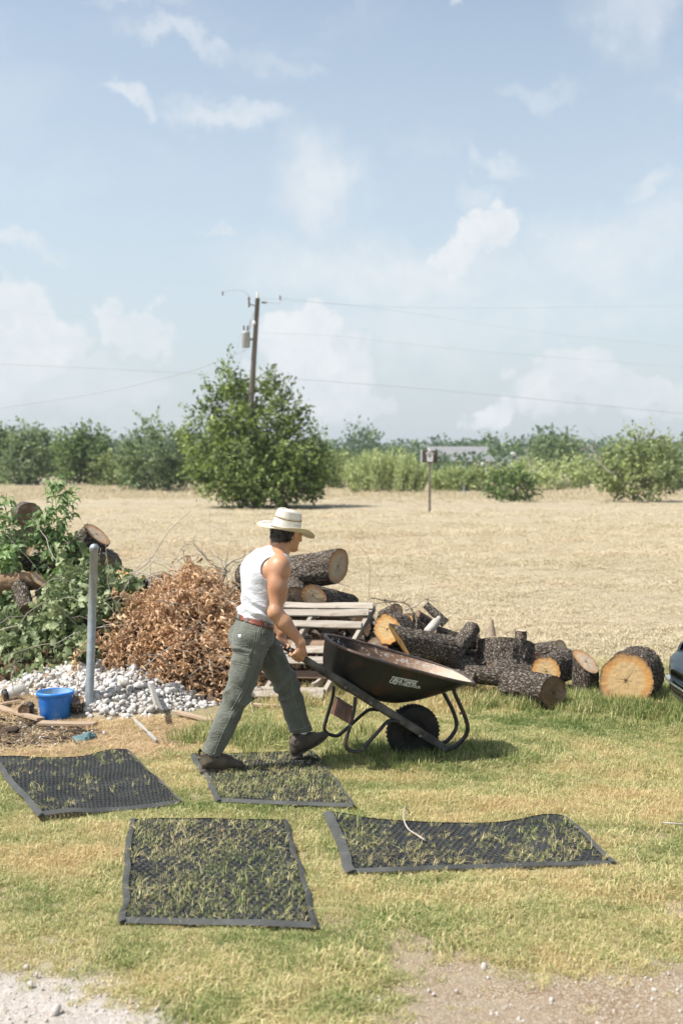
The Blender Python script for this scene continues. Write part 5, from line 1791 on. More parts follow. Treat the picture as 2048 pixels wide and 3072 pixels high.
log(P(1200, 1928, 10.50), P(1345, 1952, 10.72), .138, .125, 13, 'thick log lying behind the barrow, narrow bright cut edge at its left end', M_FRESH, M_SHADECUT, sl0=(.3, -1.0), group=GL)
log(P(1219, 1864, 10.95), P(1282, 1905, 11.15), .070, .07, 14, 'thin dark log with small orange end above the thick log', M_FRESH, M_SHADECUT, group=GL)
log(P(1276, 1814, 11.25), P(1336, 1870, 11.2), .036, .048, 15, 'short crooked branch log pointing up behind the barrow', M_SHADECUT, M_SHADECUT, group=GL)
log(P(1395, 2022, 10.45), P(1530, 2030, 10.35), .075, .085, 16, 'low log lying behind the barrow front', M_TAN, M_SHADECUT, group=GL)
log(P(1300, 2022, 10.55), P(1425, 2040, 10.35), .075, .06, 17, 'low dark log just behind the barrow lip', M_SHADECUT, M_SHADECUT, group=GL)
log(P(1305, 1990, 10.75), P(1410, 2010, 10.85), .12, .11, 18, 'shaded log under the slanting mossy log', M_SHADECUT, M_SHADECUT, group=GL)
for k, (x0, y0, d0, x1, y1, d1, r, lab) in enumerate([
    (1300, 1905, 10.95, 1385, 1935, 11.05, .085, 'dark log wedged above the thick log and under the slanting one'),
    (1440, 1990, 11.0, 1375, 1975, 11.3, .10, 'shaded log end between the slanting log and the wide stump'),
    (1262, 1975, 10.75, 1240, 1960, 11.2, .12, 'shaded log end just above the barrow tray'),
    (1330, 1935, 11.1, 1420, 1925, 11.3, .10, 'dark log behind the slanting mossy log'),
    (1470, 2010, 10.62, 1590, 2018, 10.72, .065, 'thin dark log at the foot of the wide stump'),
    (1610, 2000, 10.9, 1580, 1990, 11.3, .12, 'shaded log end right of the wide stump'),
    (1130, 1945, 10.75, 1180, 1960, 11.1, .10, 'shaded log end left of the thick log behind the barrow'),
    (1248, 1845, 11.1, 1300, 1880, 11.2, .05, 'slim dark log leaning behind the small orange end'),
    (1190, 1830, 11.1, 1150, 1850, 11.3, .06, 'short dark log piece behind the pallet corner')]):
    log(P(x0, y0, d0), P(x1, y1, d1), r, r * 1.05, 70 + k, lab, M_SHADECUT, M_SHADECUT, group=GL)
# root piece, pale and barkless
M_ROOT = simple_mat('pale_bare_wood', (.46, .42, .37), (.30, .26, .21), scale=12, rough=.85, bump=.5, bdist=.01, bscale=20)
MB().tube(smooth_path([P(1268, 1908, 10.85), P(1285, 1893, 10.85), P(1303, 1872, 10.9), P(1318, 1853, 10.95)], 5), np.array([.030] * 4 + [.042] * 5 + [.040] * 4 + [.024] * 3), 12).solo('root_wood', M_ROOT, 'pale barkless root piece between the logs behind the barrow', 'root')
MB().tube([P(1474, 1908, 11.3), P(1473, 1888, 11.3), P(1476, 1874, 11.3), P(1477, 1858, 11.3)], [.04, .036, .016, .003], 10).solo('wood_spike', M_TWIG, 'small pointed grey wood stub standing on the wide stump', 'wood')
# heap behind pallet and man
GP = 'logs on the heap behind the pallet'
log(P(1014, 1700, 11.55), P(735, 1742, 12.05), .166, .17, 21, 'large rough-barked log on top of the heap behind the man', M_TAN, M_SHADECUT, sl0=(.10, -.25), group=GP)
log(P(940, 1790, 11.25), P(1050, 1815, 11.75), .105, .10, 22, 'log under the large top log, lit narrow edge on its left', M_TAN, M_SHADECUT, sl0=(-.5, -.5), group=GP)
log(P(880, 1800, 11.3), P(870, 1745, 11.9), .13, .13, 23, 'shaded log directly under the large top log by the man', M_SHADECUT, M_SHADECUT, group=GP)
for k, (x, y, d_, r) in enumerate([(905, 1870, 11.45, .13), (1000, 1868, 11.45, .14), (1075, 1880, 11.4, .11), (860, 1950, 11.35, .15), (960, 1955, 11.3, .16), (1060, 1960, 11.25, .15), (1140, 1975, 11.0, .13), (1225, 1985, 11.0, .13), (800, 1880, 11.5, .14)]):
    log(P(x, y, d_), P(x, y, d_) + np.array([.05 * (k % 3 - 1), .55, -.02]), r, r, 30 + k, 'shaded log seen through the pallet slats, %s' % ('top left', 'top middle', 'top right', 'low left', 'low middle', 'low right', 'right of the pallet foot', 'behind the barrow tray', 'hidden mostly by the man')[k], M_SHADECUT, M_SHADECUT, group=GP)
# left heap
GH = 'logs on the left heap behind the green brush'
log(P(293, 1602, 12.5), P(232, 1672, 12.56), .150, .165, 41, 'tilted log with cream cut top behind the grey post', M_TAN, M_SHADECUT, group=GH)
log(P(92, 1548, 12.9), P(75, 1545, 13.4), .135, .14, 42, 'dark round log end high on the left heap behind the weed', M_SHADECUT, M_SHADECUT, group=GH)
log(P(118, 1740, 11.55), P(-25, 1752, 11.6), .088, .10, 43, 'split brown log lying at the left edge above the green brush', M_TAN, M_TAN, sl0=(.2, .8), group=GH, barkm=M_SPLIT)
log(P(82, 1830, 11.25), P(60, 1758, 11.5), .068, .075, 44, 'grey slanting log end under the split log at left', M_SHADECUT, M_SHADECUT, group=GH)
log(P(222, 1685, 12.0), P(175, 1662, 12.4), .115, .12, 45, 'lichen-grey log with shaded end left of the grey post', M_SHADECUT, M_SHADECUT, group=GH)
log(P(165, 1702, 11.9), P(80, 1690, 12.0), .07, .08, 46, 'black-barked log lying between the two weeds', M_SHADECUT, M_SHADECUT, group=GH)
log(P(120, 1660, 12.2), P(118, 1700, 12.5), .13, .13, 47, 'log with broad cream cut face behind the middle weed', M_PALE, M_SHADECUT, group=GH)
log(P(196, 1746, 11.5), P(170, 1740, 11.9), .062, .065, 48, 'small round log end poking out of the green brush', M_TAN, M_SHADECUT, group=GH)
log(P(352, 1735, 11.8), P(372, 1792, 11.95), .125, .12, 49, 'dark log with rusty orange top right of the grey post', M_FRESH, M_SHADECUT, group=GH)
log(P(420, 1733, 12.0), P(422, 1790, 12.0), .052, .055, 50, 'narrow upright log with orange side between the two brush heaps', M_FRESH, M_SHADECUT, group=GH)
log(P(502, 1752, 11.8), P(455, 1760, 12.2), .10, .105, 51, 'dark log end behind the top of the brown brush', M_SHADECUT, M_SHADECUT, group=GH)
log(P(318, 1790, 11.6), P(300, 1790, 12.0), .08, .08, 52, 'dark log end beside the post in the brush', M_SHADECUT, M_SHADECUT, group=GH)
log(P(20, 1700, 12.3), P(25, 1640, 12.8), .15, .15, 53, 'log behind the leftmost weed, mostly hidden', M_SHADECUT, M_SHADECUT, group=GH)
log(P(180, 1800, 11.9), P(160, 1780, 12.5), .18, .18, 54, 'big log buried in the back of the green brush', M_SHADECUT, M_SHADECUT, group=GH)
log(P(300, 1720, 12.2), P(310, 1700, 12.8), .2, .2, 55, 'big log buried under the tilted cream-topped log', M_SHADECUT, M_SHADECUT, group=GH)
log(P(90, 1640, 12.75), P(90, 1640, 13.3), .2, .2, 56, 'big log buried under the dark round log end', M_SHADECUT, M_SHADECUT, group=GH)
# chunks beside the tub
log(P(232, 2100, 9.62), P(236, 2150, 9.70), .055, .06, 61, 'dark chunk of wood between the blue tub and the post', M_SHADECUT, M_SHADECUT, name='wood_chunk', cat='wood', group='wood scraps by the tub')
log(P(72, 2132, 9.62), P(90, 2118, 9.75), .045, .04, 62, 'small dark stump chunk left of the blue tub', M_SHADECUT, M_SHADECUT, name='wood_chunk', cat='wood', group='wood scraps by the tub')
log(P(655, 2052, 10.7), P(690, 2062, 10.75), .055, .05, 63, 'pale broken log chunk at the foot of the brown brush', M_PALE, M_PALE, name='wood_chunk', cat='wood', group='wood scraps by the tub')

# ================================================================== BOARDS AND PALLET
def plank_mat(name, c1, c2):
    def f(nt, b):
        p = nt.objc(); r = nt.rnd()
        q = nt.scale(p, (1.2, 14, 14))
        n = nt.noise(q, 3.0, 5, .6, .4); n2 = nt.noise(q, 14, 3)
        col = nt.mix(nt.map(n, .32, .68), c1, c2)
        col = nt.mix(nt.map(n2, .58, .75, 0, .45), col, tuple(.45 * v for v in c2))
        col = nt.mix(nt.map(nt.noise(p, 7, 3), .66, .72, 0, .5), col, (.20, .13, .08))
        col = nt.hsv(col, v=nt.map(r, 0, 1, .82, 1.06))
        bset(nt, b, color=col, rough=.88, spec=.18, normal=nt.bump(n2, .4, .004))
    return material(name, f)
M_PLANK = plank_mat('grey_pallet_wood', (.43, .385, .325), (.30, .255, .205))
M_PLANK_D = plank_mat('brown_pallet_wood', (.34, .24, .16), (.22, .15, .10))
def board(name, a, b_, width_dir, w, t, mt, parent=None, label=None, cat=None, seed=0, warp=.004, group=None):
    """board from a to b along its local x; uneven sawn edges"""
    a, b_ = np.asarray(a, float), np.asarray(b_, float)
    L = np.linalg.norm(b_ - a); x = (b_ - a) / L
    y = unit(np.asarray(width_dir) - x * np.dot(width_dir, x)); z = np.cross(x, y)
    n = 14
    V = []; 
    rn = np.random.default_rng(seed)
    for i in range(n):
        t_ = i / (n - 1)
        e1 = warp * vnoise(np.array([[t_ * 4 + seed, 0.3]]), seed)[0]; e2 = warp * vnoise(np.array([[t_ * 4 + seed, 7.3]]), seed)[0]
        bz = warp * 1.5 * vnoise(np.array([[t_ * 2 + seed, 3.3]]), seed)[0]
        xo = (t_ - .5) * L + (rn.normal(0, .003) if i in (0, n - 1) else 0)
        c = .0025
        for (yy, zz) in ((-w / 2 + e1 + c, -t / 2), (-w / 2 + e1, -t / 2 + c), (-w / 2 + e1, t / 2 - c), (-w / 2 + e1 + c, t / 2), (w / 2 + e2 - c, t / 2), (w / 2 + e2, t / 2 - c), (w / 2 + e2, -t / 2 + c), (w / 2 + e2 - c, -t / 2)):
            V.append((xo, yy, zz + bz))
    F = []
    for i in range(n - 1):
        for k in range(8):
            k2 = (k + 1) % 8
            F.append((i * 8 + k, i * 8 + k2, i * 8 + 8 + k2, i * 8 + 8 + k))
    F.append(tuple(range(8))[::-1]); F.append(tuple((n - 1) * 8 + k for k in range(8)))
    F = [f[::-1] for f in F]
    me = make_mesh(name, np.array(V), F, False); me.materials.append(mt)
    o = bpy.data.objects.new(name, me); COL.objects.link(o)
    M = Matrix(((x[0], y[0], z[0], 0), (x[1], y[1], z[1], 0), (x[2], y[2], z[2], 0), (0, 0, 0, 1)))
    c = (a + b_) / 2
    if parent is not None:
        o.parent = parent; c = c - ROOT[parent]
    o.matrix_local = Matrix.Translation(Vector(c)) @ M
    ROOT[o] = np.array((a + b_) / 2)
    return tag(o, label, cat, group)
pb, pt = G(962, 2106, .02), P(1130, 1812, 11.15)
pe = unit(np.array([1, -.06, .0])); pst = unit(pt - pb)
pnn = unit(np.cross(pe, pst)); pnn = pnn if pnn[1] < 0 else -pnn
pallet = thing('pallet', [pb[0] - .5, pb[1] + .4, 0], 'broken grey wooden pallet leaning on the heap behind the man', 'pallet')
BL = 1.06
SL = np.linalg.norm(pt - pb)
for k, off in enumerate((-.035, -.53, -1.02)):
    s0 = pb + pe * off - pnn * .052
    board('stringer', s0 - pst * .02, s0 + pst * (SL + .01), pnn, .085, .036, M_PLANK, pallet, seed=100 + k)
for k, (y, xr, w, mt) in enumerate([(1817, 1118, .075, M_PLANK), (1841, 1106, .085, M_PLANK), (1876, 1082, .085, M_PLANK), (1950, 1058, .082, M_PLANK), (1985, 1040, .082, M_PLANK), (2080, 972, .125, M_PLANK)]):
    e = onplane(xr, y, pb, pnn)
    sag = np.array([0, 0, .02]) * (k == 2)
    board('slat', e - pe * BL + sag, e, pst, w, .017, mt, pallet, seed=110 + k, warp=.009)
for k, (y, xr) in enumerate([(1930, 1070), (2025, 990)]):
    e = onplane(xr, y, pb - pnn * .11, pnn)
    board('bottom_slat', e - pe * BL, e, pst, .085, .017, M_PLANK_D, pallet, seed=120 + k)
board('loose_slat', P(935, 2060, 10.42), P(985, 2028, 10.7), UP, .05, .03, M_PLANK, pallet, seed=131)
# loose boards on the ground
GB = 'boards lying on the ground at left'
def gb(x0, y0, x1, y1, w, label, seed, mt=None, z=.02, wd=(0, 1, 0)):
    a, b_ = G(x0, y0, z), G(x1, y1, z)
    a[2] += max(0, tz(a[0], a[1])); b_[2] += max(0, tz(b_[0], b_[1]))
    board('board', a, b_, wd, w, .022, mt or M_PLANK_D, None, label, 'board', seed, .006, GB)
M_PLANK_M = plank_mat('weathered_board', (.42, .32, .23), (.30, .22, .15))
gb(-40, 2110, 122, 2157, .06, 'long thin board running from the left edge to the tub', 140, M_PLANK_M, .03)
gb(122, 2170, 285, 2176, .10, 'flat board on the dirt just in front of the blue tub', 141, M_PLANK_M, .015)
gb(-30, 2122, 62, 2120, .05, 'short board at the left edge below the jar', 142, M_PLANK_M, .02)
gb(528, 2140, 640, 2168, .055, 'narrow board by the white stones left of the trouser leg', 143, M_PLANK_M, .03)
gb(760, 2116, 900, 2124, .06, 'half-buried board in front of the pallet between the legs', 144, M_PLANK_M, .012)
M_GREYW = plank_mat('silver_grey_wood', (.40, .38, .35), (.28, .26, .23))
gb(455, 2090, 477, 2135, .05, 'short silver-grey board standing in the white stones', 145, M_GREYW, .12)
gb(405, 2162, 470, 2225, .022, 'thin grey slat lying on the straw by the stones', 146, M_GREYW, .02)

# ================================================================== BRUSH HEAPS
rb_ = np.random.default_rng(77)
def mound(c, r, h, px, py, pw=.75, seed=0):
    q = 1 - (np.abs((px - c[0]) / r[0])) ** 2.4 - (np.abs((py - c[1]) / r[1])) ** 2.2
    n = fbm(np.stack([px, py], -1).reshape(-1, 2) * 2.4, 3, seed).reshape(np.shape(px))
    return h * np.clip(q + .28 * n * (q > -.2), 0, None) ** pw
def tangle(P0, d0, n, step, rng, bend=.35, drop=0.0):
    pts = [np.asarray(P0, float)]; d_ = unit(d0)
    for k in range(n):
        d_ = unit(d_ + rng.normal(0, bend, 3) + np.array([0, 0, -drop])); pts.append(pts[-1] + d_ * step)
    return np.array(pts)
M_PALETWIG = simple_mat('pale_bare_twig', (.43, .39, .33), (.29, .25, .205), scale=16, rough=.9, bump=.3)
def litter(nt, b):
    p = nt.pos()
    n = nt.noise(p, 24, 5, .7)
    bset(nt, b, color=nt.mix(nt.map(n, .35, .7), (.035, .025, .017), (.16, .105, .065)), rough=.95, spec=.1, normal=nt.bump(n, 1.0, .03))
M_LITTER_SHADE = material('dark_leaf_litter', litter)
M_LEAFG = leaf_mat('wilted_green_leaf', (.075, .12, .04), (.38, .43, .235), .30, .5)
M_LEAFB = leaf_mat('dry_brown_leaf', (.33, .185, .095), (.82, .60, .385), .28, .65)
M_LEAFD = leaf_mat('dark_litter_leaf', (.08, .06, .045), (.26, .22, .18), .1, .8)

def heap(name, label, hf_, x0, x1, y0, y1, nleaf, tmpl, size, lm, ntw, tw_mat, big, seed, cull=.30, twig_r=.005, upn=.5, cat='brush', spray=70):
    rng = np.random.default_rng(seed)
    nx_, ny_ = 46, 34
    X, Y = np.meshgrid(np.linspace(x0, x1, nx_), np.linspace(y0, y1, ny_), indexing='ij')
    base = terrain(X.ravel(), Y.ravel()).reshape(X.shape)
    Hh = hf_(X, Y)
    Z = base + np.maximum(Hh * .86 - .03, -.05)
    o = thing(name, [(x0 + x1) / 2, (y0 + y1) / 2, 0], label, cat)
    m = MB(); m.grid(np.stack([X, Y, Z], -1)); 
    part('litter_shade_core', m.V, np.array(m.F), M_LITTER_SHADE, o, True, kind='stuff')  # added inner mound; dark litter colour stands in for shade inside the heap
    def samp(n):
        x = rng.uniform(x0, x1, n * 5); y = rng.uniform(y0, y1, n * 5)
        h = hf_(x, y)
        e = .02
        gx_ = (hf_(x + e, y) - hf_(x - e, y)) / (2 * e); gy_ = (hf_(x, y + e) - hf_(x, y - e)) / (2 * e)
        area = np.sqrt(1 + gx_ ** 2 + gy_ ** 2); area[h < .02] *= .05
        pr = area / area.max()
        k = np.where(rng.uniform(size=len(x)) < np.minimum(1, pr * 1.6))[0][:n]
        nn = unit(np.stack([-gx_[k], -gy_[k], np.ones(len(k))], 1))
        return np.stack([x[k], y[k], terrain(x[k], y[k]) + h[k]], 1), nn
    # twigs, each a part of its own
    S0, N0 = samp(ntw)
    for k in range(len(S0)):
        d_ = unit(rng.normal(0, 1, 3) * np.array([1, 1, .45]) + N0[k] * upn)
        pts = tangle(S0[k] - N0[k] * .03, d_, 8, rng.uniform(.05, .15), rng, .24, .05)
        r_ = rng.uniform(.6, 1.8) * twig_r
        MB().tube(pts, np.linspace(r_, r_ * .35, 9), 5).part('branch', tw_mat, o)
    # leafy sprays that stick out and break the outline
    exC, exD, exV = [], [], []
    S2, N2 = samp(max(spray, 1))
    S2, N2 = S2[:spray], N2[:spray]
    for k in range(len(S2)):
        d_ = unit(N2[k] * .8 + rng.normal(0, .7, 3) + np.array([0, -.1, .15]))
        pts = tangle(S2[k] - N2[k] * .08, d_, 9, rng.uniform(.022, .05), rng, .25, .05)
        MB().tube(pts, np.linspace(twig_r * .9, twig_r * .3, 10), 4).part('branch', tw_mat, o)
        pv = rng.uniform(0, 1)
        for q_ in pts[2:]:
            for _ in range(5):
                exC.append(q_ + rng.normal(0, .018, 3)); exD.append(unit(d_ * .4 + rng.normal(0, .8, 3))); exV.append(np.clip(pv * .7 + rng.uniform(0, .4), 0, 1))
    # leaves in sprays
    ns = nleaf // 7
    S1, N1 = samp(ns)
    jit = rng.normal(0, 1, (ns, 7, 3)) * np.array([.055, .055, .045])
    C = (S1[:, None] + jit + N1[:, None] * rng.uniform(-.09, .05, (ns, 7, 1))).reshape(-1, 3)
    sd = unit(rng.normal(0, 1, (ns, 3)) + N1 * .4)
    D_ = unit(np.repeat(sd, 7, 0) + rng.normal(0, .65, (ns * 7, 3)))
    NN = np.repeat(N1, 7, 0)
    var = np.clip(np.repeat(rng.beta(1.4, 1.4, ns), 7) * .75 + rng.uniform(-.1, .35, len(C)), 0, 1)
    if exC:
        C = np.vstack([C, exC]); D_ = np.vstack([D_, exD]); var = np.concatenate([var, exV]); NN = np.vstack([NN, np.repeat(N2, 40, 0)[:len(exC)]])
    S = np.clip(rng.lognormal(math.log(size), .33, len(C)), size * .4, size * 1.9)
    # largest leaves towards us become parts of their own
    tv_, tf_ = leaf_template(tmpl)
    Rm = frames(D_, rng)
    # most leaves lie face up
    flip = np.einsum('ij,ij->i', Rm[:, 2], NN) < 0
    Rm[flip, 1:] *= -1
    if big:
        fc_ = -Rm[:, 2, 1] * .5 + Rm[:, 2, 2]
        score = S * np.clip(fc_, .05, 2) * (C[:, 1] < (y0 + y1) / 2)
        top_i = np.argsort(-score)[:big]
        rest = np.setdiff1d(np.arange(len(C)), top_i)
        lme = [make_mesh('leaf', tv_, tf_, True, {'var': np.full(len(tv_), v)}) for v in np.linspace(.1, .95, 6)]
        for me in lme: me.materials.append(lm)
        for i in top_i:
            lo_ = bpy.data.objects.new('leaf', lme[int(var[i] * 5.99)])
            COL.objects.link(lo_); lo_.parent = o
            r3 = Rm[i].T * S[i]
            lo_.matrix_local = Matrix.Translation(Vector(C[i] - ROOT[o])) @ Matrix([list(r) for r in r3]).to_4x4()
        C, Rm, S, var = C[rest], Rm[rest], S[rest], var[rest]
    Vv, Ff, vv = stamp(tv_, tf_, C, Rm, S, var)
    part('leaves', Vv, Ff, lm, o, True, {'var': vv}, kind='stuff')
    return o
gm = lambda x, y: np.maximum(mound((-2.80, 11.40), (1.0, .80), .44, x, y, .7, 3), mound((-2.27, 11.40), (.58, .78), .70, x, y, .8, 6))
heap('green_brush_heap', 'heap of cut branches with wilted green leaves behind the blue tub', gm, -3.8, -1.72, 10.55, 12.4, 4700, 'lobed', .074, M_LEAFG, 56, M_PALETWIG, 120, 5, twig_r=.0045)
bm_ = lambda x, y: np.maximum(np.maximum(mound((-1.38, 11.05), (.72, .90), .50, x, y, .8, 9), mound((-1.48, 11.5), (.50, .7), .64, x, y, .9, 10)), mound((-1.22, 11.35), (.50, .80), .92, x, y, .8, 12))
heap('brown_brush_heap', 'heap of cut branches with dry curled brown leaves left of the man', bm_, -2.55, -.62, 10.1, 12.3, 15500, 'curl', .044, M_LEAFB, 140, M_PALETWIG, 90, 6, twig_r=.0042, spray=120)
dm_ = lambda x, y: mound((-.28, 11.75), (1.05, .80), .52, x, y, .7, 19)
heap('bark_litter_heap', 'dark heap of bark chips and dead leaves under the pallet and logs', dm_, -1.3, .95, 10.7, 12.6, 2400, 'curl', .06, M_LEAFD, 26, M_TWIG, 0, 8, twig_r=.004, cat='litter', spray=0)
em_ = lambda x, y: mound((.95, 11.05), (.95, .42), .20, x, y, .7, 29)
heap('straw_litter_heap', 'low strip of bark crumbs and dead leaves under the log row', em_, 0, 1.95, 10.5, 11.6, 900, 'curl', .05, M_LEAFD, 14, M_TWIG, 0, 18, twig_r=.004, cat='litter', spray=0)
# bare pale branches sticking out of the brown heap
def bare(name, label, base, d0, n, step, r, seed, mt, forks=5, group=None, cat='branch'):
    rng = np.random.default_rng(seed)
    o = thing(name, [base[0], base[1], 0], label, cat, group)
    main = tangle(base, d0, n, step, rng, .22)
    MB().tube(main, np.linspace(r, r * .3, len(main)), 6).part('stem', mt, o)
    for k in range(forks):
        i = rng.integers(1, n)
        d_ = unit(unit(main[min(i + 1, n)] - main[i]) + rng.normal(0, .7, 3))
        tw = tangle(main[i], d_, 6, step * .75, rng, .35)
        MB().tube(tw, np.linspace(r * .5, r * .15, 7), 5).part('twig', mt, o)
        j = rng.integers(2, 6)
        tw2 = tangle(tw[j], unit(d_ + rng.normal(0, .8, 3)), 4, step * .6, rng, .4)
        MB().tube(tw2, np.linspace(r * .3, r * .12, 5), 4).part('twig', mt, o)
    return o
GBB = 'bare branches sticking out of the heaps'
bare('bare_branch', 'tall pale forked bare branch rising left of the man', P(668, 1742, 11.5), (.1, 0, 1), 9, .055, .011, 3, M_PALETWIG, 8, GBB)
bare('bare_branch', 'thin pale bare branch leaning left above the brown brush', P(585, 1750, 11.6), (-.35, .1, .9), 8, .05, .007, 4, M_PALETWIG, 6, GBB)
bare('bare_branch', 'low pale bare branch arching over the brown brush top', P(690, 1715, 11.6), (-.5, 0, .55), 9, .05, .008, 8, M_PALETWIG, 6, GBB)
bare('bare_branch', 'thin bare branch standing up beside the grey heap log', P(455, 1770, 11.6), (.05, 0, 1), 8, .045, .006, 9, M_PALETWIG, 3, GBB)
bare('bare_branch', 'dark twig branch lying across the top of the logs behind the barrow', P(1150, 1800, 11.0), (1, .1, .06), 9, .045, .013, 10, M_TWIG, 4, GBB)
bare('bare_branch', 'long thin twig reaching right above the logs behind the barrow', P(1215, 1832, 10.95), (1, .05, .16), 9, .042, .007, 11, M_PALETWIG, 4, GBB)
bare('bare_branch', 'drooping dark twig at the pallet top right corner', P(1112, 1794, 11.0), (1, -.05, -.25), 8, .04, .006, 12, M_TWIG, 3, GBB)
bare('bare_branch', 'pale dry stick lying at the foot of the brown brush by the leg', P(560, 2020, 10.45), (1, -.1, -.15), 8, .05, .009, 13, M_PALETWIG, 3, GBB)
bare('bare_branch', 'dry stick sloping down beside the trouser leg in the brown brush', P(655, 1960, 10.55), (.5, -.1, -.6), 7, .04, .011, 14, M_PALETWIG, 2, GBB)
bare('bare_branch', 'dry bent weed stalks above the clear jar at left', P(40, 2080, 9.9), (.25, 0, .6), 7, .04, .004, 15, M_PALETWIG, 5, GBB)
# sticks on the grass
st1 = [G(1236, 2398, .05), G(1229, 2425, .06), G(1222, 2462, .055), G(1216, 2478, .05)]
st1 = [P(1243, 2395, 7.42), P(1236, 2412, 7.36), P(1230, 2440, 7.25), P(1226, 2458, 7.15), P(1216, 2478, 6.95), P(1210, 2500, 6.72), P(1224, 2518, 6.52), P(1248, 2526, 6.42), P(1274, 2540, 6.32)]
for p_ in st1[4:]: p_[2] = max(p_[2], .048)
MB().tube(smooth_path(st1, 4), np.interp(np.linspace(0, 1, 33), [0, .5, 1], [.0015, .0035, .0048]), 7).solo('stick', M_PALETWIG, 'bent pale stick resting on the wavy right-hand mat', 'stick', group='sticks on the grass')
MB().tube(smooth_path([G(1985, 2468, .045), G(2010, 2470, .05), G(2060, 2474, .045)], 5), .005, 6).solo('stick', M_PALETWIG, 'thin pale stick lying on the lawn at the right edge', 'stick', group='sticks on the grass')
MB().tube(smooth_path([G(430, 2190, .03), G(480, 2215, .03), G(545, 2228, .02)], 5), .0035, 6).solo('stick', M_TWIG, 'thin stick on the straw left of the rear boot', 'stick', group='sticks on the grass')

# ================================================================== WEEDS
M_WEED = leaf_mat('fresh_weed_leaf', (.085, .17, .05), (.33, .43, .20), .40, .45)
M_STEM = simple_mat('green_stem', (.26, .33, .12), (.20, .25, .09), scale=10, rough=.7, bump=.2)
def weed(label, base, top, spread, nl, size, seed):
    rng = np.random.default_rng(seed)
    base = np.asarray(base, float); top = np.asarray(top, float)
    o = thing('weed', [base[0], base[1], 0], label, 'weed', 'leafy weeds on the left heap')
    stems = []
    nst = 5
    H = top[2] - base[2]
    for k in range(nst):
        if k == 0:
            e = top; b0 = base
        else:
            t = rng.uniform(.15, .65); b0 = base + (top - base) * t
            e = b0 + np.array([rng.normal(0, spread * .9), rng.normal(0, spread * .6), H * rng.uniform(.22, .5) * (1 - t * .5)])
        mid = (b0 + e) / 2 + rng.normal(0, .03, 3)
        p_ = smooth_path([b0, mid, e], 8); stems.append(p_)
        MB().tube(p_, np.linspace(.011 if k == 0 else .006, .002, len(p_)), 6).part('stem', M_STEM, o)
    C = []; D_ = []
    for i in range(nl):
        k = 0 if rng.uniform() < .35 else rng.integers(1, nst)
        p_ = stems[k]; t = rng.uniform(.22 if k == 0 else .1, 1)
        c = p_[int(t * (len(p_) - 1))]
        a_ = rng.uniform(0, 2 * PI)
        d_ = np.array([math.cos(a_), math.sin(a_), rng.normal(.05, .45)])
        C.append(c + d_ * rng.uniform(0, spread * .65 * (1.15 - t * .7))); D_.append(unit(d_ + np.array([0, 0, rng.normal(-.25, .3)])))
    C, D_ = np.array(C), np.array(D_)
    S = np.clip(rng.normal(size, size * .25, len(C)), size * .4, size * 1.5)
    tv_, tf_ = leaf_template('lance'); tv_ = tv_ * np.array([1, 1.7, 1.3])
    Vv, Ff, vv = stamp(tv_, tf_, C, frames(D_, rng, rng.normal(0, .5, len(C)) + np.where(rng.uniform(size=len(C)) < .5, 0, PI) * 0), S, rng.uniform(0, 1, len(C)))
    part('foliage', Vv, Ff, M_WEED, o, True, {'var': vv}, kind='stuff')
weed('tallest green leafy weed on the left heap behind the post', G(150, 2000) * 0 + np.array([-2.83, 12.0, .1]), P(165, 1422, 12.0), .23, 820, .080, 3)
weed('bushy green weed at the left edge of the heap', np.array([-3.22, 11.9, .1]), P(20, 1475, 11.9), .26, 760, .078, 4)
weed('small low weed among the logs left of the post', np.array([-2.72, 11.75, .5]), P(195, 1690, 11.75), .16, 260, .065, 5)
weed('low sprig of green weed in front of the leftmost weed', np.array([-3.25, 11.7, .5]), P(40, 1625, 11.7), .22, 420, .075, 6)

# ================================================================== POST, TUB, JAR, GLOVE
M_GALV = simple_mat('galvanised_steel', (.30, .34, .36), (.38, .42, .43), scale=18, rough=.45, bump=.08, metal=.55, spec=.5)
pbm, ptp = P(268, 2135, 9.72), P(283, 1643, 9.95)
post = thing('fence_post', [pbm[0], pbm[1], 0], 'tall grey galvanised steel pipe post with a domed cap', 'post')
pb0 = pbm - (ptp - pbm) * .15
MB().tube([pb0, pbm, (pbm + ptp) / 2, ptp], .0335, 24).part('pipe', M_GALV, post)
ax_ = unit(ptp - pbm)
MB().lathe(ptp - ax_ * .035, [(.0338, 0), (.036, .001), (.036, .022), (.0375, .024), (.0375, .033), (.034, .046), (.025, .058), (.012, .065), (.001, .067)], 24, ax_).part('dome_cap', M_GALV, post)
def bluep(nt, b):
    p = nt.objc(); n = nt.noise(p, 9, 5, .6); n2 = nt.noise(p, 26, 5, .65)
    col = nt.mix(nt.map(n, .45, .75, 0, .45), (.012, .165, .60), (.10, .33, .66))
    col = nt.mix(nt.map(n2, .56, .70, 0, .55), col, (.03, .06, .12))
    bset(nt, b, color=col, rough=.42, spec=.45, normal=nt.bump(n2, .08, .003))
M_BLUE = material('faded_blue_plastic', bluep)
def bluein(nt, b):
    p = nt.objc(); n = nt.noise(p, 12, 5, .6)
    bset(nt, b, color=nt.mix(nt.map(n, .38, .62), (.14, .36, .62), (.40, .44, .44)), rough=.6)
M_BLUEIN = material('dusty_blue_inside', bluein)
tbc = G(167, 2155); tbc[2] = tz(tbc[0], tbc[1]) * .3 + .002
tub = thing('tub', tbc, 'blue plastic tub with a thick rim standing by the grey post', 'tub')
MB().lathe(tbc, [(.110, 0), (.114, .004), (.133, .188), (.134, .192)], 40, cap0=True).part('tub_wall', M_BLUE, tub)
MB().lathe(tbc, [(.131, .208), (.127, .19), (.108, .02), (.001, .018)], 40).part('tub_inside', M_BLUEIN, tub)
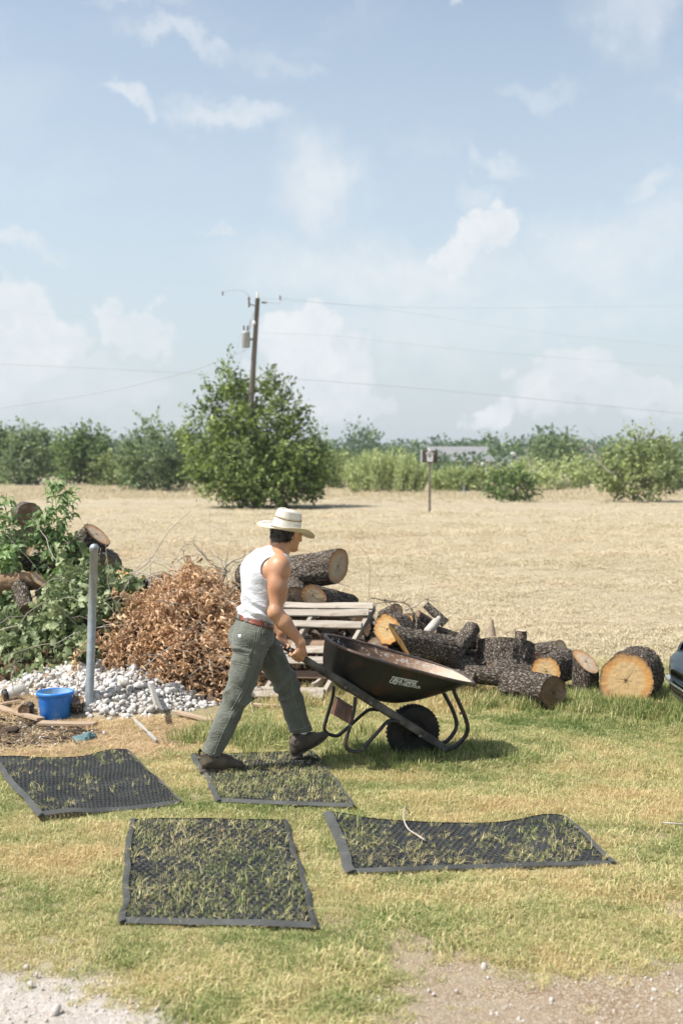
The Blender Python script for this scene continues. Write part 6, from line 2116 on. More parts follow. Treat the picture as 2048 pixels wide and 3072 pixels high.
MB().lathe(tbc, [(.133, .184), (.144, .186), (.148, .192), (.149, .206), (.145, .212), (.133, .213), (.130, .208)], 40).part('rim', M_BLUE, tub)
for s in (-1, 1):
    c = tbc + np.array([s * .144, .02, .215])
    MB().tube(smooth_path([c, c + [s * .006, 0, .006], c + [s * .004, 0, .013], c + [-s * .006, 0, .012]], 4), .0025, 6).part('handle_hook', M_TUBE, tub)
jc = G(42, 2122); jc[2] = .075 + tz(jc[0], jc[1])
jax = unit(np.array([-.80, -.45, -.16]))
def jarm(nt, b):
    n = nt.noise(nt.objc(), 9, 4)
    bset(nt, b, color=nt.mix(nt.map(n, .35, .65), (.55, .53, .48), (.38, .34, .28)), rough=.28, trans=.35, spec=.5)
M_JAR = material('cloudy_plastic', jarm)
jar = thing('jar', [jc[0], jc[1], 0], 'cloudy clear plastic jar with black lid lying on its side at left', 'jar')
MB().lathe(jc - jax * .10, [(.001, 0), (.05, .0), (.060, .008), (.063, .04), (.062, .11), (.055, .140), (.043, .155)], 28, jax).part('jar_wall', M_JAR, jar)
M_BLACKP = simple_mat('black_plastic', (.012, .014, .014), (.03, .03, .03), scale=30, rough=.4, bump=.1)
MB().lathe(jc - jax * .10, [(.047, .150), (.049, .153), (.049, .180), (.045, .186), (.001, .186)], 28, jax).part('lid', M_BLACKP, jar)
M_GLOVE = simple_mat('faded_teal_cloth', (.075, .135, .145), (.13, .20, .205), scale=24, rough=.95, bump=.5)
gvx = Vox(np.array([-2.2, 8.6, -.02]), np.array([-1.55, 9.4, .15]), .006)
def gp(px, py, z): return G(px, py, z)
gvx.cap(gp(240, 2216, .02), gp(262, 2212, .03), .026, .03, .02); gvx.cap(gp(262, 2212, .035), gp(284, 2208, .02), .022, .014, .02)
gvx.cap(gp(225, 2214, .016), gp(242, 2220, .018), .016, .02, .015); gvx.cap(gp(246, 2220, .02), gp(256, 2225, .012), .014, .011, .012)
gvx.cap(gp(262, 2206, .04), gp(268, 2201, .05), .018, .013, .015); gvx.cap(gp(268, 2214, .03), gp(292, 2212, .012), .014, .010, .012); gvx.cap(gp(262, 2218, .02), gp(278, 2220, .012), .013, .010, .012)
gv, gf_ = gvx.mesh()
gv = gv + vnormals(gv, gf_) * (.009 * fbm(gv * 55, 2, 3))[:, None]
solo('glove', gv, gf_, M_GLOVE, 'crumpled faded teal work glove on the straw by the dirt', 'glove')
# dark clods of dirt
M_CLOD = simple_mat('dark_clod', (.04, .026, .018), (.085, .06, .04), scale=14, rough=.95, bump=.6, bdist=.02)
for k, (x, y, s) in enumerate([(228, 2200, .055), (95, 2175, .03), (150, 2192, .035), (40, 2195, .04), (190, 2218, .028)]):
    bmz = stone_mesh('dirt_clod', 60 + k); bmz.materials.append(M_CLOD)
    o_ = bpy.data.objects.new('dirt_clod', bmz); COL.objects.link(o_)
    p_ = G(x, y); o_.location = (p_[0], p_[1], s * .3); o_.scale = (s * 1.3, s, s * .8); o_.rotation_euler = (0, 0, k)
    tag(o_, ['dark dirt clod touching the teal glove', 'dark clod in front of the board by the tub', 'dark clod in the middle of the dirt patch', 'dark clod on the left of the dirt patch', 'small dark clod at the near edge of the dirt patch'][k], 'dirt', 'clods on the dirt patch')

# ================================================================== PARKED CAR (only its nose reaches the picture)
def carpaint(nt, b):
    n = nt.noise(nt.objc(), 3, 3)
    bset(nt, b, color=(.010, .018, .021), rough=.38, spec=.35, coat=.25, coat_rough=.1)
M_CAR = material('dark_teal_paint', carpaint)
M_CHROME = simple_mat('chrome', (.62, .63, .62), rough=.12, bump=0, metal=1.0)
M_BUMP = material('satin_bumper', lambda nt, b: bset(nt, b, color=(.22, .23, .20), rough=.16, metal=.85))
M_GLASS = material('car_glass', lambda nt, b: bset(nt, b, color=(.02, .025, .03), rough=.05, spec=.6))
CX, CY = 2.345, 8.45                                        # nose point
car = thing('parked_car', [CX + 1.8, CY, 0], 'dark teal car nose with chrome trim at the right edge', 'car')
def carloft(stations, name, mt, parent=car, seg=48, pw=.55, close=True):
    A_ = []
    a_ = np.arange(seg) / seg * 2 * PI
    for (s, w, zb, zt) in stations:
        A_.append(np.stack([np.full(seg, CX + s), CY + w * spow(np.cos(a_), pw), (zb + zt) / 2 + (zt - zb) / 2 * spow(np.sin(a_), pw)], 1))
    m = MB(); m.grid(np.array(A_), closed_v=True)
    if close:
        m.F.append(tuple(range(seg))[::-1]); m.F.append(tuple((len(A_) - 1) * seg + k for k in range(seg)))
    return m.part(name, mt, parent)
body_ = carloft([(.0, .30, .46, .55), (.02, .42, .445, .59), (.06, .56, .43, .625), (.14, .70, .42, .65), (.30, .82, .41, .675), (.6, .87, .40, .72), (1.1, .88, .30, .85), (1.5, .88, .28, .90), (3.4, .88, .28, .92), (4.1, .85, .32, .90), (4.35, .74, .42, .82)], 'body', M_CAR)
carloft([(.055, .50, .32, .422), (.085, .60, .28, .432), (.17, .71, .22, .432), (.32, .82, .20, .43), (.6, .86, .20, .42)], 'front_bumper', M_BUMP)
carloft([(-.004, .42, .432, .450), (.02, .52, .428, .454), (.09, .66, .425, .454), (.22, .795, .425, .450), (.4, .86, .425, .446)], 'chrome_trim', M_CHROME)
carloft([(1.35, .72, .86, .92), (1.9, .66, .88, 1.36), (2.3, .64, .90, 1.43), (3.1, .64, .90, 1.40), (3.75, .70, .88, .94)], 'cabin', M_GLASS)
carloft([(2.0, .655, 1.34, 1.40), (2.35, .66, 1.40, 1.455), (3.05, .66, 1.37, 1.43), (3.15, .65, 1.35, 1.40)], 'roof', M_CAR)
for s in (-1, 1):
    MB().lathe((CX + .10, CY + s * .62, .37), [(.001, -.012), (.05, -.012), (.058, -.006), (.06, 0)], 20, (-.8, s * .6, 0)).part('fog_lamp', M_GLASS, car)
    MB().lathe((CX + .16, CY + s * .62, .60), [(.001, .02), (.05, .014), (.085, 0), (.09, -.02)], 24, (-.8, s * .6, .1)).part('headlight', M_GLASS, car)
    for wx in (.85, 3.45):
        wh = MB().lathe((CX + wx, CY + s * .80, .31), [(.19, -.10), (.29, -.10), (.31, -.07), (.31, .07), (.29, .10), (.19, .10)], 32, (0, 1, 0)).part('wheel', M_TYRE, car)
        MB().lathe((CX + wx, CY + s * .80, .31), [(.001, -.07), (.05, -.075), (.17, -.06), (.195, -.09), (.195, .09), (.17, .06), (.05, .075), (.001, .07)], 24, (0, 1, 0)).part('hubcap', M_CHROME, wh)
# ================================================================== TREES AND SHRUBS
M_TRUNK = simple_mat('tree_bark', (.11, .09, .07), (.20, .17, .135), scale=6, rough=.95, bump=.6, bdist=.03)
def foliage(name, lo_, hi_): return leaf_mat(name, lo_, hi_, .30, .5)
M_F_TREE = foliage('oak_foliage', (.028, .060, .016), (.34, .425, .125))  # dark and bright ends set apart for shaded and sunlit leaves
M_F_MID = foliage('shrub_foliage', (.055, .095, .040), (.31, .385, .175))
M_F_YEL = foliage('willow_foliage', (.24, .29, .105), (.56, .62, .30))
M_F_DARK = foliage('dark_foliage', (.025, .060, .018), (.24, .325, .105))
M_F_OLIVE = foliage('olive_foliage', (.09, .125, .04), (.43, .485, .20))
M_F_FAR = foliage('far_foliage', (.055, .10, .050), (.195, .27, .135))
def tree(name, label, base, lobes, nleaf, size, fm, seed, trunk=.14, cat='tree', group=None, up=.25, limbs=12, sprig=9, tmpl='oval', sparse=0.0):
    """lobes: (x, y, z, rx, ry, rz) relative to base, foliage sprays through the outer volume"""
    rng = np.random.default_rng(seed)
    base = np.asarray(base, float)
    o = thing(name, base, label, cat, group)
    lobes = np.array(lobes, float)
    vol = lobes[:, 3] * lobes[:, 4] * lobes[:, 5]
    # trunk and limbs
    tp = base + np.array([lobes[0, 0], lobes[0, 1], lobes[:, 2].max() * .8])
    m = MB()
    main = smooth_path([base - UP * .1, base + (tp - base) * .35 + rng.normal(0, .1, 3) * trunk * 4, tp], 6)
    m.tube(main, np.linspace(trunk, trunk * .25, len(main)), 8)
    m.part('trunk', M_TRUNK, o)
    for k in range(limbs):
        l = lobes[rng.choice(len(lobes), p=vol / vol.sum())]
        e = base + l[:3] + unit(rng.normal(0, 1, 3)) * l[3:] * .8
        s = main[rng.integers(1, len(main) - 3)]
        if e[2] < base[2] + .2: e[2] = base[2] + .3
        mid = (s + e) / 2 + rng.normal(0, .12, 3) * np.linalg.norm(e - s) * .5
        p_ = smooth_path([s, mid, e], 5)
        MB().tube(p_, np.linspace(trunk * .38, trunk * .06, len(p_)), 5).part('limb', M_TRUNK, o)
    ns = nleaf // sprig
    li = rng.choice(len(lobes), ns, p=vol ** .8 / (vol ** .8).sum())
    dr = unit(rng.normal(0, 1, (ns, 3)))
    rad = rng.uniform(.35, 1, ns) ** .45
    rad *= 1 + .22 * fbm(dr * 2.2 + li[:, None] * 5.1, 3, seed)
    L = lobes[li]
    S0 = base + L[:, :3] + dr * L[:, 3:] * rad[:, None]
    S0[:, 2] = np.maximum(S0[:, 2], base[2] + rng.uniform(.05, .4, ns))
    clump = fbm((S0 - base) * (1.6 / max(.4, lobes[:, 3:].mean())) * 1.5, 3, seed + 3)
    k_ = clump > -.18 + sparse
    S0, dr, L, clump = S0[k_], dr[k_], L[k_], clump[k_]; ns = len(S0)
    gd_ = unit(dr + np.array([0, 0, up]) + rng.normal(0, .4, (ns, 3)))
    t_ = np.linspace(-.5, 1, sprig)[None, :, None] * size * 3.2
    C = (S0[:, None] + gd_[:, None] * t_ + rng.normal(0, size * .42, (ns, sprig, 3))).reshape(-1, 3)
    D_ = unit(np.repeat(gd_, sprig, 0) + rng.normal(0, .75, (ns * sprig, 3)))
    S = np.clip(rng.normal(size, size * .25, len(C)), size * .4, size * 1.7)
    var = np.clip(.42 + .22 * np.repeat(rng.normal(0, 1, ns), sprig) * .8 + .30 * np.repeat(clump, sprig) + rng.normal(0, .18, len(C)), 0, 1)  # random leaf tone, plus light and shade of the clumps put into the colour
    k_ = C[:, 2] > base[2] + .02
    tv_, tf_ = leaf_template(tmpl)
    tv_ = tv_ * np.array([1, 1.5, 1]) if tmpl == 'oval' else tv_
    # low-cost leaf: keep four outline points
    st = [0, 3, 5, 10]
    tv4 = np.array([[0, 0, 0], [.5, -.3, .10], [1, 0, -.05], [.5, .3, .10]]) if tmpl == 'oval' else np.array([[0, 0, 0], [.4, -.09, .03], [1, 0, -.05], [.4, .09, .03]])
    Vv, Ff, vv = stamp(tv4, np.array([[0, 1, 2, 3]]), C[k_], frames_n(D_[k_], (np.repeat(dr, sprig, 0) + np.array([0, 0, .7]) + rng.normal(0, .45, (ns * sprig, 3)))[k_], rng), S[k_] * 1.25, var[k_])
    part('crown', Vv, Ff, fm, o, False, {'var': vv}, kind='stuff')
    return o
def sh(px, py, d): 
    p = G(px, py); r = ray(px, py); q = EYE + r * (d / r[1])
    return np.array([q[0], d, tz(q[0], d)])
# big tree (about 57 m away; 1 px = 15 mm)
b0 = sh(770, 1528, 56.0)
tree('tree', 'big dense green tree behind the man with the utility pole rising from it', b0,
     [(0, 0, 2.5, 2.5, 2.4, 1.9), (-.95, .2, 4.3, 1.4, 1.4, 1.4), (.45, .2, 4.1, 1.5, 1.4, 1.3), (1.5, 0, 2.2, 1.75, 1.7, 1.7), (-1.9, 0, 2.6, 1.35, 1.4, 1.7), (.9, -.3, 1.2, 2.3, 2.0, 1.2), (-1.3, .2, 5.55, .8, .8, .75), (-2.3, .2, 4.2, .75, .8, .9), (.9, .2, 5.1, .75, .8, .7), (-1.0, -.6, 1.5, 1.9, 1.6, 1.4), (2.4, 0, 1.5, .95, 1.1, 1.1), (-.3, .3, 5.0, .9, .9, .8), (-2.35, .1, 5.0, .30, .35, .7), (-1.15, .2, 6.25, .32, .35, .6), (1.75, .1, 4.5, .38, .4, .7), (2.35, 0, 3.3, .45, .5, .7), (.4, .2, 5.75, .3, .35, .5), (-2.9, 0, 3.4, .4, .5, .6)],
     40000, .145, M_F_TREE, 101, .16, group='trees across the field', limbs=26, up=.35, sparse=.13)
SG = 'shrubs along the far side of the field'
b0 = sh(462, 1476, 84)
tree('tree', 'grey-green tree left of the big tree', b0, [(0, 0, 2.2, 2.0, 1.8, 2.2), (-.3, 0, 4.2, .75, .8, 1.1), (1.3, 0, 2.6, 1.3, 1.3, 1.7), (-1.2, 0, 1.6, 1.2, 1.2, 1.4), (2.0, .2, 1.6, 1.2, 1.2, 1.4)], 9000, .20, M_F_MID, 102, .14, group='trees across the field')
b0 = sh(110, 1460, 112)
tree('tree', 'grey-green bushy tree at the far left', b0, [(0, 0, 2.4, 2.6, 2.2, 2.2), (-.8, 0, 4.2, 1.3, 1.3, 1.1), (1.2, 0, 3.4, 1.6, 1.5, 1.4), (-1.8, 0, 1.6, 1.6, 1.5, 1.5)], 9000, .25, M_F_MID, 103, .16, group='trees across the field')
b0 = sh(255, 1466, 102)
tree('tree', 'dark green round bush between the two left trees', b0, [(0, 0, 2.1, 2.0, 1.8, 2.0), (.6, 0, 3.8, 1.3, 1.2, 1.2), (-1.0, 0, 2.8, 1.3, 1.2, 1.6), (1.2, 0, 1.4, 1.3, 1.2, 1.2)], 7500, .23, M_F_DARK, 104, .14, group='trees across the field')
b0 = sh(5, 1448, 120)
tree('tree', 'dark tree cut by the left edge, farthest left', b0, [(0, 0, 2.4, 2.2, 2.2, 2.6), (-1.5, 0, 3.6, 1.8, 1.8, 1.5)], 5000, .30, M_F_DARK, 105, .18, group='trees across the field')
b0 = sh(340, 1462, 100)
tree('shrub', 'low pale green shrub between the left trees', b0, [(0, 0, 1.2, 1.7, 1.3, 1.3), (1.0, 0, .8, 1.3, 1.2, .9)], 2600, .22, M_F_OLIVE, 106, .07, 'shrub', SG)
def feather(label, px0, px1, py, top, d, seed, fm):
    """upright feathery willow-like shrub"""
    rng = np.random.default_rng(seed)
    c = sh((px0 + px1) / 2, py, d)
    o = thing('shrub', c, label, 'shrub', SG)
    w = (px1 - px0) / 2 * d / FPX; H = (py - top) * d / FPX
    C = []; D_ = []
    for k in range(190):
        x = rng.uniform(-1, 1); y = rng.normal(0, .5)
        b = c + np.array([x * w * .75, y * w * .4, 0])
        h = H * (1 - .45 * abs(x) ** 2.2) * rng.uniform(.6, 1.06)
        e = b + np.array([x * w * .3 + rng.normal(0, .15), rng.normal(0, .2), h])
        pth = smooth_path([b, (b + e) / 2 + rng.normal(0, .1, 3), e], 5)
        if k < 40: MB().tube(pth, np.linspace(.03, .006, len(pth)), 4).part('stem', M_TRUNK, o)
        n = 46
        t = rng.uniform(.12, 1, n)
        cc = b + (e - b) * t[:, None] + rng.normal(0, .11, (n, 3)) * (1.25 - t[:, None])
        C.append(cc); D_.append(unit(np.array([0, 0, 1.0]) + rng.normal(0, .45, (n, 3))))
    C, D_ = np.vstack(C), np.vstack(D_)
    tv4 = np.array([[0, 0, 0], [.4, -.13, .03], [1, 0, -.05], [.4, .13, .03]])
    Vv, Ff, vv = stamp(tv4, np.array([[0, 1, 2, 3]]), C, frames(D_, rng), rng.uniform(.18, .36, len(C)), np.clip(rng.normal(.55, .25, len(C)), 0, 1))
    part('crown', Vv, Ff, fm, o, False, {'var': vv}, kind='stuff')
feather('pale yellow-green feathery shrub left of the bird box', 1030, 1290, 1480, 1345, 82, 5, M_F_YEL)
feather('low yellow-green feathery shrub right of the bird box', 1290, 1420, 1478, 1404, 86, 6, M_F_YEL)
b0 = sh(1400, 1482, 84)
tree('shrub', 'olive rounded shrub right of the bird box', b0, [(0, 0, .75, 1.4, 1.2, .8), (1.3, 0, .7, 1.3, 1.1, .75)], 3000, .19, M_F_OLIVE, 107, .06, 'shrub', SG)
b0 = sh(1540, 1506, 64)
tree('shrub', 'dark glossy bush standing forward of the shrub line', b0, [(0, 0, .8, 1.05, .9, .85), (-.45, 0, .7, .9, .8, .7), (.25, 0, 1.5, .4, .4, .5), (.6, 0, .6, .55, .6, .6)], 3000, .14, M_F_DARK, 108, .06, 'shrub', SG)
b0 = sh(1000, 1478, 92)
tree('shrub', 'olive shrub half hidden behind the right flank of the big tree', b0, [(0, 0, 1.3, 1.4, 1.2, 1.3), (-1, 0, 1.0, 1.3, 1.1, 1.1)], 2400, .2, M_F_OLIVE, 109, .06, 'shrub', SG)
b0 = sh(1660, 1470, 130)
tree('tree', 'rounded mid-green tree beside the far white building', b0, [(0, 0, 2.6, 2.6, 2.2, 2.3), (1.2, 0, 3.0, 2.0, 1.8, 1.6), (-1.6, 0, 1.8, 1.6, 1.5, 1.4)], 5200, .28, M_F_MID, 110, .16, group='trees across the field')
b0 = sh(1690, 1482, 86)
tree('shrub', 'yellow-green shrub left of the right-hand bush', b0, [(0, 0, 1.0, 1.6, 1.2, 1.1), (1.3, 0, 1.3, 1.0, .9, 1.0), (-1.4, 0, .7, 1.1, 1.0, .8)], 3400, .18, M_F_YEL, 111, .06, 'shrub', SG)
b0 = sh(1900, 1502, 65)
tree('tree', 'tall ragged bush with bare tips at the right', b0, [(0, 0, 1.4, 2.0, 1.6, 1.2), (.4, 0, 2.6, 1.1, 1.0, 1.0), (.1, 0, 3.6, .45, .5, .55), (1.3, 0, 1.7, 1.0, 1.0, 1.1), (-1.2, 0, 1.6, .9, .9, 1.1), (1.6, 0, 2.9, .35, .4, .4), (-.6, 0, 2.4, .5, .5, .6)], 7000, .16, M_F_OLIVE, 112, .09, group='trees across the field', limbs=18, sparse=.12)
b0 = sh(2040, 1488, 84)
tree('shrub', 'green shrub cut by the right edge', b0, [(0, 0, 1.3, 1.5, 1.2, 1.4)], 2200, .19, M_F_MID, 113, .06, 'shrub', SG)
bare('dead_snag', 'pale dead forked snag in front of the far white building', sh(1580, 1478, 70), (-.12, 0, 1), 8, .30, .05, 21, M_PALETWIG, 8, None, 'snag')
bare('dead_snag', 'bare grey twigs sticking out of the ragged right-hand bush', sh(1842, 1500, 64) + UP * 1.2, (-.1, 0, 1), 9, .33, .03, 22, M_PALETWIG, 8, None, 'snag')
# more shrubs filling the line
for k, (px, py, d, w, h, fm, lab) in enumerate([(1120, 1462, 118, 3.2, 2.6, M_F_OLIVE, 'olive shrub behind the feathery shrub'), (1300, 1455, 120, 3.0, 1.5, M_F_MID, 'green shrub behind the bird box'), (1460, 1452, 125, 3.4, 1.3, M_F_OLIVE, 'low olive shrub below the far grey roof'), (1780, 1450, 125, 3.0, 2.6, M_F_MID, 'green shrub left of and behind the ragged bush'), (560, 1460, 110, 3.6, 3.0, M_F_MID, 'green shrub behind the left flank of the big tree'), (960, 1450, 135, 3.0, 3.2, M_F_MID, 'green shrub behind the right flank of the big tree'), (180, 1445, 150, 4.5, 4.0, M_F_OLIVE, 'pale shrub behind the left trees'), (1980, 1452, 125, 3.4, 2.4, M_F_OLIVE, 'olive shrub behind the ragged bush at the right edge'), (1580, 1455, 118, 2.4, 1.8, M_F_YEL, 'pale shrub behind the dark glossy bush'), (860, 1455, 125, 3.2, 2.6, M_F_OLIVE, 'olive shrub behind the big tree')]):
    b0 = sh(px, py, d)
    tree('shrub', lab, b0, [(0, 0, h * .5, w * .55, w * .45, h * .5), (w * .4, 0, h * .45, w * .4, w * .4, h * .45), (-w * .4, 0, h * .4, w * .4, w * .4, h * .42)], 2400, .26, fm, 130 + k, .06, 'shrub', SG, limbs=4)
# far-off wood: one mass
rw = np.random.default_rng(9)
Cs, Ds, Ss, Vs = [], [], [], []
def farrow(d0, d1, n, h0, h1, size, per):
    for k in range(n):
        d = rw.uniform(d0, d1); x = rw.uniform(-1, 1) * (.31 * d)
        h = rw.uniform(h0, h1) * (1 + .25 * fbm(np.array([[x * .02, d * .01]]), 2, 4)[0]); r = h * rw.uniform(.45, .8)
        dr = unit(rw.normal(0, 1, (per, 3))); dr[:, 1] = -np.abs(dr[:, 1])
        c = np.array([x, d, h * .55]) + dr * np.array([r, r, h * .48]) * (1 + .25 * fbm(dr * 2 + k, 2, k))[:, None] * rw.uniform(.75, 1, (per, 1))
        Cs.append(c); Ds.append(unit(dr + rw.normal(0, .6, dr.shape))); Ss.append(np.full(per, size) * rw.uniform(.6, 1.3, per)); Vs.append(np.clip(rw.normal(.45, .22, per) + rw.normal(0, .15), 0, 1))
farrow(255, 330, 150, 4.2, 7.2, .75, 230)
farrow(330, 420, 130, 5.5, 9.0, 1.0, 180)
farrow(165, 215, 42, 2.6, 4.6, .45, 240)
Vv, Ff, vv = stamp(np.array([[0, 0, 0], [.5, -.4, .10], [1, 0, -.05], [.5, .4, .10]]), np.array([[0, 1, 2, 3]]), np.vstack(Cs), frames(np.vstack(Ds), rw), np.concatenate(Ss), np.concatenate(Vs))
solo('distant_wood', Vv, Ff, M_F_FAR, 'hazy band of woodland along the horizon', 'wood', kind='stuff', smooth=False, attrs={'var': vv})
for k, (px, top, d, w) in enumerate([(60, 1330, 260, 3), (1075, 1292, 260, 3.2), (1628, 1322, 230, .9), (1650, 1318, 230, .9), (1480, 1330, 240, 3.0)]):
    b0 = sh(px, 1430, d); H = (HORIZON - top) * d / FPX + 2
    tree('tree', ['far tree rising above the wood at the left', 'tall far tree above the wood right of the big tree', 'left one of two slim far cypress-like trees', 'right one of two slim far cypress-like trees', 'dark far tree above the grey roof'][k], b0, [(0, 0, H * .6, w, w, H * .42), (0, 0, H * .35, w * .9, w * .9, H * .32)], 1100, .75, M_F_FAR if k != 4 else M_F_DARK, 160 + k, .3, group='trees above the far wood', limbs=3)

# ================================================================== FAR BUILDINGS
M_ROOFG = simple_mat('pale_grey_metal_roof', (.22, .22, .215), (.19, .19, .19), scale=.4, rough=.55, bump=.0)
M_WALLW = simple_mat('white_wall', (.72, .71, .69), (.66, .65, .63), scale=.3, rough=.8, bump=.0)
M_WALLG = simple_mat('grey_wall', (.26, .255, .25), (.22, .22, .215), scale=.3, rough=.8, bump=.0)
M_DOORD = simple_mat('dark_opening', (.05, .055, .06), rough=.6, bump=0)
def shed(label, pxl, pxr, d, eave_y, ridge_y, depth, wallm, door=None):
    k = d / FPX
    xl, xr = (pxl - 1024) * k, (pxr - 1024) * k
    ez, rz = CAM_H + (HORIZON - eave_y) * k, CAM_H + (HORIZON - ridge_y) * k
    o = thing('shed', [(xl + xr) / 2, d, 0], label, 'building', 'far metal buildings')
    m = MB()
    V_ = [(xl, d, -.3), (xr, d, -.3), (xr, d + depth, -.3), (xl, d + depth, -.3), (xl, d, ez), (xr, d, ez), (xr, d + depth, ez), (xl, d + depth, ez), (xl, d + depth / 2, rz - .1), (xr, d + depth / 2, rz - .1)]
    m.add(V_, [(0, 1, 5, 4), (1, 2, 6, 9, 5), (2, 3, 7, 6), (3, 0, 4, 8, 7)])
    m.part('wall', wallm, o, smooth=False)
    r = MB(); e = .5
    for (y0, y1, z0, z1) in ((d - e, d + depth / 2, ez - .05, rz), (d + depth + e, d + depth / 2, ez - .05, rz)):
        r.add([(xl - e, y0, z0), (xr + e, y0, z0), (xr + e, y1, z1), (xl - e, y1, z1), (xl - e, y0, z0 + .15), (xr + e, y0, z0 + .15), (xr + e, y1, z1 + .15), (xl - e, y1, z1 + .15)],
              [(3, 2, 1, 0), (4, 5, 6, 7), (0, 1, 5, 4), (1, 2, 6, 5), (2, 3, 7, 6), (3, 0, 4, 7)])
    r.part('roof', M_ROOFG, o, smooth=False)
    for (a_, b_, h) in door or []:
        x0, x1 = (a_ - 1024) * k, (b_ - 1024) * k
        MB().box(((x0 + x1) / 2, d - .02, h / 2), ((1, 0, 0), (0, 1, 0), (0, 0, 1)), ((x1 - x0) / 2, .05, h / 2)).part('door', M_DOORD, o, smooth=False)
shed('long far metal building with pale grey roof behind the bird box', 1308, 1468, 225, 1384, 1340, 16, M_WALLG, [(1340, 1358, 1.6), (1400, 1420, 1.6)])
shed('low far building with grey roof and bright white wall', 1455, 1590, 215, 1386, 1372, 9, M_WALLW, [(1540, 1552, 1.5)])
# white ball-like tank on a mast above the roofs
tk = P(1538, 1362, 200)
o = thing('water_tank', [tk[0], tk[1], 0], 'small round white tank on a mast above the far roofs', 'tank')
MB().lathe(tk, [(.01, -.45), (.3, -.38), (.45, -.1), (.45, .15), (.3, .4), (.01, .45)], 16).part('tank', M_WALLW, o)
MB().tube([[tk[0], tk[1], -.2], tk - UP * .4], .09, 8).part('mast', M_GALV, o)
# thin pale fence post
fp = sh(1391, 1487, 76)
MB().tube([fp - UP * .1, fp + UP * .55, fp + UP * 1.0], .05, 8).solo('field_post', M_GALV, 'thin pale fence post among the shrubs right of the bird box', 'post')

# ================================================================== BIRD BOX ON A POST
bb0 = sh(1287, 1540, 48.6)
k = 48.6 / FPX
o = thing('bird_box', bb0, 'bird box on a wooden post with dark backboard in the field', 'bird box')
M_POSTW = simple_mat('grey_post_wood', (.22, .19, .16), (.13, .11, .09), scale=5, rough=.9, bump=.3)
M_DKBOARD = simple_mat('dark_brown_board', (.055, .04, .03), (.09, .065, .05), scale=6, rough=.85, bump=.3)
M_WHITEP = simple_mat('chalky_white_paint', (.66, .66, .65), (.5, .5, .49), scale=8, rough=.8, bump=.2)
AXS = ((1, 0, 0), (0, 1, 0), (0, 0, 1))
zt = CAM_H + (HORIZON - 1392) * k
MB().box(bb0 + np.array([.01, 0, zt / 2]), (unit((1, 0, -.02)), (0, 1, 0), (0, 0, 1)), (.048, .048, zt / 2)).part('post', M_POSTW, o, smooth=False)
bz = CAM_H + (HORIZON - 1374) * k
for s in (-1, 1):
    MB().box(bb0 + np.array([.02 + s * .165, .06, bz]), AXS, (.15, .02, .235)).part('backboard', M_DKBOARD, o, smooth=False)
MB().box(bb0 + np.array([-.31, .06, bz + .02]), AXS, (.025, .03, .25)).part('side_strip', M_WHITEP, o, smooth=False)
bx0 = bb0 + np.array([.02, -.06, bz + .0])
m = MB()
hw, hd = .125, .09
pr = [(-hw * .85, -.20), (hw * .85, -.20), (hw, .10), (0, .22), (-hw, .10)]
V_ = [bx0 + np.array([x, -hd, z]) for x, z in pr] + [bx0 + np.array([x, hd, z]) for x, z in pr]
m.add(V_, [(0, 1, 2, 3, 4), (9, 8, 7, 6, 5)] + [(i, i + 5, (i + 1) % 5 + 5, (i + 1) % 5) for i in range(5)])
house = m.part('nest_box', M_WHITEP, o, smooth=False)
MB().lathe(bx0 + np.array([0, -hd - .002, .02]), [(.035, 0), (.001, .001)], 14, (0, -1, 0)).part('entrance_hole', M_DOORD, house)
for s in (-1, 1):
    MB().box(bx0 + np.array([s * .075, 0, .175]), (unit((s * 1, 0, -.95)), (0, 1, 0), unit((.95, 0, s * 1))), (.115, .12, .010)).part('roof_board', M_WHITEP, house, smooth=False)
MB().box(bb0 + np.array([.02, .06, bz + .31]), AXS, (.085, .03, .07)).part('top_block', M_WHITEP, o, smooth=False)

# ================================================================== UTILITY POLE AND WIRES
PD = 55.3
kp = PD / FPX
ptop, pbot = P(773, 895, PD), P(748, 1290, PD)
dirp = unit(ptop - pbot)
pbase = pbot + dirp * ((0 - pbot[2]) / dirp[2])
pole = thing('utility_pole', pbase, 'wooden utility pole with transformer rising behind the big tree', 'utility pole')
M_POLE = simple_mat('weathered_pole', (.19, .165, .14), (.115, .10, .085), scale=3, rough=.9, bump=.4, stretch=(1, 1, .2))
M_TRAFO = simple_mat('grey_transformer', (.36, .37, .37), (.30, .31, .31), scale=4, rough=.5, bump=.05)
M_INS = simple_mat('brown_insulator', (.10, .07, .05), (.16, .12, .09), scale=10, rough=.4, bump=0)
MB().tube([pbase - dirp * .3, (pbase + ptop) / 2, ptop], [.15, .13, .10], 14).part('pole', M_POLE, pole)
tc = P(738, 1018, PD - .05)
tr_ = MB().lathe(tc - UP * .37, [(.001, -.02), (.165, 0), (.18, .02), (.18, .60), (.19, .62), (.19, .66), (.15, .72), (.06, .79), (.001, .8)], 20).part('transformer', M_TRAFO, pole)
for dx in (-.09, .08):
    MB().lathe(tc + np.array([dx, -.05, .40]), [(.03, 0), (.05, .03), (.025, .06), (.05, .1), (.025, .13), (.045, .17), (.01, .22)], 10).part('bushing', M_INS, tr_)
MB().box((tc + P(757, 1018, PD)) / 2, AXS, (.18, .05, .06)).part('bracket', M_TRAFO, pole, smooth=False)
ins = P(747, 905, PD)
MB().lathe(ins - UP * .25, [(.03, 0), (.05, .06), (.03, .12), (.05, .2), (.03, .28), (.06, .36), (.02, .48)], 10).part('cutout_fuse', M_INS, pole)
MB().tube([P(747, 912, PD), P(768, 918, PD)], .03, 6).part('fuse_arm', M_POLE, pole)
MB().lathe(ptop, [(.04, 0), (.06, .06), (.03, .12), (.06, .18), (.02, .26)], 10).part('top_insulator', M_WALLW, pole)
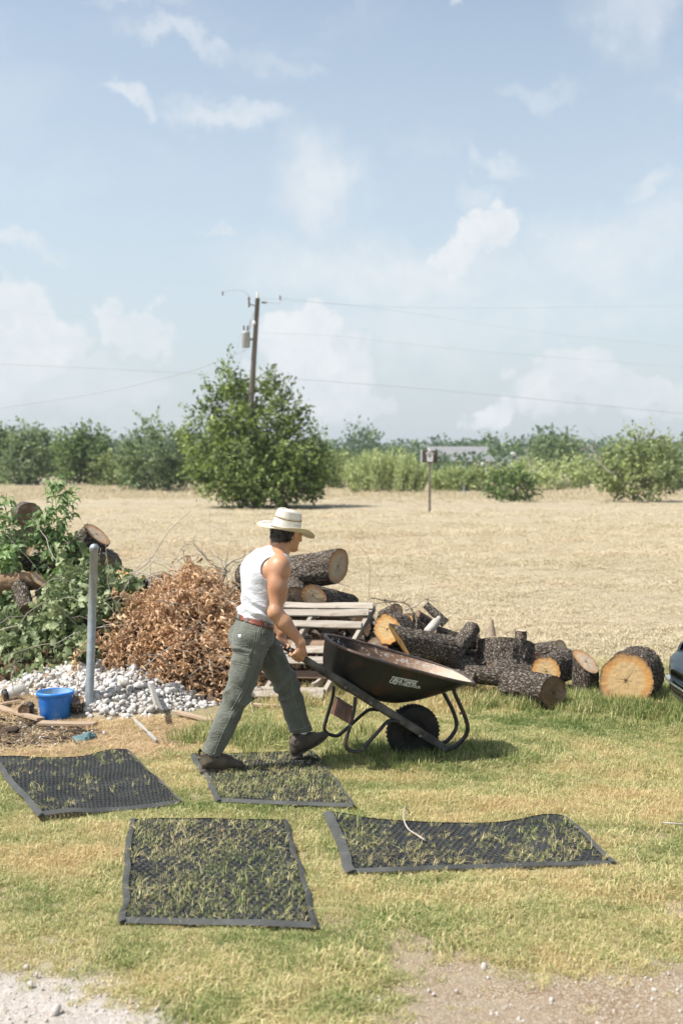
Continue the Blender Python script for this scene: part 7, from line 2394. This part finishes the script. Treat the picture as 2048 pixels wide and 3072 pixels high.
MB().lathe(P(762, 975, PD - .2), [(.01, 0), (.07, .03), (.08, .1), (.05, .17), (.01, .2)], 10).part('ground_bushing', M_WALLW, pole)
MB().tube([P(785, 907, PD), P(800, 908, PD)], .045, 8).part('dead_end_insulator', M_INS, pole)
M_WIRE = simple_mat('aluminium_wire', (.34, .35, .36), rough=.6, bump=0)
def wire_part(pts, r, name='jumper_wire'):
    MB().tube(smooth_path(pts, 8), r, 5).part(name, M_WIRE, pole)
wire_part([P(668, 878, PD), P(690, 872, PD), P(722, 871, PD), P(742, 882, PD), P(747, 892, PD)], .009)
wire_part([P(800, 908, PD), P(835, 910, PD), P(843, 902, PD), P(840, 890, PD)], .009)
wire_part([P(760, 938, PD), P(754, 965, PD), P(750, 990, PD)], .016)
wire_part([P(750, 960, PD), P(746, 985, PD), P(743, 1002, PD)], .02)
wire_part([P(722, 1000, PD), P(715, 1030, PD), P(711, 1055, PD)], .0040)
wire_part([P(731, 1038, PD), P(726, 1065, PD), P(718, 1095, PD)], .0040)
for (px, py) in ((668, 880), (840, 893)):
    MB().lathe(P(px, py, PD), [(.015, -.10), (.04, -.06), (.02, 0), (.04, .05), (.015, .10)], 8).part('line_insulator', M_INS, pole)
def span(label, pts, r):
    """a wire through (px, py, d) points"""
    p_ = smooth_path([P(*q) for q in pts], 14)
    MB().tube(p_, r, 5).solo('power_line', M_WIRE, label, 'wire', group='power lines')
span('lowest power line crossing the whole sky in front of the clouds', [(-150, 1086, 82), (260, 1104, 80), (600, 1121, 78), (860, 1135, 76), (1400, 1178, 74), (2200, 1256, 72)], .014)
span('sagging service line from the transformer down to the left edge', [(738, 1050, PD), (640, 1090, 56), (520, 1128, 57), (300, 1178, 59), (0, 1225, 62), (-150, 1243, 64)], .014)
span('top power line from the left edge to the pole', [(-150, 830, 84), (0, 842, 80), (300, 860, 72), (668, 880, PD)], .0040)
span('top power line from the pole out to the right edge', [(840, 893, PD), (1100, 918, 62), (1500, 924, 66), (2200, 915, 72)], .0040)
span('second power line running right from the pole top, drooping', [(775, 893, PD), (1150, 928, 60), (1650, 1000, 58), (2200, 1056, 56)], .0040)
span('third power line from the left edge to the pole', [(-150, 925, 84), (0, 935, 80), (400, 955, 72), (758, 975, PD)], .0040)
span('third power line from the pole to the right edge', [(770, 998, PD), (1000, 1008, 62), (1300, 1040, 64), (1700, 1075, 68), (2200, 1112, 72)], .0040)

# ================================================================== AIR
HAZE_DENSITY = .00032
hz = MB().add([(-700, -25, -1.5), (700, -25, -1.5), (700, 900, -1.5), (-700, 900, -1.5), (-700, -25, 20), (700, -25, 20), (700, 900, 20), (-700, 900, 20)],
              [(0, 3, 2, 1), (4, 5, 6, 7), (0, 1, 5, 4), (1, 2, 6, 5), (2, 3, 7, 6), (3, 0, 4, 7)])
mh = bpy.data.materials.new('pale_air'); mh.use_nodes = True
mh.node_tree.nodes.remove(mh.node_tree.nodes['Principled BSDF'])
pv_ = mh.node_tree.nodes.new('ShaderNodeVolumePrincipled')
pv_.inputs['Color'].default_value = (.80, .88, .95, 1); pv_.inputs['Density'].default_value = HAZE_DENSITY; pv_.inputs['Anisotropy'].default_value = .3
mh.node_tree.links.new(pv_.outputs[0], mh.node_tree.nodes['Material Output'].inputs['Volume'])
hz.solo('haze', mh, 'thin pale summer haze over the field', 'haze', kind='stuff', smooth=False)
